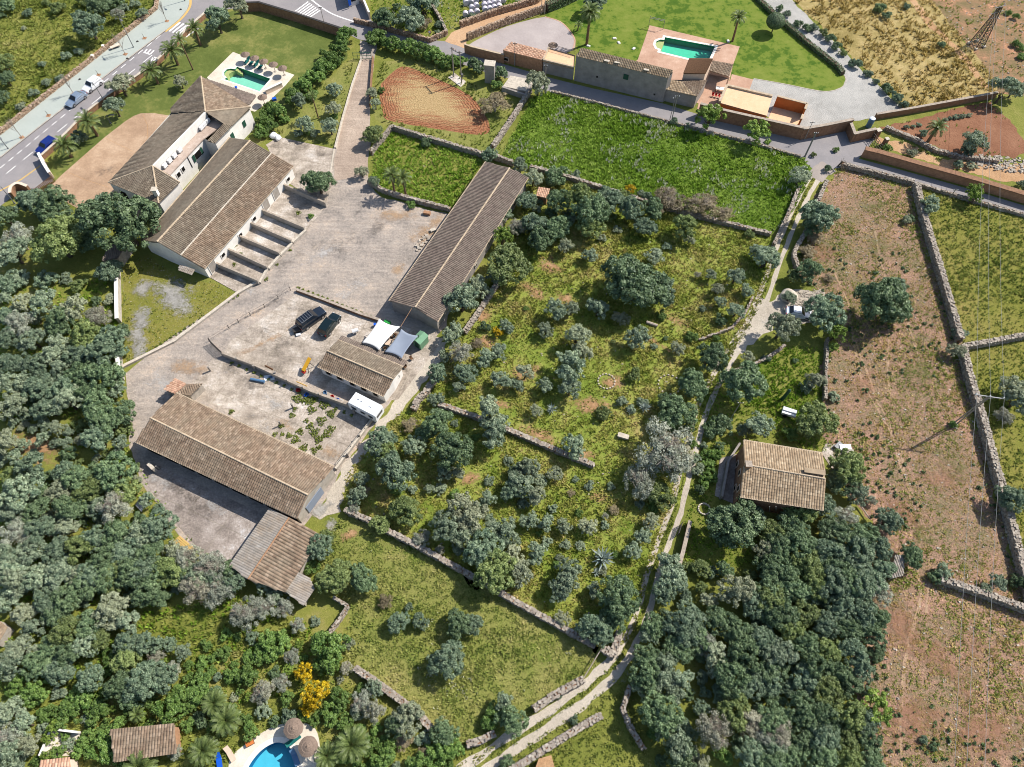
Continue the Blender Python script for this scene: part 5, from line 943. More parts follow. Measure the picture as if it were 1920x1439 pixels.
# clipped hedges
def hedge(px, width, h, label, seed):
    P = pts(px); e = empty('clipped_hedge', P[0], 0, label, 'hedge'); r = np.random.default_rng(seed); out = []; nn_ = []
    for i in range(len(P) - 1):
        a, b = np.array(P[i] - P[0]), np.array(P[i + 1] - P[0]); L = np.linalg.norm(b - a); d = (b - a) / L; n = np.array([-d[1], d[0], 0]); k = int(L * (width + 2 * h) * 45)
        s = r.random(k); t = r.uniform(-1, 1, k) * (width + 2 * h); x = np.clip(t, -width / 2, width / 2); over = np.abs(t) > width / 2; z = np.where(over, h - np.abs(r.random(k)) * h, h)
        pos = a + s[:, None] * (b - a) + x[:, None] * n + r.normal(0, .06, (k, 3)); pos[:, 2] = z + r.normal(0, .05, k); nr = np.where(over[:, None], np.sign(t)[:, None] * n, np.array([[0, 0, 1.]]))
        out.append(pos); nn_.append(nr)
    pos, nr = np.concatenate(out), unit(np.concatenate(nn_) + r.normal(0, .5, (sum(map(len, out)), 3)))
    link(bpy.data.objects.new('foliage', npmesh('foliage', leaves(pos, nr, r.uniform(.12, .26, len(pos)), r), 4, MT['oak'], r.random(len(pos)))), e)
    m = MB(); Q = [p - P[0] + Vector((0, 0, h * .48)) for p in P]
    for i in range(len(Q) - 1): m.bar(Q[i], Q[i + 1], width * .8, h * .9)
    m.build('core', MT['bark'], e); return e
hedge([(1395, -28), (1420, 2), (1445, 26), (1475, 52), (1510, 82), (1545, 110), (1570, 130), (1578, 142)], .9, .9, 'low clipped hedge along the edge of the villa lawn and drive', 1)
hedge([(1024, 22), (1050, 12), (1100, -12)], 1.4, 1.9, 'tall clipped hedge between dirt lane and villa lawn', 2)
# clipped ball tree
e = empty('topiary_ball', at(1447, 61, 0), 0, 'round clipped topiary ball on the villa lawn', 'topiary'); r = np.random.default_rng(5); d = unit(r.normal(size=(5200, 3)))
link(bpy.data.objects.new('crown', npmesh('crown', leaves(d * np.array([1.9, 1.9, 1.5]) + np.array([0, 0, 2.6]), unit(d + r.normal(0, .3, d.shape)), r.uniform(.1, .2, len(d)), r), 4, MT['oak'], r.random(len(d)))), e)
MB().tube((0, 0, 0), (0, 0, 2.2), .14, .1).build('trunk', MT['bark'], e); bm = bmesh.new(); bmesh.ops.create_icosphere(bm, subdivisions=3, radius=1); me = bpy.data.meshes.new('core'); bm.to_mesh(me); bm.free(); me.materials.append(MT['bark']); o = link(bpy.data.objects.new('core', me), e); o.scale = (1.8, 1.8, 1.4); o.location = (0, 0, 2.6)
# palms: every frond a part of its own
def frond_mesh(name, mat, L=1.0, droop=.55, nl=15, leaf=.2, seed=0, w_=.022):
    """arching rachis with two rows of broad leaflets in a shallow V"""
    r = np.random.default_rng(seed); t = np.linspace(0, 1, nl); x = t * .98 - .2 * t ** 3; z = .42 * t - droop * t ** 2.2; V = []; P = np.stack([x, 0 * x, z], 1)
    for i in range(nl - 1):
        V += [P[i] + (0, -w_, 0), P[i] + (0, w_, 0), P[i + 1] + (0, w_ * .7, 0), P[i + 1] + (0, -w_ * .7, 0)]
        dx = P[i + 1] - P[i]
        for s in (-1, 1):
            if t[i] < .06: continue
            l = leaf * math.sin(math.pi * min(1, .2 + t[i] * .72)) ** .5 * r.uniform(.85, 1.1); d = dx / np.linalg.norm(dx)
            tip = P[i] + d * l * .75 + np.array([0, s * l * .62, .22 * l]); V += [P[i], P[i] + dx * .85, tip + d * .03, tip]
    V = np.array(V) * L; return npmesh(name, V, 4, mat, np.clip(r.normal(.5, .2, len(V) // 4), 0, 1))
FR = [frond_mesh('frond', MT['palm'], seed=i, droop=.42 + .14 * i) for i in range(3)]; FRD = frond_mesh('dry_frond', MT['palmdry'], droop=.9, seed=9)
def palm(base, top, label, R, nf=30, trunk_r=.28, skirt=0, low=None):
    b = at(*base); best = min((k * .1 for k in range(8, 120)), key=lambda h: (lambda q: abs(q[1] - top[1]))(proj(Vector((b.x, b.y, h)))))
    e = empty('palm_tree', b, random.uniform(0, 6), label, 'palm'); h = low or best; m = MB(); n = 9; lx, ly = random.uniform(-.2, .2), random.uniform(-.2, .2)
    for i in range(n):
        f0, f1 = i / n, (i + 1) / n; m.tube((lx * f0 * f0, ly * f0 * f0, h * f0), (lx * f1 * f1, ly * f1 * f1, h * f1 + .02), trunk_r * (1.12 - .3 * f0), trunk_r * (1 - .3 * f1), 9)
    m.tube((lx, ly, h), (lx, ly, h + .4), trunk_r * 1.3, trunk_r * .5, 9).build('trunk', MT['palmbark'], e)
    for i in range(nf):
        a = i * 2.4; el = rad(78) - rad(88) * (i / nf) ** .9
        o = bpy.data.objects.new('frond', FR[i % 3]); o.scale = (R,) * 3; o.location = (lx, ly, h + .25); o.rotation_euler = (random.uniform(-.2, .2), -el + rad(18), a); link(o, e)
    for i in range(skirt):
        o = bpy.data.objects.new('dry_frond', FRD); o.scale = (R * .6,) * 3; o.location = (lx, ly, h - .1 - .5 * random.random()); o.rotation_euler = (0, rad(60), i * 2.4); link(o, e)
    return e
def proj(P):
    c = RM.T @ (np.array(P) - np.array([0, 0, CAMH])); return CX + F * c[0] / c[2], CY + F * c[1] / c[2]
palm((376, 85), (372, 58), 'date palm nearest the zebra crossing on the hotel lawn', 2.4); palm((334, 122), (321, 98), 'date palm second from the zebra crossing, leaning trunk', 2.9); palm((362, 131), (346, 76), 'tall slender palm on the hotel lawn', 1.9, 24, .14)
palm((296, 157), (287, 137), 'date palm beside the garden wall, third along the street', 2.6); palm((183, 255), (166, 230), 'date palm on the corner of the orange forecourt', 2.8); palm((134, 295), (121, 276), 'date palm behind the blue car', 2.6)
palm((597, 222), (585, 184), 'slim fan palm on the dry plot beside the drive', 1.3, 20, .13, 8); palm((740, 362), (734, 330), 'left of the two shaggy fan palms in the enclosure', 2.1, 24, .2, 14); palm((761, 367), (759, 338), 'right of the two shaggy fan palms in the enclosure', 2.0, 24, .2, 14)
palm((1100, 84), (1104, 26), 'tall date palm beside the villa patio', 2.7, 36, .3, 6); palm((1373, 78), (1382, 36), 'date palm at the corner of the villa pool terrace', 2.1, 30, .24); palm((1737, 270), (1752, 243), 'palm leaning over the red soil garden', 2.3, 32, .3)
palm((1083, 58), (1081, 50), 'small spiky palm in a bed beside the villa patio', 1.2, 22, .15)
palm((412, 1320), (411, 1313), 'upper spiky palm in the bottom left garden', 2.0, 28, .2, low=1.4); palm((436, 1355), (438, 1347), 'broad palm above the crazy paving', 2.4, 26, .25, low=1.4); palm((392, 1412), (390, 1404), 'palm beside the blue lounger', 2.2, 30, .2, low=1.4); palm((275, 1438), (274, 1428), 'palm in front of the tiled pavilion', 2.4, 30, .22, low=1.4); palm((668, 1398), (666, 1391), 'big palm right of the round straw parasols', 2.7, 26, .26, low=1.4); palm((616, 1420), (615, 1414), 'palm beside the bright blue pool', 2.0, 24, .22, low=1.4); palm((270, 1340), (269, 1332), 'small pale palm above the tiled pavilion', 1.3, 20, .15, low=1.4)
# agaves
V = np.array([(0, -.06, 0), (0, .06, 0), (.55, .075, .28), (.55, -.075, .28), (.55, -.075, .28), (.55, .075, .28), (1., .004, .34), (1., -.004, .34)]); AG = npmesh('leaf', V, 4, MT['agave'], np.array([.4, .7]))
for (px, py), R, lb in (((1034, 770), 1.1, 'blue-grey agave rosette in the middle of the grove'), ((1129, 1050), 2.0, 'large blue-grey agave at the foot of the grove'), ((1118, 1074), .8, 'little agave beside the large one'), ((1208, 768), 1.2, 'agave in the cactus clump in the grove'), ((1182, 772), .8, 'small agave at the left of the cactus clump')):
    e = empty('agave', at(px, py), 0, lb, 'agave')
    for i in range(30):
        o = bpy.data.objects.new('leaf', AG); o.scale = (R * random.uniform(.8, 1.1), R, R); o.rotation_euler = (random.uniform(-.2, .2), -rad(62 * (1 - i / 30) ** 1.0), i * 2.4); o.location = (0, 0, .1); link(o, e)
# bare street trees
BT = [branch_mesh('branches', 200 + i, 4, MT['twig'], 2.6, .24, 5, .07, 1.1, 3, .62) for i in range(2)]
for i, ((px, py), lb) in enumerate((((313, 40), 'nearest the zebra crossing'), ((235, 102), 'beside the beige bench'), ((138, 176), 'behind the silver car'), ((41, 258), 'near the left edge'))):
    e = empty('street_tree', at(px, py, .14), i * 1.3, 'slender bare street tree on the pavement ' + lb, 'tree', 'bare street trees'); link(bpy.data.objects.new('branches', BT[i % 2]), e)
    MB().box((0, 0, .01), (.8, .8, .02)).build('tree_pit', MT['rustwall'], e)
for i, (px, py) in enumerate(((271, 72), (185, 141), (91, 217))):
    e = empty('tree_stump', at(px, py, .14), 0, ('cut sapling stub in a tree pit near the zebra crossing', 'cut sapling stub in a tree pit behind the white car', 'cut sapling stub in a tree pit left of the silver car')[i], 'stump'); MB().tube((0, 0, 0), (-.15, .1, 1.0), .05, .03).build('stem', MT['bark'], e); MB().box((0, 0, .01), (.8, .8, .02)).build('tree_pit', MT['rustwall'], e)
e = empty('dead_tree', at(1571, 312), .6, 'leafless forked tree at the lane junction', 'tree'); o = link(bpy.data.objects.new('branches', branch_mesh('branches', 301, 4, MT['bark'], 2.6, .55, 3, .16, .6, 3, .5)), e); e.rotation_euler = (0, .25, 0)

# ---------------------------------------------------------------- grass, weeds, flowers
def inside(P, X, Y):
    c = np.zeros(len(X), bool); n = len(P); j = n - 1
    for i in range(n):
        xi, yi, xj, yj = P[i].x, P[i].y, P[j].x, P[j].y
        c ^= ((yi > Y) != (yj > Y)) & (X < (xj - xi) * (Y - yi) / (yj - yi + 1e-12) + xi); j = i
    return c
def vnoise(X, Y, s, seed):
    r = np.random.default_rng(seed); T = r.random((64, 64)); x, y = X * s + 1000, Y * s + 1000; i, j = np.floor(x).astype(int), np.floor(y).astype(int); fx, fy = x - i, y - j
    fx, fy = fx * fx * (3 - 2 * fx), fy * fy * (3 - 2 * fy); g_ = lambda a, b: T[a % 64, b % 64]
    return (g_(i, j) * (1 - fx) + g_(i + 1, j) * fx) * (1 - fy) + (g_(i, j + 1) * (1 - fx) + g_(i + 1, j + 1) * fx) * fy
def scatter(name, px, dens, h, mat, label, cat='grass', nb=5, width=.09, lean=.6, clump=0.0, cs=.25, seed=1, holes=(), kind='stuff', flat=1.0):
    r = np.random.default_rng(seed); P = pts(px); x0, x1 = min(p.x for p in P), max(p.x for p in P); y0, y1 = min(p.y for p in P), max(p.y for p in P); n = int((x1 - x0) * (y1 - y0) * dens)
    X, Y = r.uniform(x0, x1, n), r.uniform(y0, y1, n); k = inside(P, X, Y)
    for hh in holes: k &= ~inside(pts(hh), X, Y)
    if clump: k &= (vnoise(X, Y, cs, seed + 50) * .6 + vnoise(X, Y, cs * 3.1, seed + 51) * .4 + r.normal(0, .06, n)) > clump
    for bx, by, ra, rb, ro in BARE:
        u_, v_ = (X - bx) * math.cos(ro) + (Y - by) * math.sin(ro), -(X - bx) * math.sin(ro) + (Y - by) * math.cos(ro); k &= (u_ / ra) ** 2 + (v_ / rb) ** 2 > r.uniform(-.5, 1.5, n)
    X, Y = X[k], Y[k]; n = len(X); s = r.uniform(.55, 1.35, n) * (0.7 + .6 * vnoise(X, Y, .2, 3)); a = r.uniform(0, 6.28, (n, nb)) ; L = lean * r.uniform(.5, 1.3, (n, nb)); H = h * s[:, None] * r.uniform(.7, 1.2, (n, nb)) * flat
    ca, sa = np.cos(a), np.sin(a); b = np.stack([X[:, None] + ca * .08 * s[:, None], Y[:, None] + sa * .08 * s[:, None], np.zeros((n, nb)) + .01], -1)
    tip = np.stack([b[..., 0] + ca * L * h * s[:, None], b[..., 1] + sa * L * h * s[:, None], H], -1); side = np.stack([-sa, ca, 0 * ca], -1) * (width * s)[:, None, None]
    V = np.stack([b - side, b + side, tip], 2).reshape(-1, 3); t = np.clip(np.repeat(r.normal(.5, .22, n), nb) + r.normal(0, .1, n * nb), 0, 1)
    o = link(bpy.data.objects.new(name, npmesh(name, V, 3, MT[mat], t))); return tg(o, label, cat, None, kind)
scatter('orchard_grass', ORCH, 7.5, .3, 't_orch', 'rough yellow-green grass under the olive trees', width=.10, seed=11, lean=.9)
scatter('meadow_grass', [(-80, 230), (60, 205), (290, 12), (300, -40), (-160, -40)], 4.5, .36, 't_mead', 'long grass in the meadow beside the street', width=.11, seed=12, lean=1.)
scatter('lush_grass', LUSH, 8, .36, 't_lush', 'bright green grass in the field below the lane', width=.11, seed=13, lean=.8)
scatter('field_grass', LOW, 8, .24, 't_low', 'dry olive grass in the lower field', width=.09, seed=14, lean=1.)
scatter('east_grass', OLIV, 4.5, .25, 't_mead', 'olive coloured grass in the far right field', width=.1, seed=15, lean=1.)
scatter('enclosure_grass', [(700, 292), (736, 248), (797, 266), (897, 296), (905, 305), (845, 393), (779, 376), (700, 345)], 7, .36, 't_lush', 'weedy grass inside the walled enclosure', width=.11, seed=16, lean=.9)
scatter('verge_grass', [(720, 115), (800, 110), (870, 150), (960, 190), (940, 290), (897, 290), (735, 240), (700, 225), (703, 150)], 3.2, .35, 't_mead', 'grass round the ploughed plot', seed=17, clump=.42, holes=[[(714, 158), (744, 130), (768, 127), (823, 150), (863, 169), (892, 190), (918, 235), (903, 253), (823, 243), (731, 227), (712, 185)]])
scatter('crop_straw', CROP, 3.6, .5, 't_dry', 'dry straw coloured crop in clumps beside the villa drive', 'straw', width=.13, seed=18, clump=.42, cs=.5, lean=.8)
scatter('wood_grass', [(0, 540), (220, 520), (232, 700), (250, 850), (340, 990), (470, 1110), (640, 1200), (640, 1300), (300, 1340), (0, 1300)], 1.6, .4, 't_lush', 'green undergrowth between the trees of the left wood', width=.12, seed=19, holes=[[(0, 790), (60, 800), (140, 830), (150, 870), (90, 880), (0, 890)]])
scatter('soil_stubble', BROWN, 3.5, .15, 't_dry', 'sparse dry stubble on the brown field', 'stubble', width=.07, seed=20, lean=1.4)
scatter('soil_grass', BROWN, 4, .2, 't_mead', 'thin patches of green grass on the brown field', width=.08, seed=21, clump=.47, cs=.12, lean=1.2)
scatter('garden_plot_grass', [(1400, 700), (1470, 655), (1540, 650), (1543, 760), (1500, 790), (1420, 770)], 4, .3, 't_lush', 'green grass in the vegetable plot above the house', seed=22)
scatter('white_flowers', LUSH, 4.0, .55, 'flower', 'white flower heads scattered over the bright green field', 'flowers', nb=3, width=.12, lean=.3, clump=.62, cs=.22, seed=23)
scatter('daisies', LOW, 3.0, .35, 'flower', 'white flowers in the lower field', 'flowers', nb=3, width=.1, lean=.3, clump=.68, cs=.12, seed=24)
scatter('enclosure_flowers', [(760, 285), (897, 296), (850, 385), (790, 375)], 2., .5, 'flower', 'pale flowers in the walled enclosure', 'flowers', nb=3, width=.1, lean=.3, clump=.6, seed=25)
scatter('far_meadow_flowers', [(700, 30), (800, -20), (1000, -20), (960, 20), (860, 48), (840, 60)], 2., .5, 'flower', 'white flowers round the hay bales', 'flowers', nb=3, width=.12, lean=.3, clump=.58, seed=26)
scatter('far_meadow_grass', [(700, 30), (690, -20), (1010, -20), (960, 16), (862, 46), (835, 60), (800, 70)], 3, .4, 't_lush', 'grass round the hay bales', seed=27)
scatter('gravel_lot_grass_tufts', GRL, 5, .16, 't_mead', 'short grass creeping over the gravel lot', seed=28, clump=.44, cs=.3)
scatter('track_median_grass', [(1527, 338), (1490, 408), (1455, 493), (1430, 563), (1404, 620), (1370, 670), (1345, 717), (1320, 768), (1302, 828), (1284, 902), (1268, 962), (1246, 1022), (1225, 1084), (1211, 1142), (1189, 1197), (1153, 1255), (1087, 1312), (1002, 1372), (892, 1444), (887, 1436), (997, 1364), (1082, 1304), (1147, 1249), (1183, 1193), (1205, 1138), (1219, 1080), (1240, 1018), (1263, 958), (1278, 898), (1297, 822), (1315, 763), (1339, 713), (1365, 666), (1399, 616), (1427, 557), (1452, 487), (1487, 402), (1524, 334)], 12, .2, 't_mead', 'grass strip between the wheel ruts of the farm track', seed=35)
scatter('plot_weeds', [(500, 262), (560, 190), (610, 150), (662, 112), (656, 165), (636, 232), (626, 274), (570, 262)], 3, .3, 't_low', 'weeds on the dry plot left of the drive', seed=29, clump=.46, cs=.3)
scatter('far_field_tufts', [(1720, -40), (2000, -40), (2010, 180), (1870, 165), (1800, 75)], 1.6, .22, 't_low', 'thin grass on the far stony field', seed=30, clump=.5, cs=.3)
scatter('red_garden_weeds', [(1650, 240), (1700, 226), (1860, 190), (1935, 280), (1870, 300), (1710, 262)], 1.2, .25, 't_mead', 'weeds on the red soil', seed=31, clump=.6, cs=.4)
scatter('south_grass', [(880, 1405), (1000, 1375), (1090, 1315), (1150, 1265), (1190, 1300), (1210, 1400), (1240, 1480), (900, 1480)], 6, .26, 't_low', 'grass either side of the bottom track', seed=32, holes=[[(880, 1445), (1000, 1366), (1090, 1305), (1150, 1250), (1165, 1262), (1090, 1330), (1000, 1390), (905, 1455)]])
scatter('house_grass', [(1310, 720), (1410, 690), (1480, 650), (1540, 650), (1543, 770), (1560, 850), (1400, 820), (1345, 860), (1330, 960), (1420, 1000), (1420, 1060), (1270, 1075), (1300, 900)], 5, .3, 't_lush', 'green grass round the tiled house', seed=33)
scatter('garden_grass', [(60, 1190), (480, 1120), (650, 1230), (800, 1365), (880, 1400), (860, 1480), (600, 1480), (600, 1370), (540, 1345), (450, 1395), (400, 1480), (60, 1480)], 5, .34, 't_mead', 'undergrowth in the bottom left garden', seed=34)
def fill(px, n, kinds, rmin, rmax, seed, gap=.75):
    r_ = random.Random(seed); P = pts(px); k = 0; t_ = 0; have = [(t[1], t[2], t[3] / mpp(t[1], t[2])) for t in TREES]
    while k < n and t_ < n * 40:
        t_ += 1; x, y = r_.uniform(min(p[0] for p in px), max(p[0] for p in px)), r_.uniform(min(p[1] for p in px), max(p[1] for p in px)); q = at(x, y); rr = r_.uniform(rmin, rmax)
        if not inside(P, np.array([q.x]), np.array([q.y]))[0] or any((x - a) ** 2 + (y - b) ** 2 < (gap * (rr + c)) ** 2 for a, b, c in have): continue
        tree(x, y, rr, r_.choice(kinds)); have.append((x, y, rr)); k += 1
fill([(20, 1230), (330, 1200), (480, 1180), (640, 1240), (660, 1340), (440, 1370), (330, 1370), (60, 1430)], 60, 'bbesbl', 9, 18, 5)
fill([(0, 560), (215, 560), (230, 700), (245, 860), (330, 1000), (430, 1080), (300, 1120), (0, 1150)], 40, 'eesoo', 9, 18, 6, .7)
fill([(620, 1350), (700, 1330), (800, 1380), (870, 1410), (860, 1439), (640, 1439)], 14, 'bbs', 10, 18, 7)
fill([(1240, 1060), (1400, 1060), (1660, 1000), (1650, 1439), (1230, 1439)], 30, 'edd', 12, 22, 8, .72)
fill([(960, 360), (1120, 370), (1240, 400), (1080, 420), (1000, 440)], 14, 'ees', 9, 16, 9)
fill([(650, 930), (720, 800), (820, 760), (1110, 880), (1230, 950), (1190, 1100), (1130, 1190), (900, 1080)], 22, 'ossb', 7, 14, 10)
fill([(1290, 800), (1345, 780), (1375, 800), (1340, 900), (1300, 960)], 10, 'bes', 9, 16, 11, .6)
def leafy(name, spots, mat, label, cat, dens=60, seed=1, h=.25):
    """flat patches of weeds: spots px,py,radius px"""
    r = np.random.default_rng(seed); out = []
    for px, py, rp in spots:
        c = np.array(at(px, py)); R = rp * mpp(px, py); n = int(dens * 3.14 * R * R) + 8; a = r.uniform(0, 6.28, n); q = np.sqrt(r.random(n)) * R * (1 + .3 * np.sin(3 * a + px)); p = np.stack([c[0] + np.cos(a) * q, c[1] + np.sin(a) * q, r.random(n) * h * (1 - .6 * q / (1.3 * R + .01)) + .05], 1); out.append(p)
    p = np.concatenate(out); nr = unit(r.normal(0, .6, p.shape) + np.array([0, 0, 1])); o = link(bpy.data.objects.new(name, npmesh(name, leaves(p, nr, r.uniform(.1, .22, len(p)), r), 4, MT[mat], r.random(len(p))))); return tg(o, label, cat, None, 'stuff')
leafy('yard_weeds', [(621, 776, 9), (603, 790, 9), (590, 812, 9), (582, 800, 7), (575, 790, 5), (563, 810, 7), (598, 825, 8), (612, 815, 8), (622, 805, 7), (555, 825, 8), (542, 818, 6), (530, 815, 4), (585, 770, 8), (572, 752, 9), (558, 748, 9), (585, 752, 10), (608, 762, 8), (553, 768, 5), (548, 780, 5), (570, 840, 8), (590, 845, 7), (600, 840, 5), (516, 815, 5), (528, 800, 5), (434, 773, 5)], 'weedy', 'green weed patches creeping over the cracked lower yard', 'weeds', 90, 41)
leafy('crack_weeds', [(435 + i * 14, 681 + i * 6.2, 3.2) for i in range(17)] + [(560 + i * 9, 541 + i * 3.6, 3.4) for i in range(16)] + [(240 + i * 9, 684 - i * 5.6, 2.6) for i in range(24)] + [(430, 470, 5), (440, 462, 4), (450, 480, 6), (470, 490, 6), (490, 500, 4), (500, 525, 4), (520, 497, 3), (545, 470, 3), (440, 497, 4), (560, 400, 5)], 'weedy', 'weeds growing along the yard walls and cracks', 'weeds', 80, 42)
r = np.random.default_rng(43); sp = []
PB = pts(BROWN)
while len(sp) < 330:
    x, y = r.uniform(1490, 1940), r.uniform(345, 1460); q = at(x, y)
    if inside(PB, np.array([q.x]), np.array([q.y]))[0] and vnoise(np.array([q.x]), np.array([q.y]), .08, 9)[0] > .38: sp.append((x, y, r.uniform(1.4, 3.6)))
leafy('asphodel_clumps', sp, 'weed', 'small dark green weed clumps dotted over the brown field', 'weeds', 160, 43, .35)
sp = [(r.uniform(-10, 260), 0, r.uniform(3, 7)) for _ in range(40)]; leafy('wall_weeds', [(x, 250 - x * .797 - r.uniform(2, 22), s) for x, _, s in sp], 'weedy', 'tall weeds behind the rubble wall beside the pavement', 'weeds', 70, 44, .6)
leafy('garden_flowers', [(1725, 283, 5), (1740, 288, 4), (1712, 275, 4), (1760, 300, 5), (1690, 268, 4), (1795, 306, 5)], 'weedy', 'low plants beside the orange garden path', 'plants', 80, 45, .4)
# loose stones
def rocks(name, n, px, smin, smax, label, seed):
    r = np.random.default_rng(seed); P = pts(px); x0, x1 = min(p.x for p in P), max(p.x for p in P); y0, y1 = min(p.y for p in P), max(p.y for p in P); X, Y = r.uniform(x0, x1, n * 3), r.uniform(y0, y1, n * 3); k = inside(P, X, Y); X, Y = X[k][:n], Y[k][:n]; n = len(X)
    cube = np.array([(x, y, z) for z in (-.5, .5) for y in (-.5, .5) for x in (-.5, .5)]); fi = [0, 2, 3, 1, 4, 5, 7, 6, 0, 1, 5, 4, 1, 3, 7, 5, 3, 2, 6, 7, 2, 0, 4, 6]
    s = r.uniform(smin, smax, (n, 1, 3)) * np.array([1, .8, .5]); v = cube[None] * s * (1 - .3 * (cube[None, :, 2:] > 0)) + r.normal(0, .12, (n, 8, 3)) * s; v += np.stack([X, Y, s[:, 0, 2] * .3], 1)[:, None]
    o = link(bpy.data.objects.new(name, npmesh(name, v[:, fi].reshape(-1, 3), 4, MT['stones'], np.repeat(r.uniform(.5, 1, n), 6)))); return tg(o, label, 'stones', None, 'stuff')
rocks('field_stones', 700, BROWN, .1, .4, 'loose pale stones on the brown field', 61); rocks('far_stones', 250, [(1720, -30), (1990, -30), (2000, 170), (1870, 165), (1800, 75)], .15, .5, 'pale stones on the far field', 62)
rocks('pull_in_rubble', 260, [(1480, 548), (1540, 545), (1555, 590), (1510, 600), (1470, 590)], .15, .6, 'white rubble round the parked car by the track', 63); rocks('gravel_stones', 900, GRL, .06, .16, 'loose gravel on the lot by the big barn', 64); rocks('garden_rubble', 200, [(1830, 290), (1940, 300), (1940, 330), (1820, 315)], .2, .8, 'heap of pale rocks at the end of the red garden', 65); rocks('orchard_stones', 400, ORCH, .1, .35, 'stones lying under the olive trees', 66)
# ---------------------------------------------------------------- vehicles
def paint(name, c, metal=.2): 
    g = G(name); g.col(c, .25, .5); g.b.inputs['Metallic'].default_value = metal; g.b.inputs['Coat Weight'].default_value = .6; g.b.inputs['Coat Roughness'].default_value = .08; return g.m
def loft(secs, mat, name, parent, bevel=0, smooth=False):
    """secs: (x, z0, z1, half width bottom, half width top) along the length"""
    V = []; Fc = []
    for x, z0, z1, wb, wt in secs: V += [(x, -wb, z0), (x, wb, z0), (x, wb * 1.02, (z0 + z1) * .5), (x, wt, z1), (x, -wt, z1), (x, -wb * 1.02, (z0 + z1) * .5)]
    for i in range(len(secs) - 1):
        for k in range(6): a, b = i * 6 + k, i * 6 + (k + 1) % 6; Fc.append((a, b, b + 6, a + 6))
    Fc += [tuple(reversed(range(6))), tuple(range(len(V) - 6, len(V)))]
    m = MB().add(V, [tuple(reversed(f)) for f in Fc]); return m.build(name, mat, parent, smooth, bevel)
def car(px, py, d0, d1, label, mat, L=4.4, W=1.8, H=1.5, suv=False, rack=False, flip=False, name='car', cat='car'):
    p = at(px, py, .6); p.z = .02; d = at(*d1) - at(*d0); d = -d if flip else d; e = empty(name, p, math.atan2(d.y, d.x), label, cat)
    h = L / 2; wz = .33 if not suv else .38; bz = H * .6
    loft([(-h, .42, bz * .82, W * .42, W * .38), (-h + .12, .3, bz * .97, W * .48, W * .44), (-h * .4, .26, bz, W * .5, W * .47), (h * .35, .26, bz * .98, W * .5, W * .47), (h * .7, .28, bz * .9, W * .49, W * .44), (h - .12, .3, bz * .8, W * .46, W * .4), (h, .4, bz * .66, W * .4, W * .36)], mat, 'body', e, .02)
    r0, r1 = (-h * .82, h * .12) if suv else (-h * .5, h * .05); f0, f1 = (-h * .93, h * .42) if suv else (-h * .82, h * .42)
    def quad(name_, P, m_, t=.02):
        P = [Vector(q) for q in P]; n = (P[1] - P[0]).cross(P[2] - P[0]).normalized() * t
        MB().add([q - n for q in P] + [q + n for q in P], [(3, 2, 1, 0), (4, 5, 6, 7), (0, 1, 5, 4), (1, 2, 6, 5), (2, 3, 7, 6), (3, 0, 4, 7)]).build(name_, m_, e)
    wb, wt = W * .455, W * .37
    loft([(f0, bz - .05, bz - .02, wb, wb), (r0, bz - .05, H, wb, wt), (r1, bz - .05, H, wb, wt), (f1, bz - .05, bz - .02, wb, wb)], mat, 'cabin', e)
    k = .12
    def L3(a, b, t): return tuple(a[i] + (b[i] - a[i]) * t for i in range(3))
    wsb, wst = (f1, wb, bz), (r1, wt, H)
    quad('windscreen', [L3((f1, -wb, bz), (r1, -wt, H), .12), L3((f1, wb, bz), (r1, wt, H), .12), L3((f1, wb, bz), (r1, wt, H), .92), L3((f1, -wb, bz), (r1, -wt, H), .92)], MT['glass'])
    quad('rear_window', [L3((f0, wb, bz), (r0, wt, H), .2), L3((f0, -wb, bz), (r0, -wt, H), .2), L3((f0, -wb, bz), (r0, -wt, H), .9), L3((f0, wb, bz), (r0, wt, H), .9)], MT['glass'])
    for s in (-1, 1):
        for a0, a1 in ((.04, .48), (.53, .95)):
            A, B = L3((f0, s * wb, bz), (f1, s * wb, bz), a0 * .8 + .1), L3((f0, s * wb, bz), (f1, s * wb, bz), a1 * .8 + .1); Cc, Dd = L3((r0, s * wt, H), (r1, s * wt, H), a1), L3((r0, s * wt, H), (r1, s * wt, H), a0)
            q = [L3(A, Dd, .12), L3(B, Cc, .12), L3(B, Cc, .85), L3(A, Dd, .85)]; q = [(x, y + s * .012, z) for x, y, z in q]; quad('side_window', q if s < 0 else q[::-1], MT['glass'])
        MB().box((h - .1, s * W * .32, bz * .7), (.12, .34, .14)).build('headlight', MT['lampclear'], e); MB().box((-h + .05, s * W * .36, bz * .78), (.1, .26, .22)).build('tail_light', MT['lampred'], e); MB().box((f1 - .15, s * (W * .5 + .06), bz + .08), (.12, .18, .12)).build('mirror', mat, e)
        for x in (-h * .6, h * .62):
            w_ = MB().tube((0, -.11, 0), (0, .11, 0), wz, n=16).build('wheel', MT['rubber'], e); w_.location = (x, s * (W * .5 - .1), wz); MB().tube((0, s * .105, 0), (0, s * .12, 0), wz * .62, n=12).build('rim', MT['chrome'], w_)
        if rack: MB().bar((r0 + .1, s * wt * .9, H + .06), (r1, s * wt * .9, H + .06), .06).build('roof_rail', MT['steel'], e)
    if rack:
        for i in range(6): x = r0 + .2 + i * (r1 - r0 - .3) / 5; MB().bar((x, -wt * .9, H + .09), (x, wt * .9, H + .09), .05).build('roof_bar', MT['steel'], e)
    MB().box((h - .02, 0, .45), (.04, .5, .11)).build('number_plate', MT['whitepl'], e); MB().box((-h + .0, 0, .6), (.04, .5, .11)).build('number_plate', MT['whitepl'], e); return e
D0, D1 = (0, 297), (312, 57)
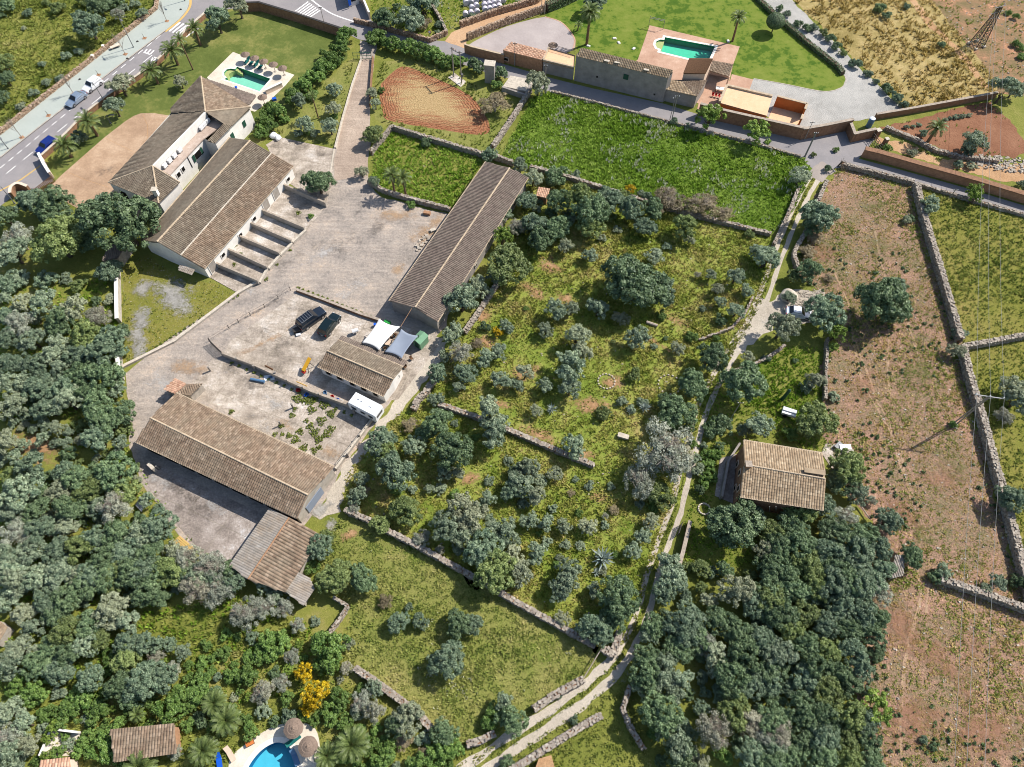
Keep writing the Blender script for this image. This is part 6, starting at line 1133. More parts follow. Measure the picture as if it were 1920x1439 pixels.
car(173, 160, D0, D1, 'white car parked behind the silver one at the kerb', paint('white_paint_car', (.78, .78, .77), 0), 4.3, 1.8, 1.6, True, flip=True)
car(142.5, 186, D0, D1, 'silver-blue car parked at the kerb in front of the white car', paint('silver_paint', (.42, .5, .6), .6), 4.5, 1.8, 1.45, flip=True)
car(87, 274, D0, D1, 'deep blue car driving near the hotel gate', paint('blue_paint', (.01, .03, .22), .3), 4.3, 1.8, 1.5, True, flip=True)
car(583.5, 598, (566, 608), (602, 582), 'large dark blue-grey people carrier with roof rack in the parking yard', paint('dark_blue_paint', (.02, .03, .045), .4), 5.0, 1.95, 1.9, True, True)
car(618, 609.5, (608.7, 624), (631, 593.5), 'black-green off-road car parked beside the people carrier', paint('dark_green_paint', (.006, .018, .02), .3), 4.5, 1.85, 1.75, True)
car(1498, 587, (1480, 584), (1520, 590), 'white car half hidden under the trees beside the track', paint('pale_paint', (.72, .74, .78), .1), 4.2, 1.75, 1.45)
# caravan
p = at(684, 757.5, 2.5); a, b = at(660.6, 743.8, 2.5), at(707, 767.8, 2.5); d = b - a; e = empty('caravan', (p.x, p.y, .02), math.atan2(d.y, d.x), 'white caravan parked beside the whitewashed cottage', 'caravan')
loft([(-2.5, .55, 1.9, .98, .9), (-2.3, .4, 2.45, 1.06, 1.0), (2.2, .4, 2.5, 1.06, 1.0), (2.45, .5, 2.2, 1.0, .95)], MT['whitepl'], 'body', e, .04)
for x, w_ in ((-1.4, .9), (.2, .8), (1.5, .9)):
    for s in (-1, 1): MB().box((x, s * 1.075, 1.55), (w_, .03, .55)).build('window', MT['glass'], e)
MB().box((2.4, 0, 1.6), (.2, 1.3, .5)).build('window', MT['glass'], e); MB().box((.9, -1.085, 1.2), (.6, .03, 1.5)).build('door', MT['white'], e)
for x, y, s in ((-1.2, .3, .45), (-.6, .2, .35), (1.0, .1, .5)): MB().box((x, y, 2.53), (s, s * .8, .1), taper=.85).build('roof_hatch', MT['lampclear'], e)
for s in (-1, 1): o = MB().tube((0, -.1, 0), (0, .1, 0), .32, n=14).build('wheel', MT['rubber'], e); o.location = (-.1, s * .95, .32); MB().tube((0, s * .1, 0), (0, s * .115, 0), .2, n=10).build('rim', MT['chrome'], o)
MB().bar((-2.4, .35, .45), (-3.4, 0, .45), .08).bar((-2.4, -.35, .45), (-3.4, 0, .45), .08).build('drawbar', MT['steel'], e); MB().box((-2.75, 0, .65), (.5, 1.0, .4)).build('front_box', MT['whitepl'], e)
# ---------------------------------------------------------------- yard things
def sail(px, zs, mat, label):
    P = [at(x, y, z) for (x, y), z in zip(px, zs)]; c = sum(P, Vector()) / 4; e = empty('shade_sail', (c.x, c.y, 0), 0, label, 'shade sail'); n = 12; V = []
    for i in range(n + 1):
        for j in range(n + 1):
            u, v = i / n, j / n; q = P[0].lerp(P[1], u).lerp(P[3].lerp(P[2], u), v)
            k = .16 * (4 * u * (1 - u) * (2 * v - 1)); k2 = .12 * (4 * v * (1 - v) * (2 * u - 1))
            q = q + ((P[0] + P[1]) / 2 - (P[3] + P[2]) / 2) * k * .5 * .9 - ((P[1] + P[2]) / 2 - (P[0] + P[3]) / 2) * k2 * .5; q.z -= .25 * math.sin(math.pi * u) * math.sin(math.pi * v); V.append(q - e.location)
    o = pyd('canvas', V, [(i * (n + 1) + j, (i + 1) * (n + 1) + j, (i + 1) * (n + 1) + j + 1, i * (n + 1) + j + 1) for i in range(n) for j in range(n)], MT[mat], e, True); sm = o.modifiers.new('solid', 'SOLIDIFY'); sm.thickness = .02
    for p in P: MB().tube(Vector((p.x, p.y, 0)) - e.location, p - e.location + Vector((0, 0, .15)), .05).build('pole', MT['iron'], e)
    return e
sail([(711, 597.6), (751, 612.7), (710.2, 657.5), (678.2, 643)], (3.0, 2.7, 2.6, 2.6), 'sailw', 'white shade sail stretched over the yard beside the cottage')
sail([(752.6, 616.7), (784.5, 629.5), (752.6, 673.5), (720.6, 660.7)], (2.7, 2.6, 2.5, 2.6), 'sailg', 'grey shade sail stretched next to the white one')
e = empty('garden_shed', at(790, 645, 0), rad(-35), 'small green metal shed beside the grey shade sail', 'shed'); MB().box((0, 0, .9), (1.5, 1.9, 1.8)).build('wall', MT['greenshed'], e); MB().add([(-.85, -1.05, 1.8), (.85, -1.05, 1.8), (.85, 1.05, 1.8), (-.85, 1.05, 1.8), (0, -1.05, 2.15), (0, 1.05, 2.15)], [(3, 2, 1, 0), (0, 1, 4), (2, 3, 5), (1, 2, 5, 4), (3, 0, 4, 5)]).build('roof', MT['greenshed'], e); MB().box((0, -.965, .85), (.8, .03, 1.5)).build('door', MT['greensh'], e)
e = empty('loading_conveyor', at(578, 693, 0), rad(60), 'yellow loading conveyor standing beside the cottage', 'machine'); MB().bar((-.9, 0, .9), (1.1, 0, 1.9), .55, .16).build('belt_trough', MT['yellow'], e)
for s in (-1, 1): MB().bar((.5, s * .25, 1.5), (.9, s * .5, 0), .07).bar((.0, s * .25, 1.3), (-.5, s * .5, 0), .07).build('leg', MT['iron'], e)
MB().box((-.85, 0, .6), (.5, .5, .4)).build('hopper', MT['red'], e)
def crate(name, label, px, d, mat, cat, rz=0., lid=None, z=0.02):
    e = empty(name, at(px[0], px[1], z), rz, label, cat); MB().box((0, 0, d[2] / 2), d, 0, .96).build('body', MT[mat], e, bevel=.02); MB().box((0, 0, d[2] + .03), (d[0] * 1.03, d[1] * 1.03, .05)).build('lid', MT[lid or mat], e); return e
crate('storage_box', 'dark storage box behind the people carrier', (557, 622), (1.1, .8, .6), 'iron', 'box', .5); crate('storage_box', 'white box beside the dark storage box', (560, 629), (.7, .4, .25), 'whitepl', 'box', .3)
crate('red_box', 'red box between grey sail and green shed', (777, 641), (.7, .5, .6), 'red', 'box', .4); crate('green_bin', 'bright green bin beside the white sail', (727, 607), (1.0, .5, .5), 'green', 'bin', -.4); crate('blue_bin', 'blue bin at the upper corner of the white sail', (704, 612), (.4, .4, .6), 'blue', 'bin')
crate('water_trough', 'stone trough by the enclosure wall of the big yard', (801, 402), (1.2, .6, .5), 'rustwall', 'trough', -.2)
e = empty('cement_drum', at(668, 625, 0), .4, 'white drum on a stand beside the cottage corner', 'drum'); MB().tube((-.5, 0, .7), (.45, 0, .8), .38, .3, 12).build('drum', MT['whitepl'], e); MB().bar((-.3, -.3, 0), (-.2, 0, .6), .06).bar((-.3, .3, 0), (-.2, 0, .6), .06).bar((.3, 0, 0), (.3, 0, .6), .06).build('stand', MT['iron'], e)
e = empty('round_table', at(728, 645, 0), 0, 'round table between the two shade sails', 'table'); MB().tube((0, 0, .7), (0, 0, .75), .7, n=16).build('table_top', MT['pinkwall'], e); MB().tube((0, 0, 0), (0, 0, .7), .06).build('leg', MT['iron'], e)
for i, (px, py) in enumerate(((737, 622), (742, 630), (722, 655), (735, 636), (760, 690), (772, 675))):
    e = empty('garden_chair', at(px, py), i * 1.1, ('chair nearest the barn end of the sails', 'chair beside the barn end chair', 'chair at the foot of the white sail', 'chair beside the round table', 'chair by the cottage back wall', 'chair at the yard edge near the cottage')[i], 'chair', 'garden chairs'); MB().box((0, 0, .42), (.45, .45, .05)).build('seat', MT['wood'], e); MB().box((-.2, 0, .7), (.05, .45, .5)).build('backrest', MT['wood'], e)
    for sx in (-1, 1):
        for sy in (-1, 1): MB().bar((sx * .19, sy * .19, 0), (sx * .19, sy * .19, .41), .04).build('leg', MT['iron'], e)
for i, (px, py, c) in enumerate(((560, 733, 'red'), (575, 742, 'blue'), (624, 746, 'red'), (632, 751, 'blue'), (640, 755, 'whitepl'), (610, 738, 'tank'))):
    e = empty('plastic_crate', at(px, py), i, ('red crate at the middle of the yard wall', 'blue crate beside the middle yard wall', 'red tub on the wall side left of the caravan', 'blue tub beside the red tub', 'white tub nearest the caravan', 'grey-blue tub by the yard wall below the cottage')[i], 'crate', 'tubs along the yard wall'); m = MB(); m.box((0, 0, .03), (.6, .45, .06))
    for s in (-1, 1): m.box((s * .29, 0, .2), (.04, .45, .34)); m.box((0, s * .21, .2), (.54, .04, .34))
    m.build('body', MT[c], e)
def bar_thing(name, label, cat, a, b, r, mat, z=.2, n=8):
    A, B = at(*a, z), at(*b, z); e = empty(name, (A.x, A.y, 0), 0, label, cat); MB().tube(A - e.location, B - e.location, r, n=n).build('body', MT[mat], e); MB().tube(B - e.location, B - e.location + (B - A).normalized() * .06, r * 1.15, n=n).build('end_ring', MT[mat], e); return e
bar_thing('pipe', 'pale green pipe lying in the lower yard', 'pipe', (470, 711), (495, 716), .22, 'tank', .24)
bar_thing('timber_beam', 'reddish beam lying along the yard wall', 'beam', (497, 686), (511, 693), .14, 'wood', .5, 4); bar_thing('timber_beam', 'pale beam lying along the yard wall near the barn', 'beam', (556, 716), (575, 724), .1, 'yellowline', .4, 4)
bar_thing('fallen_log', 'pale fallen log under the big central tree', 'log', (1212, 604), (1232, 611), .25, 'twig', .25); bar_thing('pole_barrier', 'long wooden pole across the gap between the track walls', 'barrier', (1128, 1216), (1093, 1274), .07, 'twig', 1.0, 6); bar_thing('fallen_branch', 'bleached branch lying beside the right-hand wood', 'branch', (1612, 945), (1630, 972), .09, 'twig', .5, 6)
e = empty('paint_sheet', at(505, 709), .2, 'white sheet lying beside the yard wall', 'sheet'); MB().box((0, 0, .06), (1.6, 1.0, .06)).build('panel', MT['whitepl'], e); MB().box((.2, 0, .11), (.6, .4, .05)).build('patch', MT['tank'], e)
for i, ((px, py), s) in enumerate((((514, 257), 1.0), ((522, 261), .85))):
    e = empty('builders_bag', at(px, py), i, ('left white builders bag beside the hedge', 'right white builders bag beside the hedge')[i], 'bag'); bm = bmesh.new(); bmesh.ops.create_icosphere(bm, subdivisions=3, radius=.75 * s)
    for v in bm.verts: v.co.z = max(v.co.z, -.35) * .75 + .3; v.co += Vector((math.sin(v.co.y * 7), math.cos(v.co.x * 6), 0)) * .06
    me = bpy.data.meshes.new('sack'); bm.to_mesh(me); bm.free(); me.materials.append(MT['whitepl']); link(bpy.data.objects.new('sack', me), e); MB().bar((-.3, 0, .75 * s), (.3, 0, .75 * s), .08).build('strap', MT['whitepl'], e)
# gates, posts, fences
def bar_gate(name, label, a, b, h, mat, rails=5, posts=True, z0=.15, verts=6):
    A, B = at(*a), at(*b); e = empty(name, A, 0, label, 'gate'); d = B - A
    for i in range(rails): z = z0 + (h - z0) * i / (rails - 1); MB().bar((0, 0, z), d + Vector((0, 0, z)), .07).build('rail', MT[mat], e)
    for i in range(verts): q = d * i / (verts - 1); MB().bar(q + Vector((0, 0, 0 if i in (0, verts - 1) else z0)), q + Vector((0, 0, h + (.2 if i in (0, verts - 1) else 0))), .07).build('stile', MT[mat], e)
    return e
bar_gate('field_gate', 'dark barred gate standing open at the mouth of the lower yards', (396, 645), (420, 668), 1.3, 'iron'); bar_gate('drive_gate', 'green double gate across the top of the farm drive', (663, 112), (697, 111), 1.5, 'greensh', 3, True, .1, 5)
bar_gate('slatted_gate', 'slatted iron gate beside the water tank nook', (1632, 262), (1648, 286), 1.6, 'iron', 4); bar_gate('swing_gate', 'metal swing frame at the upper corner of the villa pool terrace', (1216, 50), (1243, 56), 2.2, 'steel', 2, True, 1.9, 4); bar_gate('side_gate', 'narrow gate in the wall below the tiled house', (1270, 1005), (1276, 985), 1.2, 'iron'); bar_gate('hotel_gate', 'rust brown sliding gate of the hotel forecourt', (72, 366), (104, 341), 1.4, 'wood', 6, True, .1, 14)
def post(px, py, h, label, mat='polewood', r=.12, lean=(0, 0), name='concrete_post', group=None, cat='post'):
    e = empty(name, at(px, py), random.uniform(0, .4), label, cat, group); MB().box((lean[0] * h / 2, lean[1] * h / 2, h / 2), (r * 2, r * 1.6, h)).build('shaft', MT[mat], e); MB().box((lean[0] * h / 2, lean[1] * h / 2, h + .03), (r * 2.3, r * 1.9, .06)).build('cap', MT[mat], e)
for i, (px, py) in enumerate(((447, 680), (479, 694), (520, 706), (540, 720), (570, 733), (600, 746), (665, 776), (698, 790))): post(px, py, 1.3, '%s concrete post along the wall between the yards, counted from the barred gate' % ('first', 'second', 'third', 'fourth', 'fifth', 'sixth', 'seventh', 'eighth')[i])
for i, (px, py) in enumerate(((550, 765), (527, 798), (675, 822), (653, 857), (395, 696), (300, 880))): post(px, py, 1.2, ('lone post among the yard weeds, upper', 'lone post among the yard weeds, near the barn roof', 'post on the lane edge below the caravan', 'post on the lane edge near the barn corner', 'post at the left corner of the lower yard', 'broken post in front of the near barn')[i])
e = empty('wire_fence', at(394, 640), 0, 'thin wire fence on small posts along the parking yard edge', 'fence'); Pf = [at(394, 640), at(430, 617), at(448, 605), at(470, 592), at(497, 577), at(522, 560), at(545, 545)]; m = MB()
for i, p in enumerate(Pf): MB().bar(p - e.location, p - e.location + Vector((0, 0, 1.)), .07).build('post', MT['iron'], e)
for i in range(len(Pf) - 1):
    for z in (.4, .9): m.bar(Pf[i] - e.location + Vector((0, 0, z)), Pf[i + 1] - e.location + Vector((0, 0, z)), .02)
m.build('wire', MT['iron'], e)
e = empty('lane_railing', at(699, 790), 0, 'concrete railing along the lane side of the lower yard', 'railing'); A, B = at(699, 790) - e.location, at(632, 876) - e.location; MB().bar(A + Vector((0, 0, 1.)), B + Vector((0, 0, 1.)), .1).build('rail', MT['concwall'], e)
for i in range(6): q = A.lerp(B, i / 5); MB().bar(q, q + Vector((0, 0, 1.)), .12).build('post', MT['concwall'], e)
e = empty('meadow_railing', at(177, 112), 0, 'pale metal railing between white pillars in the rubble wall', 'railing'); A, B = Vector(), at(197, 94) - at(177, 112)
for q in (A, B): MB().box(q + Vector((0, 0, .55)), (.5, .5, 1.1)).build('pillar', MT['white'], e)
for z in (.4, .7, 1.0): MB().bar(A + Vector((0, 0, z)), B + Vector((0, 0, z)), .05).build('rail', MT['yellowline'], e)
e = empty('street_bench', at(217, 90, .14), math.atan2(1, 1.3), 'beige stone bench on the pavement beside the rubble wall', 'bench'); MB().box((0, 0, .42), (2.0, .7, .12)).build('seat', MT['cream'], e)
for s in (-1, 1): MB().box((s * .7, 0, .18), (.25, .6, .36)).build('leg', MT['concwall'], e)
# poles, lamps, pylon, wires
def pole_of(base, top, zb=0.):
    b = at(*base, zb); return b, min((k * .05 for k in range(20, 280)), key=lambda h: (lambda q: (q[0] - top[0]) ** 2 + (q[1] - top[1]) ** 2)(proj(Vector((b.x, b.y, zb + h)))))
def lamp(base, top, label, d=(1, -1, 0)):
    b, h = pole_of(base, top); e = empty('street_lamp', b, 0, label, 'street lamp'); MB().tube((0, 0, 0), (0, 0, h), .09, .05, 8).build('pole', MT['steel'], e); v = Vector(d).normalized(); MB().bar((0, 0, h), Vector((0, 0, h + .15)) + v * .9, .06).build('arm', MT['steel'], e); o = MB().box((0, 0, 0), (.7, .28, .12)).build('lamp_head', MT['steel'], e); o.location = Vector((0, 0, h + .15)) + v * 1.2; o.rotation_euler = (0, 0, math.atan2(v.y, v.x)); MB().tube((0, 0, 0), (0, 0, .25), .16).build('base', MT['steel'], e)
lamp((251, 90), (224.5, 34), 'tall street lamp on the pavement opposite the palms'); lamp((199.4, 197), (181, 163), 'street lamp beside the olive tree across from the white car', (-1, 1, 0)); lamp((16, 280), (-4, 255), 'street lamp at the left edge of the pavement'); lamp((28, 382), (0, 352), 'dark lamp post behind the trees at the left edge', (-1, 1, 0)); lamp((347, 3), (336, -40), 'street lamp at the top edge on the pavement corner'); lamp((208, 232), (199, 217), 'short garden lamp beside the forecourt', (1, 0, 0))
def upole(base, top, label, r=.13, arm=None, mat='polewood'):
    b, h = pole_of(base, top); e = empty('utility_pole', b, 0, label, 'utility pole'); MB().tube((0, 0, 0), (0, 0, h), r, r * .7, 8).build('shaft', MT[mat], e); MB().bar((-.4, 0, h - .25), (.4, 0, h - .25), .08).build('cross_arm', MT['iron'], e)
    for x in (-.35, .35): MB().tube((x, 0, h - .21), (x, 0, h - .02), .05).build('insulator', MT['whitepl'], e)
    return e, b, h
uA = upole((851, 145), (846.6, 88.5), 'left pole of the roadside pair above the ploughed plot'); uB = upole((865.6, 156), (861, 96.4), 'right pole of the roadside pair with a meter box'); MB().box((.2, -.1, 1.8), (.4, .3, .7)).build('meter_box', MT['steel'], uB[0])
a, b = uA[1] + Vector((0, 0, uA[2] - .5)), uB[1] + Vector((0, 0, uB[2] - .5)); e = empty('pole_crossbeam', a, 0, 'steel crossbeam joining the roadside pole pair', 'beam'); MB().bar(Vector(), b - a, .14).build('beam', MT['steel'], e)
for f in (.2, .5, .8): MB().tube((b - a) * f, (b - a) * f + Vector((0, 0, .4)), .06).build('insulator', MT['rustwall'], e)
slab('pole_plinth', [(840, 146), (852, 138), (874, 154), (864, 164)], -.05, .1, 'slab')
upole((1022, 152), (1023, 122), 'pale pole standing in the roadside olive bush'); upole((965, 124), (965, 80), 'thin pole against the pink roofed annexe', .09); upole((1255.6, 226), (1264, 183), 'left of two thin poles beside the shaded lane', .07); upole((1259, 226.5), (1270, 179.5), 'right of two thin poles beside the shaded lane', .09); upole((1509, 294), (1531, 249), 'thick pole at the lane junction', .17, mat='steel'); upole((1508, 263), (1521, 227), 'thin pole against the road wall near the junction', .07); upole((1015, 25), (1016, -12), 'left of the twin poles at the dirt lane', .1); upole((1021, 27), (1023, -12), 'right of the twin poles at the dirt lane', .1); upole((608, 45), (602, 12), 'slim pole beside the second zebra crossing', .07); upole((1361, 800), (1370, 743), 'white pole among the bushes above the tiled house', .06); upole((1780, 372), (1789, 352), 'short pole on the lane edge at the right', .08)
e = empty('road_sign', at(807, 78), 0, 'small red and white road sign at the dirt lane corner', 'road sign'); MB().tube((0, 0, 0), (0, 0, 2.0), .04).build('post', MT['steel'], e); MB().tube((0, -.03, 2.2), (0, .0, 2.2), .33, n=16).build('disc', MT['red'], e); MB().tube((0, -.045, 2.2), (0, -.032, 2.2), .24, n=16).build('face', MT['marking'], e)
b, h = pole_of((1788, 797), (1853, 744)); TP = empty('power_pole', b, 0, 'lattice power pole with a wide crossarm beside the long stone wall', 'power pole'); m = MB()
for s in (-1, 1): MB().bar((s * .32, 0, 0), (s * .16, 0, h), .12).build('shaft', MT['polewood'], TP)
for i in range(9): z0, z1 = h * i / 9, h * (i + 1) / 9; s = 1 if i % 2 else -1; m.bar((s * (.3 - .016 * i), 0, z0), (-s * (.3 - .016 * i), 0, z1), .05)
m.build('lattice', MT['polewood'], TP); MB().bar((-1.9, .3, h + .1), (1.9, -.3, h + .1), .12).build('cross_arm', MT['steel'], TP); MB().bar((-.9, .1, h + .05), (0, 0, h - .8), .06).bar((.9, -.1, h + .05), (0, 0, h - .8), .06).build('brace', MT['steel'], TP)
for x in (-1.8, 0, 1.8): MB().tube((x, -x * .16, h + .15), (x, -x * .16, h + .5), .07).build('insulator', MT['whitepl'], TP)
MB().tube((0, 0, -.1), (0, 0, .25), .6, .5, 10).build('footing', MT['concwall'], TP)
b2, h2 = pole_of((1830, 86), (1877, 13)); PY = empty('lattice_pylon', b2, .4, 'dark lattice pylon standing in the far brown field', 'pylon'); wbt, wtp = 1.1, .22; m = MB()
for sx in (-1, 1):
    for sy in (-1, 1): MB().bar((sx * wbt, sy * wbt, 0), (sx * wtp, sy * wtp, h2), .11).build('leg', MT['iron'], PY)
for k in range(12):
    f0, f1 = k / 12, (k + 1) / 12; w0, w1 = wbt + (wtp - wbt) * f0, wbt + (wtp - wbt) * f1
    for (ax, ay), (bx, by) in (((1, 1), (1, -1)), ((1, -1), (-1, -1)), ((-1, -1), (-1, 1)), ((-1, 1), (1, 1))): m.bar((ax * w0, ay * w0, h2 * f0), (bx * w1, by * w1, h2 * f1), .06); m.bar((bx * w0, by * w0, h2 * f0), (ax * w1, ay * w1, h2 * f1), .06)
m.build('bracing', MT['iron'], PY); 
for z, l in ((h2, 1.3), (h2 - 1.2, 1.6), (h2 - 2.4, 1.3)): MB().bar((-l, 0, z), (l, 0, z), .1).build('cross_arm', MT['steel'], PY)
for sx in (-1, 1):
    for sy in (-1, 1): MB().box((sx * wbt, sy * wbt, .15), (.5, .5, .5)).build('footing', MT['palestone'], PY)
def wire(a, b, sag, label, i):
    e = empty('power_line', (a.x, a.y, 0), 0, label, 'power line', 'overhead power lines'); m = MB(); n = 26; P = [a.lerp(b, k / n) - Vector((0, 0, 4 * sag * (k / n) * (1 - k / n))) - e.location for k in range(n + 1)]
    for k in range(n): m.tube(P[k], P[k + 1], .022, n=4)
    m.build('wire', MT['wire'], e)
ends = [(1784, 1600), (1806, 1600), (1842, 1600)]
for i, x in enumerate((-1.8, 0, 1.8)):
    t = TP.location + Vector((x, -x * .16, h + .5)); s = PY.location + Vector((x * .6, 0, h2 - (1.2 if i == 1 else 0))); lb = ('left', 'middle', 'right')[i]
    wire(s, t, 1.5, '%s overhead wire between lattice pylon and power pole' % lb, i); wire(t, at(*ends[i], 9.0), .6, '%s overhead wire running down from the power pole to the bottom edge' % lb, i)
e = empty('service_cable', at(775, 575, 4.), 0, 'cable from the long barn gable down to the sail pole', 'cable'); MB().tube(at(773, 577, 3.7) - e.location, at(751, 613, 2.8) - e.location, .045, n=5).build('cable', MT['rustwall'], e)
MB().tube(at(751, 613, 2.8) - e.location, at(751, 613, 2.7) - e.location, .06).build('clamp', MT['steel'], e)
# pool furniture
def parasol(px, py, z, R, label, mat='thatch', group=None, tiers=3):
    p = at(px, py, z); p.z = 0; e = empty('straw_parasol', p, 0, label, 'parasol', group); MB().tube((0, 0, 0), (0, 0, z + .1), .05).build('pole', MT['wood'], e)
    for k in range(tiers):
        m = MB(); n = 18; r0, r1 = R * (1 - k / tiers), R * (1 - (k + 1.15) / tiers); r1 = max(r1, .04); z0, z1 = z - .38 + .42 * k / tiers * 1.0, z - .38 + .42 * (k + 1) / tiers + .06
        V = [(r0 * math.cos(6.283 * i / n) * random.uniform(.95, 1.04), r0 * math.sin(6.283 * i / n), z0 + random.uniform(-.04, .02)) for i in range(n)] + [(r1 * math.cos(6.283 * i / n), r1 * math.sin(6.283 * i / n), z1) for i in range(n)]
        m.add(V, [(i, (i + 1) % n, n + (i + 1) % n, n + i) for i in range(n)] + [tuple(reversed(range(n))), tuple(range(n, 2 * n))]).build('thatch_tier', MT[mat], e)
    MB().tube((0, 0, 0), (0, 0, .12), .28, n=10).build('foot', MT['concwall'], e)
for i, (px, py) in enumerate(((458.5, 99.5), (475.7, 106.4), (493, 112.7), (511, 118.4), (528.4, 125.3))): parasol(px, py, 2.0, .95, '%s grey straw parasol in the row behind the turquoise pool, from the left' % ('first', 'second', 'third', 'fourth', 'fifth')[i], group='row of straw parasols')
parasol(491, 179.7, 2.0, .95, 'grey straw parasol at the near corner of the turquoise pool'); parasol(548.5, 1365.6, 2.3, 1.15, 'round straw parasol above the bright blue pool, upper one'); parasol(576, 1400, 2.3, 1.15, 'round straw parasol above the bright blue pool, lower one'); parasol(1037, 82, 2.3, 1.0, 'straw parasol alone on the villa patio')
def lounger(px, py, rz, label, mat, group=None):
    e = empty('sun_lounger', at(px, py, .04), rz, label, 'sun lounger', group); MB().box((0, 0, .3), (1.3, .62, .08)).build('seat', MT[mat], e); MB().bar((-.65, 0, .32), (-1.2, 0, .75), .6, .07).build('backrest', MT[mat], e)
    for x in (-.5, .5):
        for y in (-.25, .25): MB().bar((x, y, 0), (x, y, .27), .05).build('leg', MT['whitepl'], e)
for i, (px, py) in enumerate(((463, 118), (471, 121.5), (480, 124), (488, 129))): lounger(px, py, rad(-110), '%s teal lounger from the left under the straw parasols' % ('first', 'second', 'third', 'fourth')[i], 'teal', 'teal loungers')
lounger(555, 1386, rad(40), 'teal lounger between the two round straw parasols', 'teal'); lounger(413, 1433, rad(-70), 'bright blue lounger near the bottom edge', 'blue'); lounger(435, 1418, rad(-50), 'lounger covered with a pink towel on the crazy paving', 'pinkwall'); lounger(556, 1425, rad(-60), 'grey lounger in shade beside the bright blue pool', 'tank')
crate('pool_table', 'low table of orange slats on the crazy paving', (469, 1391), (.9, .9, .4), 'wood', 'table', .5, 'orange'); crate('pool_box', 'white pool box with towels beside the turquoise pool', (503, 172), (1.0, .6, .5), 'whitepl', 'box', .6, 'blue'); crate('float_ball', 'blue bucket on the white pool terrace', (443, 166), (.4, .4, .35), 'blue', 'bucket'); crate('blue_cushion', 'blue cushion box behind the hedge by the pool', (515, 188), (.8, .6, .4), 'blue', 'box', .4)
e = empty('outdoor_bar', at(515, 170), math.atan2(1, 1.2), 'cream counter wall beside the turquoise pool', 'counter'); MB().box((0, 0, .5), (3.6, .35, 1.0)).build('counter_wall', MT['cream'], e); MB().box((0, 0, 1.04), (3.8, .5, .08)).build('counter_top', MT['white'], e)
e = empty('courtyard_table', at(1350, 172), rad(-10), 'long table with white cloth in the villa courtyard', 'table'); MB().box((0, 0, .74), (2.0, .9, .05)).build('table_top', MT['white'], e)
for sx in (-1, 1):
    for sy in (-1, 1): MB().bar((sx * .9, sy * .35, 0), (sx * .9, sy * .35, .72), .06).build('leg', MT['wood'], e)
for i, x in enumerate((-.7, -.1, .5)): ch = empty('red_chair', at(1336 + i * 6, 182 + i * 1.2), i * .2, '%s red chair along the courtyard counter' % ('left', 'middle', 'right')[i], 'chair', 'red courtyard chairs'); MB().box((0, 0, .45), (.42, .42, .05)).build('seat', MT['red'], ch); MB().box((0, .2, .7), (.42, .05, .45)).build('backrest', MT['red'], ch); MB().bar((0, 0, 0), (0, 0, .43), .08).build('leg', MT['iron'], ch)
for i, (px, py) in enumerate(((1152, 73), (1160, 81), (1188, 92), (1103, 87), (1365, 78))): e = empty('lawn_boulder', at(px, py), i, ('upper of two white stepping stones on the villa lawn', 'lower of two white stepping stones on the villa lawn', 'white stone at the corner of the villa terrace', 'white stone at the foot of the tall palm', 'white stone at the terrace edge by the date palm')[i], 'stone'); MB().box((0, 0, .12), (.9, .6, .24), i, .7).build('stone', MT['white'], e, bevel=.06)
b = at(1628, 238); e = empty('water_tank', b, 0, 'tall blue cylindrical water tank beside the lane gate', 'tank'); MB().tube((0, 0, 0), (0, 0, 2.0), .55, n=16).build('body', MT['tank'], e); MB().tube((0, 0, 2.0), (0, 0, 2.12), .5, .2, 16).build('lid', MT['whitepl'], e); MB().tube((0, 0, .9), (0, 0, 1.0), .57, n=16).build('band', MT['steel'], e)
crate('gate_pillar', 'square gate pillar with hollow top beside the water tank', (1640, 258), (.9, .9, 1.8), 'brownwall', 'pillar', .3, 'palestone'); crate('gate_pillar', 'second gate pillar below the slatted gate', (1657, 272), (.7, .7, 1.5), 'brownwall', 'pillar', .3, 'palestone')
# hay bales
m = MB(); n = 14; m.tube((-.42, 0, .6), (.42, 0, .6), .62, n=n); bme = bpy.data.meshes.new('bale_wrap'); bme.from_pydata([tuple(v) for v in m.V], [], m.F); bme.materials.append(MT['bale']); m = MB().tube((.42, 0, .6), (.445, 0, .6), .5, n=n); bm2 = bpy.data.meshes.new('bale_end'); bm2.from_pydata([tuple(v) for v in m.V], [], m.F); bm2.materials.append(MT['bale'])
for i, (x, y) in enumerate(((272, 30), (320, 22), (368, 14), (330, 80), (372, 60), (268, 140), (322, 130), (380, 118), (460, 14), (508, 2), (450, 54), (496, 46), (540, 32), (582, 22), (625, 10), (455, 96), (500, 90), (544, 78), (588, 66), (300, -20), (350, -30), (400, -25), (440, -25), (490, -40), (560, -30), (610, -35))):
    e = empty('hay_bale', at(820 + x / 5.08, y / 5.08, .5) * 1, rad(100) + random.uniform(-.25, .25), 'pale wrapped round bale standing in rows in the flowery field', 'hay bale', 'wrapped bales at the top edge'); e.location.z = 0; link(bpy.data.objects.new('bale_wrap', bme), e); link(bpy.data.objects.new('bale_end', bm2), e)
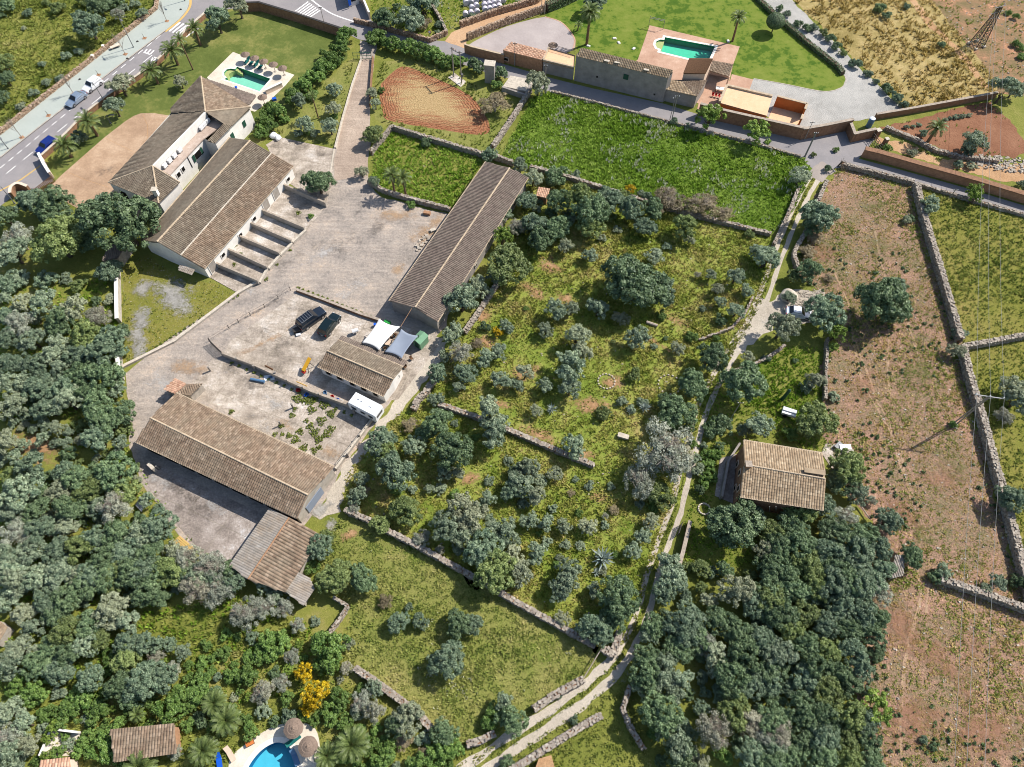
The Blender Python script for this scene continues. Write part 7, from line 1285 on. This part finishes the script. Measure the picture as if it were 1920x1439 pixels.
# odds and ends
e = empty('round_boulder', at(1479, 556), 0, 'big smooth boulder in a hollow beside the track', 'boulder'); bm = bmesh.new(); bmesh.ops.create_icosphere(bm, subdivisions=3, radius=1.4)
for v in bm.verts: v.co = Vector((v.co.x * 1.1, v.co.y, v.co.z * .7)) * (1 + .08 * math.sin(v.co.x * 3 + v.co.y * 2))
me = bpy.data.meshes.new('stone'); bm.to_mesh(me); bm.free(); me.materials.append(MT['palestone']); me.shade_smooth(); link(bpy.data.objects.new('stone', me), e)
e = empty('garden_cart', at(1476, 778), rad(-20), 'old cart with a glazed cover in the garden above the tiled house', 'cart'); MB().box((0, 0, .7), (2.0, 1.0, .5)).build('body', MT['whitepl'], e); MB().box((0, .25, 1.05), (2.0, .6, .15)).build('glass_cover', MT['lampclear'], e); MB().bar((1.0, -.3, .5), (2.2, -.5, .3), .07).build('handle', MT['rustwall'], e)
for s in (-1, 1): MB().tube((-.4, s * .55, .35), (-.4, s * .65, .35), .35, n=12).build('wheel', MT['rubber'], e)
e = empty('columnar_cactus', at(1466, 750), 0, 'tall columnar cactus in the garden above the house', 'cactus'); MB().tube((0, 0, 0), (.2, .1, 2.8), .28, .24, 10).build('stem', MT['greensh'], e); MB().tube((.2, .1, 2.8), (.22, .12, 3.0), .24, .1, 10).build('tip', MT['greensh'], e)
for i, ((px, py), d, mt) in enumerate((((1582, 842), (1.6, .9, .6), 'whitepl'), ((1570, 838), (1.2, .7, .5), 'steel'), ((1590, 852), (1.0, 1.0, .7), 'concwall'))): crate('scrap_box', ('white scrap cabinet on the terrace behind the tiled house', 'steel box leaning behind the tiled house', 'grey block at the corner of the back terrace')[i], (px, py), d, mt, 'scrap', i * .7)
for i, ((px, py), R, lb) in enumerate((((1137, 716), 1.3, 'ring of stones in the middle of the grove'), ((1255, 722), 1.7, 'shaded ring of stones beside the track'), ((1320, 955), .8, 'ring of pale stones by the house terrace'))):
    e = empty('stone_ring', at(px, py), 0, lb, 'stone ring')
    for k in range(16): a = 6.283 * k / 16; MB().box((R * math.cos(a), R * math.sin(a), .1), (.35, .25, .25), a + 1.5, .7).build('stone', MT['palestone'], e)
e = empty('stacked_boards', at(346, 1024), rad(-35), 'pale boards stacked at the edge of the wood by the front yard', 'boards')
for k in range(5): MB().box((0, k * .25 - .5, .3 + .05 * (k % 2)), (3.0, .2, .06)).build('board', MT['yellowline'], e)
MB().box((-1, 0, .13), (.2, 1.2, .26)).build('bearer', MT['wood'], e); MB().box((1, 0, .13), (.2, 1.2, .26)).build('bearer', MT['wood'], e)
e = empty('leaning_sheet', at(270, 950), rad(-40), 'white ribbed sheet leaning at the edge of the wood', 'sheet')
for k in range(6): MB().box((0, k * .22 - .55, .55 + .16 * k), (1.5, .16, .05)).build('rib', MT['whitepl'], e)
MB().bar((0, -.6, .5), (0, .6, 1.4), .08).build('prop', MT['wood'], e)
crate('front_block', 'white concrete block with weeds in front of the near barn', (289, 880), (.5, 1.2, 1.1), 'palestone', 'block', .9)
crate('table_top', 'stone table at the edge of the grey tree in the grove', (1168, 820), (1.6, .7, .5), 'palestone', 'table', -.3); crate('manhole_box', 'concrete box beside the long barn door', (812, 434), (.9, .6, .4), 'palestone', 'box', .5)
rocks('barn_boulders', 16, [(775, 462), (800, 440), (806, 450), (782, 472)], .4, .9, 'boulders against the yard side of the long barn', 71)

# ---------------------------------------------------------------- labels of the trees: kind, size and the nearest thing one can find
LM = [(220, 150, 'the parked white car'), (120, 60, 'the street meadow'), (260, 180, 'the garden wall palms'), (440, 40, 'the hotel lawn'), (480, 150, 'the turquoise pool'), (570, 200, 'the dry plot'), (640, 260, 'the farm drive'), (790, 190, 'the ploughed plot'), (790, 320, 'the walled enclosure'), (750, 40, 'the roadside wall'), (915, 140, 'the transformer tower'), (920, 20, 'the hay bales'), (1050, 60, 'the villa patio'), (1280, 95, 'the emerald pool'), (1330, 240, 'the shaded lane'), (1510, 70, 'the villa drive'), (1650, 100, 'the dry crop'), (1850, 80, 'the lattice pylon'), (1760, 260, 'the red soil garden'), (1570, 310, 'the lane junction'), (1840, 370, 'the right-hand lane'), (1000, 375, 'the tiny brick shed'), (1130, 360, 'the overgrown field wall'), (1330, 400, 'the green field edge'), (870, 450, 'the long barn'), (250, 400, 'the big barn'), (60, 400, 'the hotel gate'), (100, 520, 'the stone hut'), (100, 650, 'the white boundary wall'), (180, 700, 'the yard road corner'), (60, 840, 'the sandy clearing'), (240, 900, 'the front yard'), (150, 1000, 'the deep left wood'), (330, 1060, 'the corrugated shed'), (60, 1180, 'the left edge shed'), (240, 1200, 'the lower left wood'), (380, 1180, 'the sunny clearing'), (120, 1390, 'the white patio'), (290, 1390, 'the tiled pavilion'), (450, 1330, 'the crazy paving'), (560, 1300, 'the yellow mimosa'), (650, 1160, 'the ruined enclosure'), (600, 1080, 'the shed roof corner'), (780, 1340, 'the garden stone wall'), (900, 1400, 'the bottom track'), (870, 1200, 'the lower field'), (720, 850, 'the lane below the caravan'), (820, 640, 'the green metal shed'), (880, 800, 'the grove wall'), (960, 700, 'the bare orange patch'), (1040, 770, 'the small agave'), (1130, 1050, 'the large agave'), (1210, 560, 'the big central tree'), (1060, 620, 'the middle of the grove'), (1050, 500, 'the upper grove'), (1330, 700, 'the track bend'), (1420, 560, 'the upper track'), (1500, 590, 'the white car by the track'), (1640, 590, 'the brown field'), (1760, 420, 'the long stone wall'), (1790, 800, 'the power pole'), (1210, 880, 'the large grey tree'), (960, 960, 'the lower grove'), (830, 1000, 'the long grove wall'), (1050, 1130, 'the grove corner'), (1370, 760, 'the white bush pole'), (1480, 780, 'the garden cart'), (1460, 890, 'the tiled house'), (1320, 960, 'the house terrace'), (1600, 930, 'the back terrace'), (1720, 1080, 'the ruined shed'), (1840, 1120, 'the lower cross wall'), (1250, 1180, 'the track corner'), (1400, 1120, 'the upper right wood'), (1560, 1100, 'the wood behind the house'), (1260, 1350, 'the bottom of the wood'), (1420, 1280, 'the middle of the right wood'), (1580, 1260, 'the field side of the wood'), (1450, 1400, 'the bottom edge wood'), (1600, 1400, 'the wood corner')]
ORD = ['', 'second ', 'third ', 'fourth ', 'fifth ', 'sixth ', 'seventh ', 'eighth ', 'ninth ', 'tenth ', 'eleventh ', 'twelfth ', 'thirteenth ', 'fourteenth ', 'fifteenth ', 'sixteenth ', 'seventeenth ', 'eighteenth ']
buckets = {}
for t in TREES:
    e, px, py, R, k, words = t; lx, ly, nm = min(LM, key=lambda l: (l[0] - px) ** 2 + (l[1] - py) ** 2); dx, dy = px - lx, py - ly
    side = 'at' if math.hypot(dx, dy) < 14 else (('right of' if dx > 0 else 'left of') if abs(dx) > abs(dy) else ('below' if dy > 0 else 'above'))
    sz = 'large ' if R > 3.6 else ('small ' if R < 1.2 and 'small' not in words else ''); buckets.setdefault((sz + words, side, nm), []).append((math.hypot(dx, dy), e))
for (wd, side, nm), l in buckets.items():
    l.sort(key=lambda q: q[0])
    for i, (_, e) in enumerate(l): e['label'] = '%s%s %s %s' % (ORD[min(i, 17)] + ('closest ' if len(l) > 1 else ''), wd, side, nm); e['group'] = {'d': 'evergreen trees', 'o': 'olive trees', 'b': 'garden bushes', 'l': 'light green trees', 'g': 'grey half-bare trees', 'r': 'dry thickets', 'y': 'mimosas', 's': 'wild shrubs', 'e': 'dark shrubs'}[next(t[4] for t in TREES if t[0] is e)]
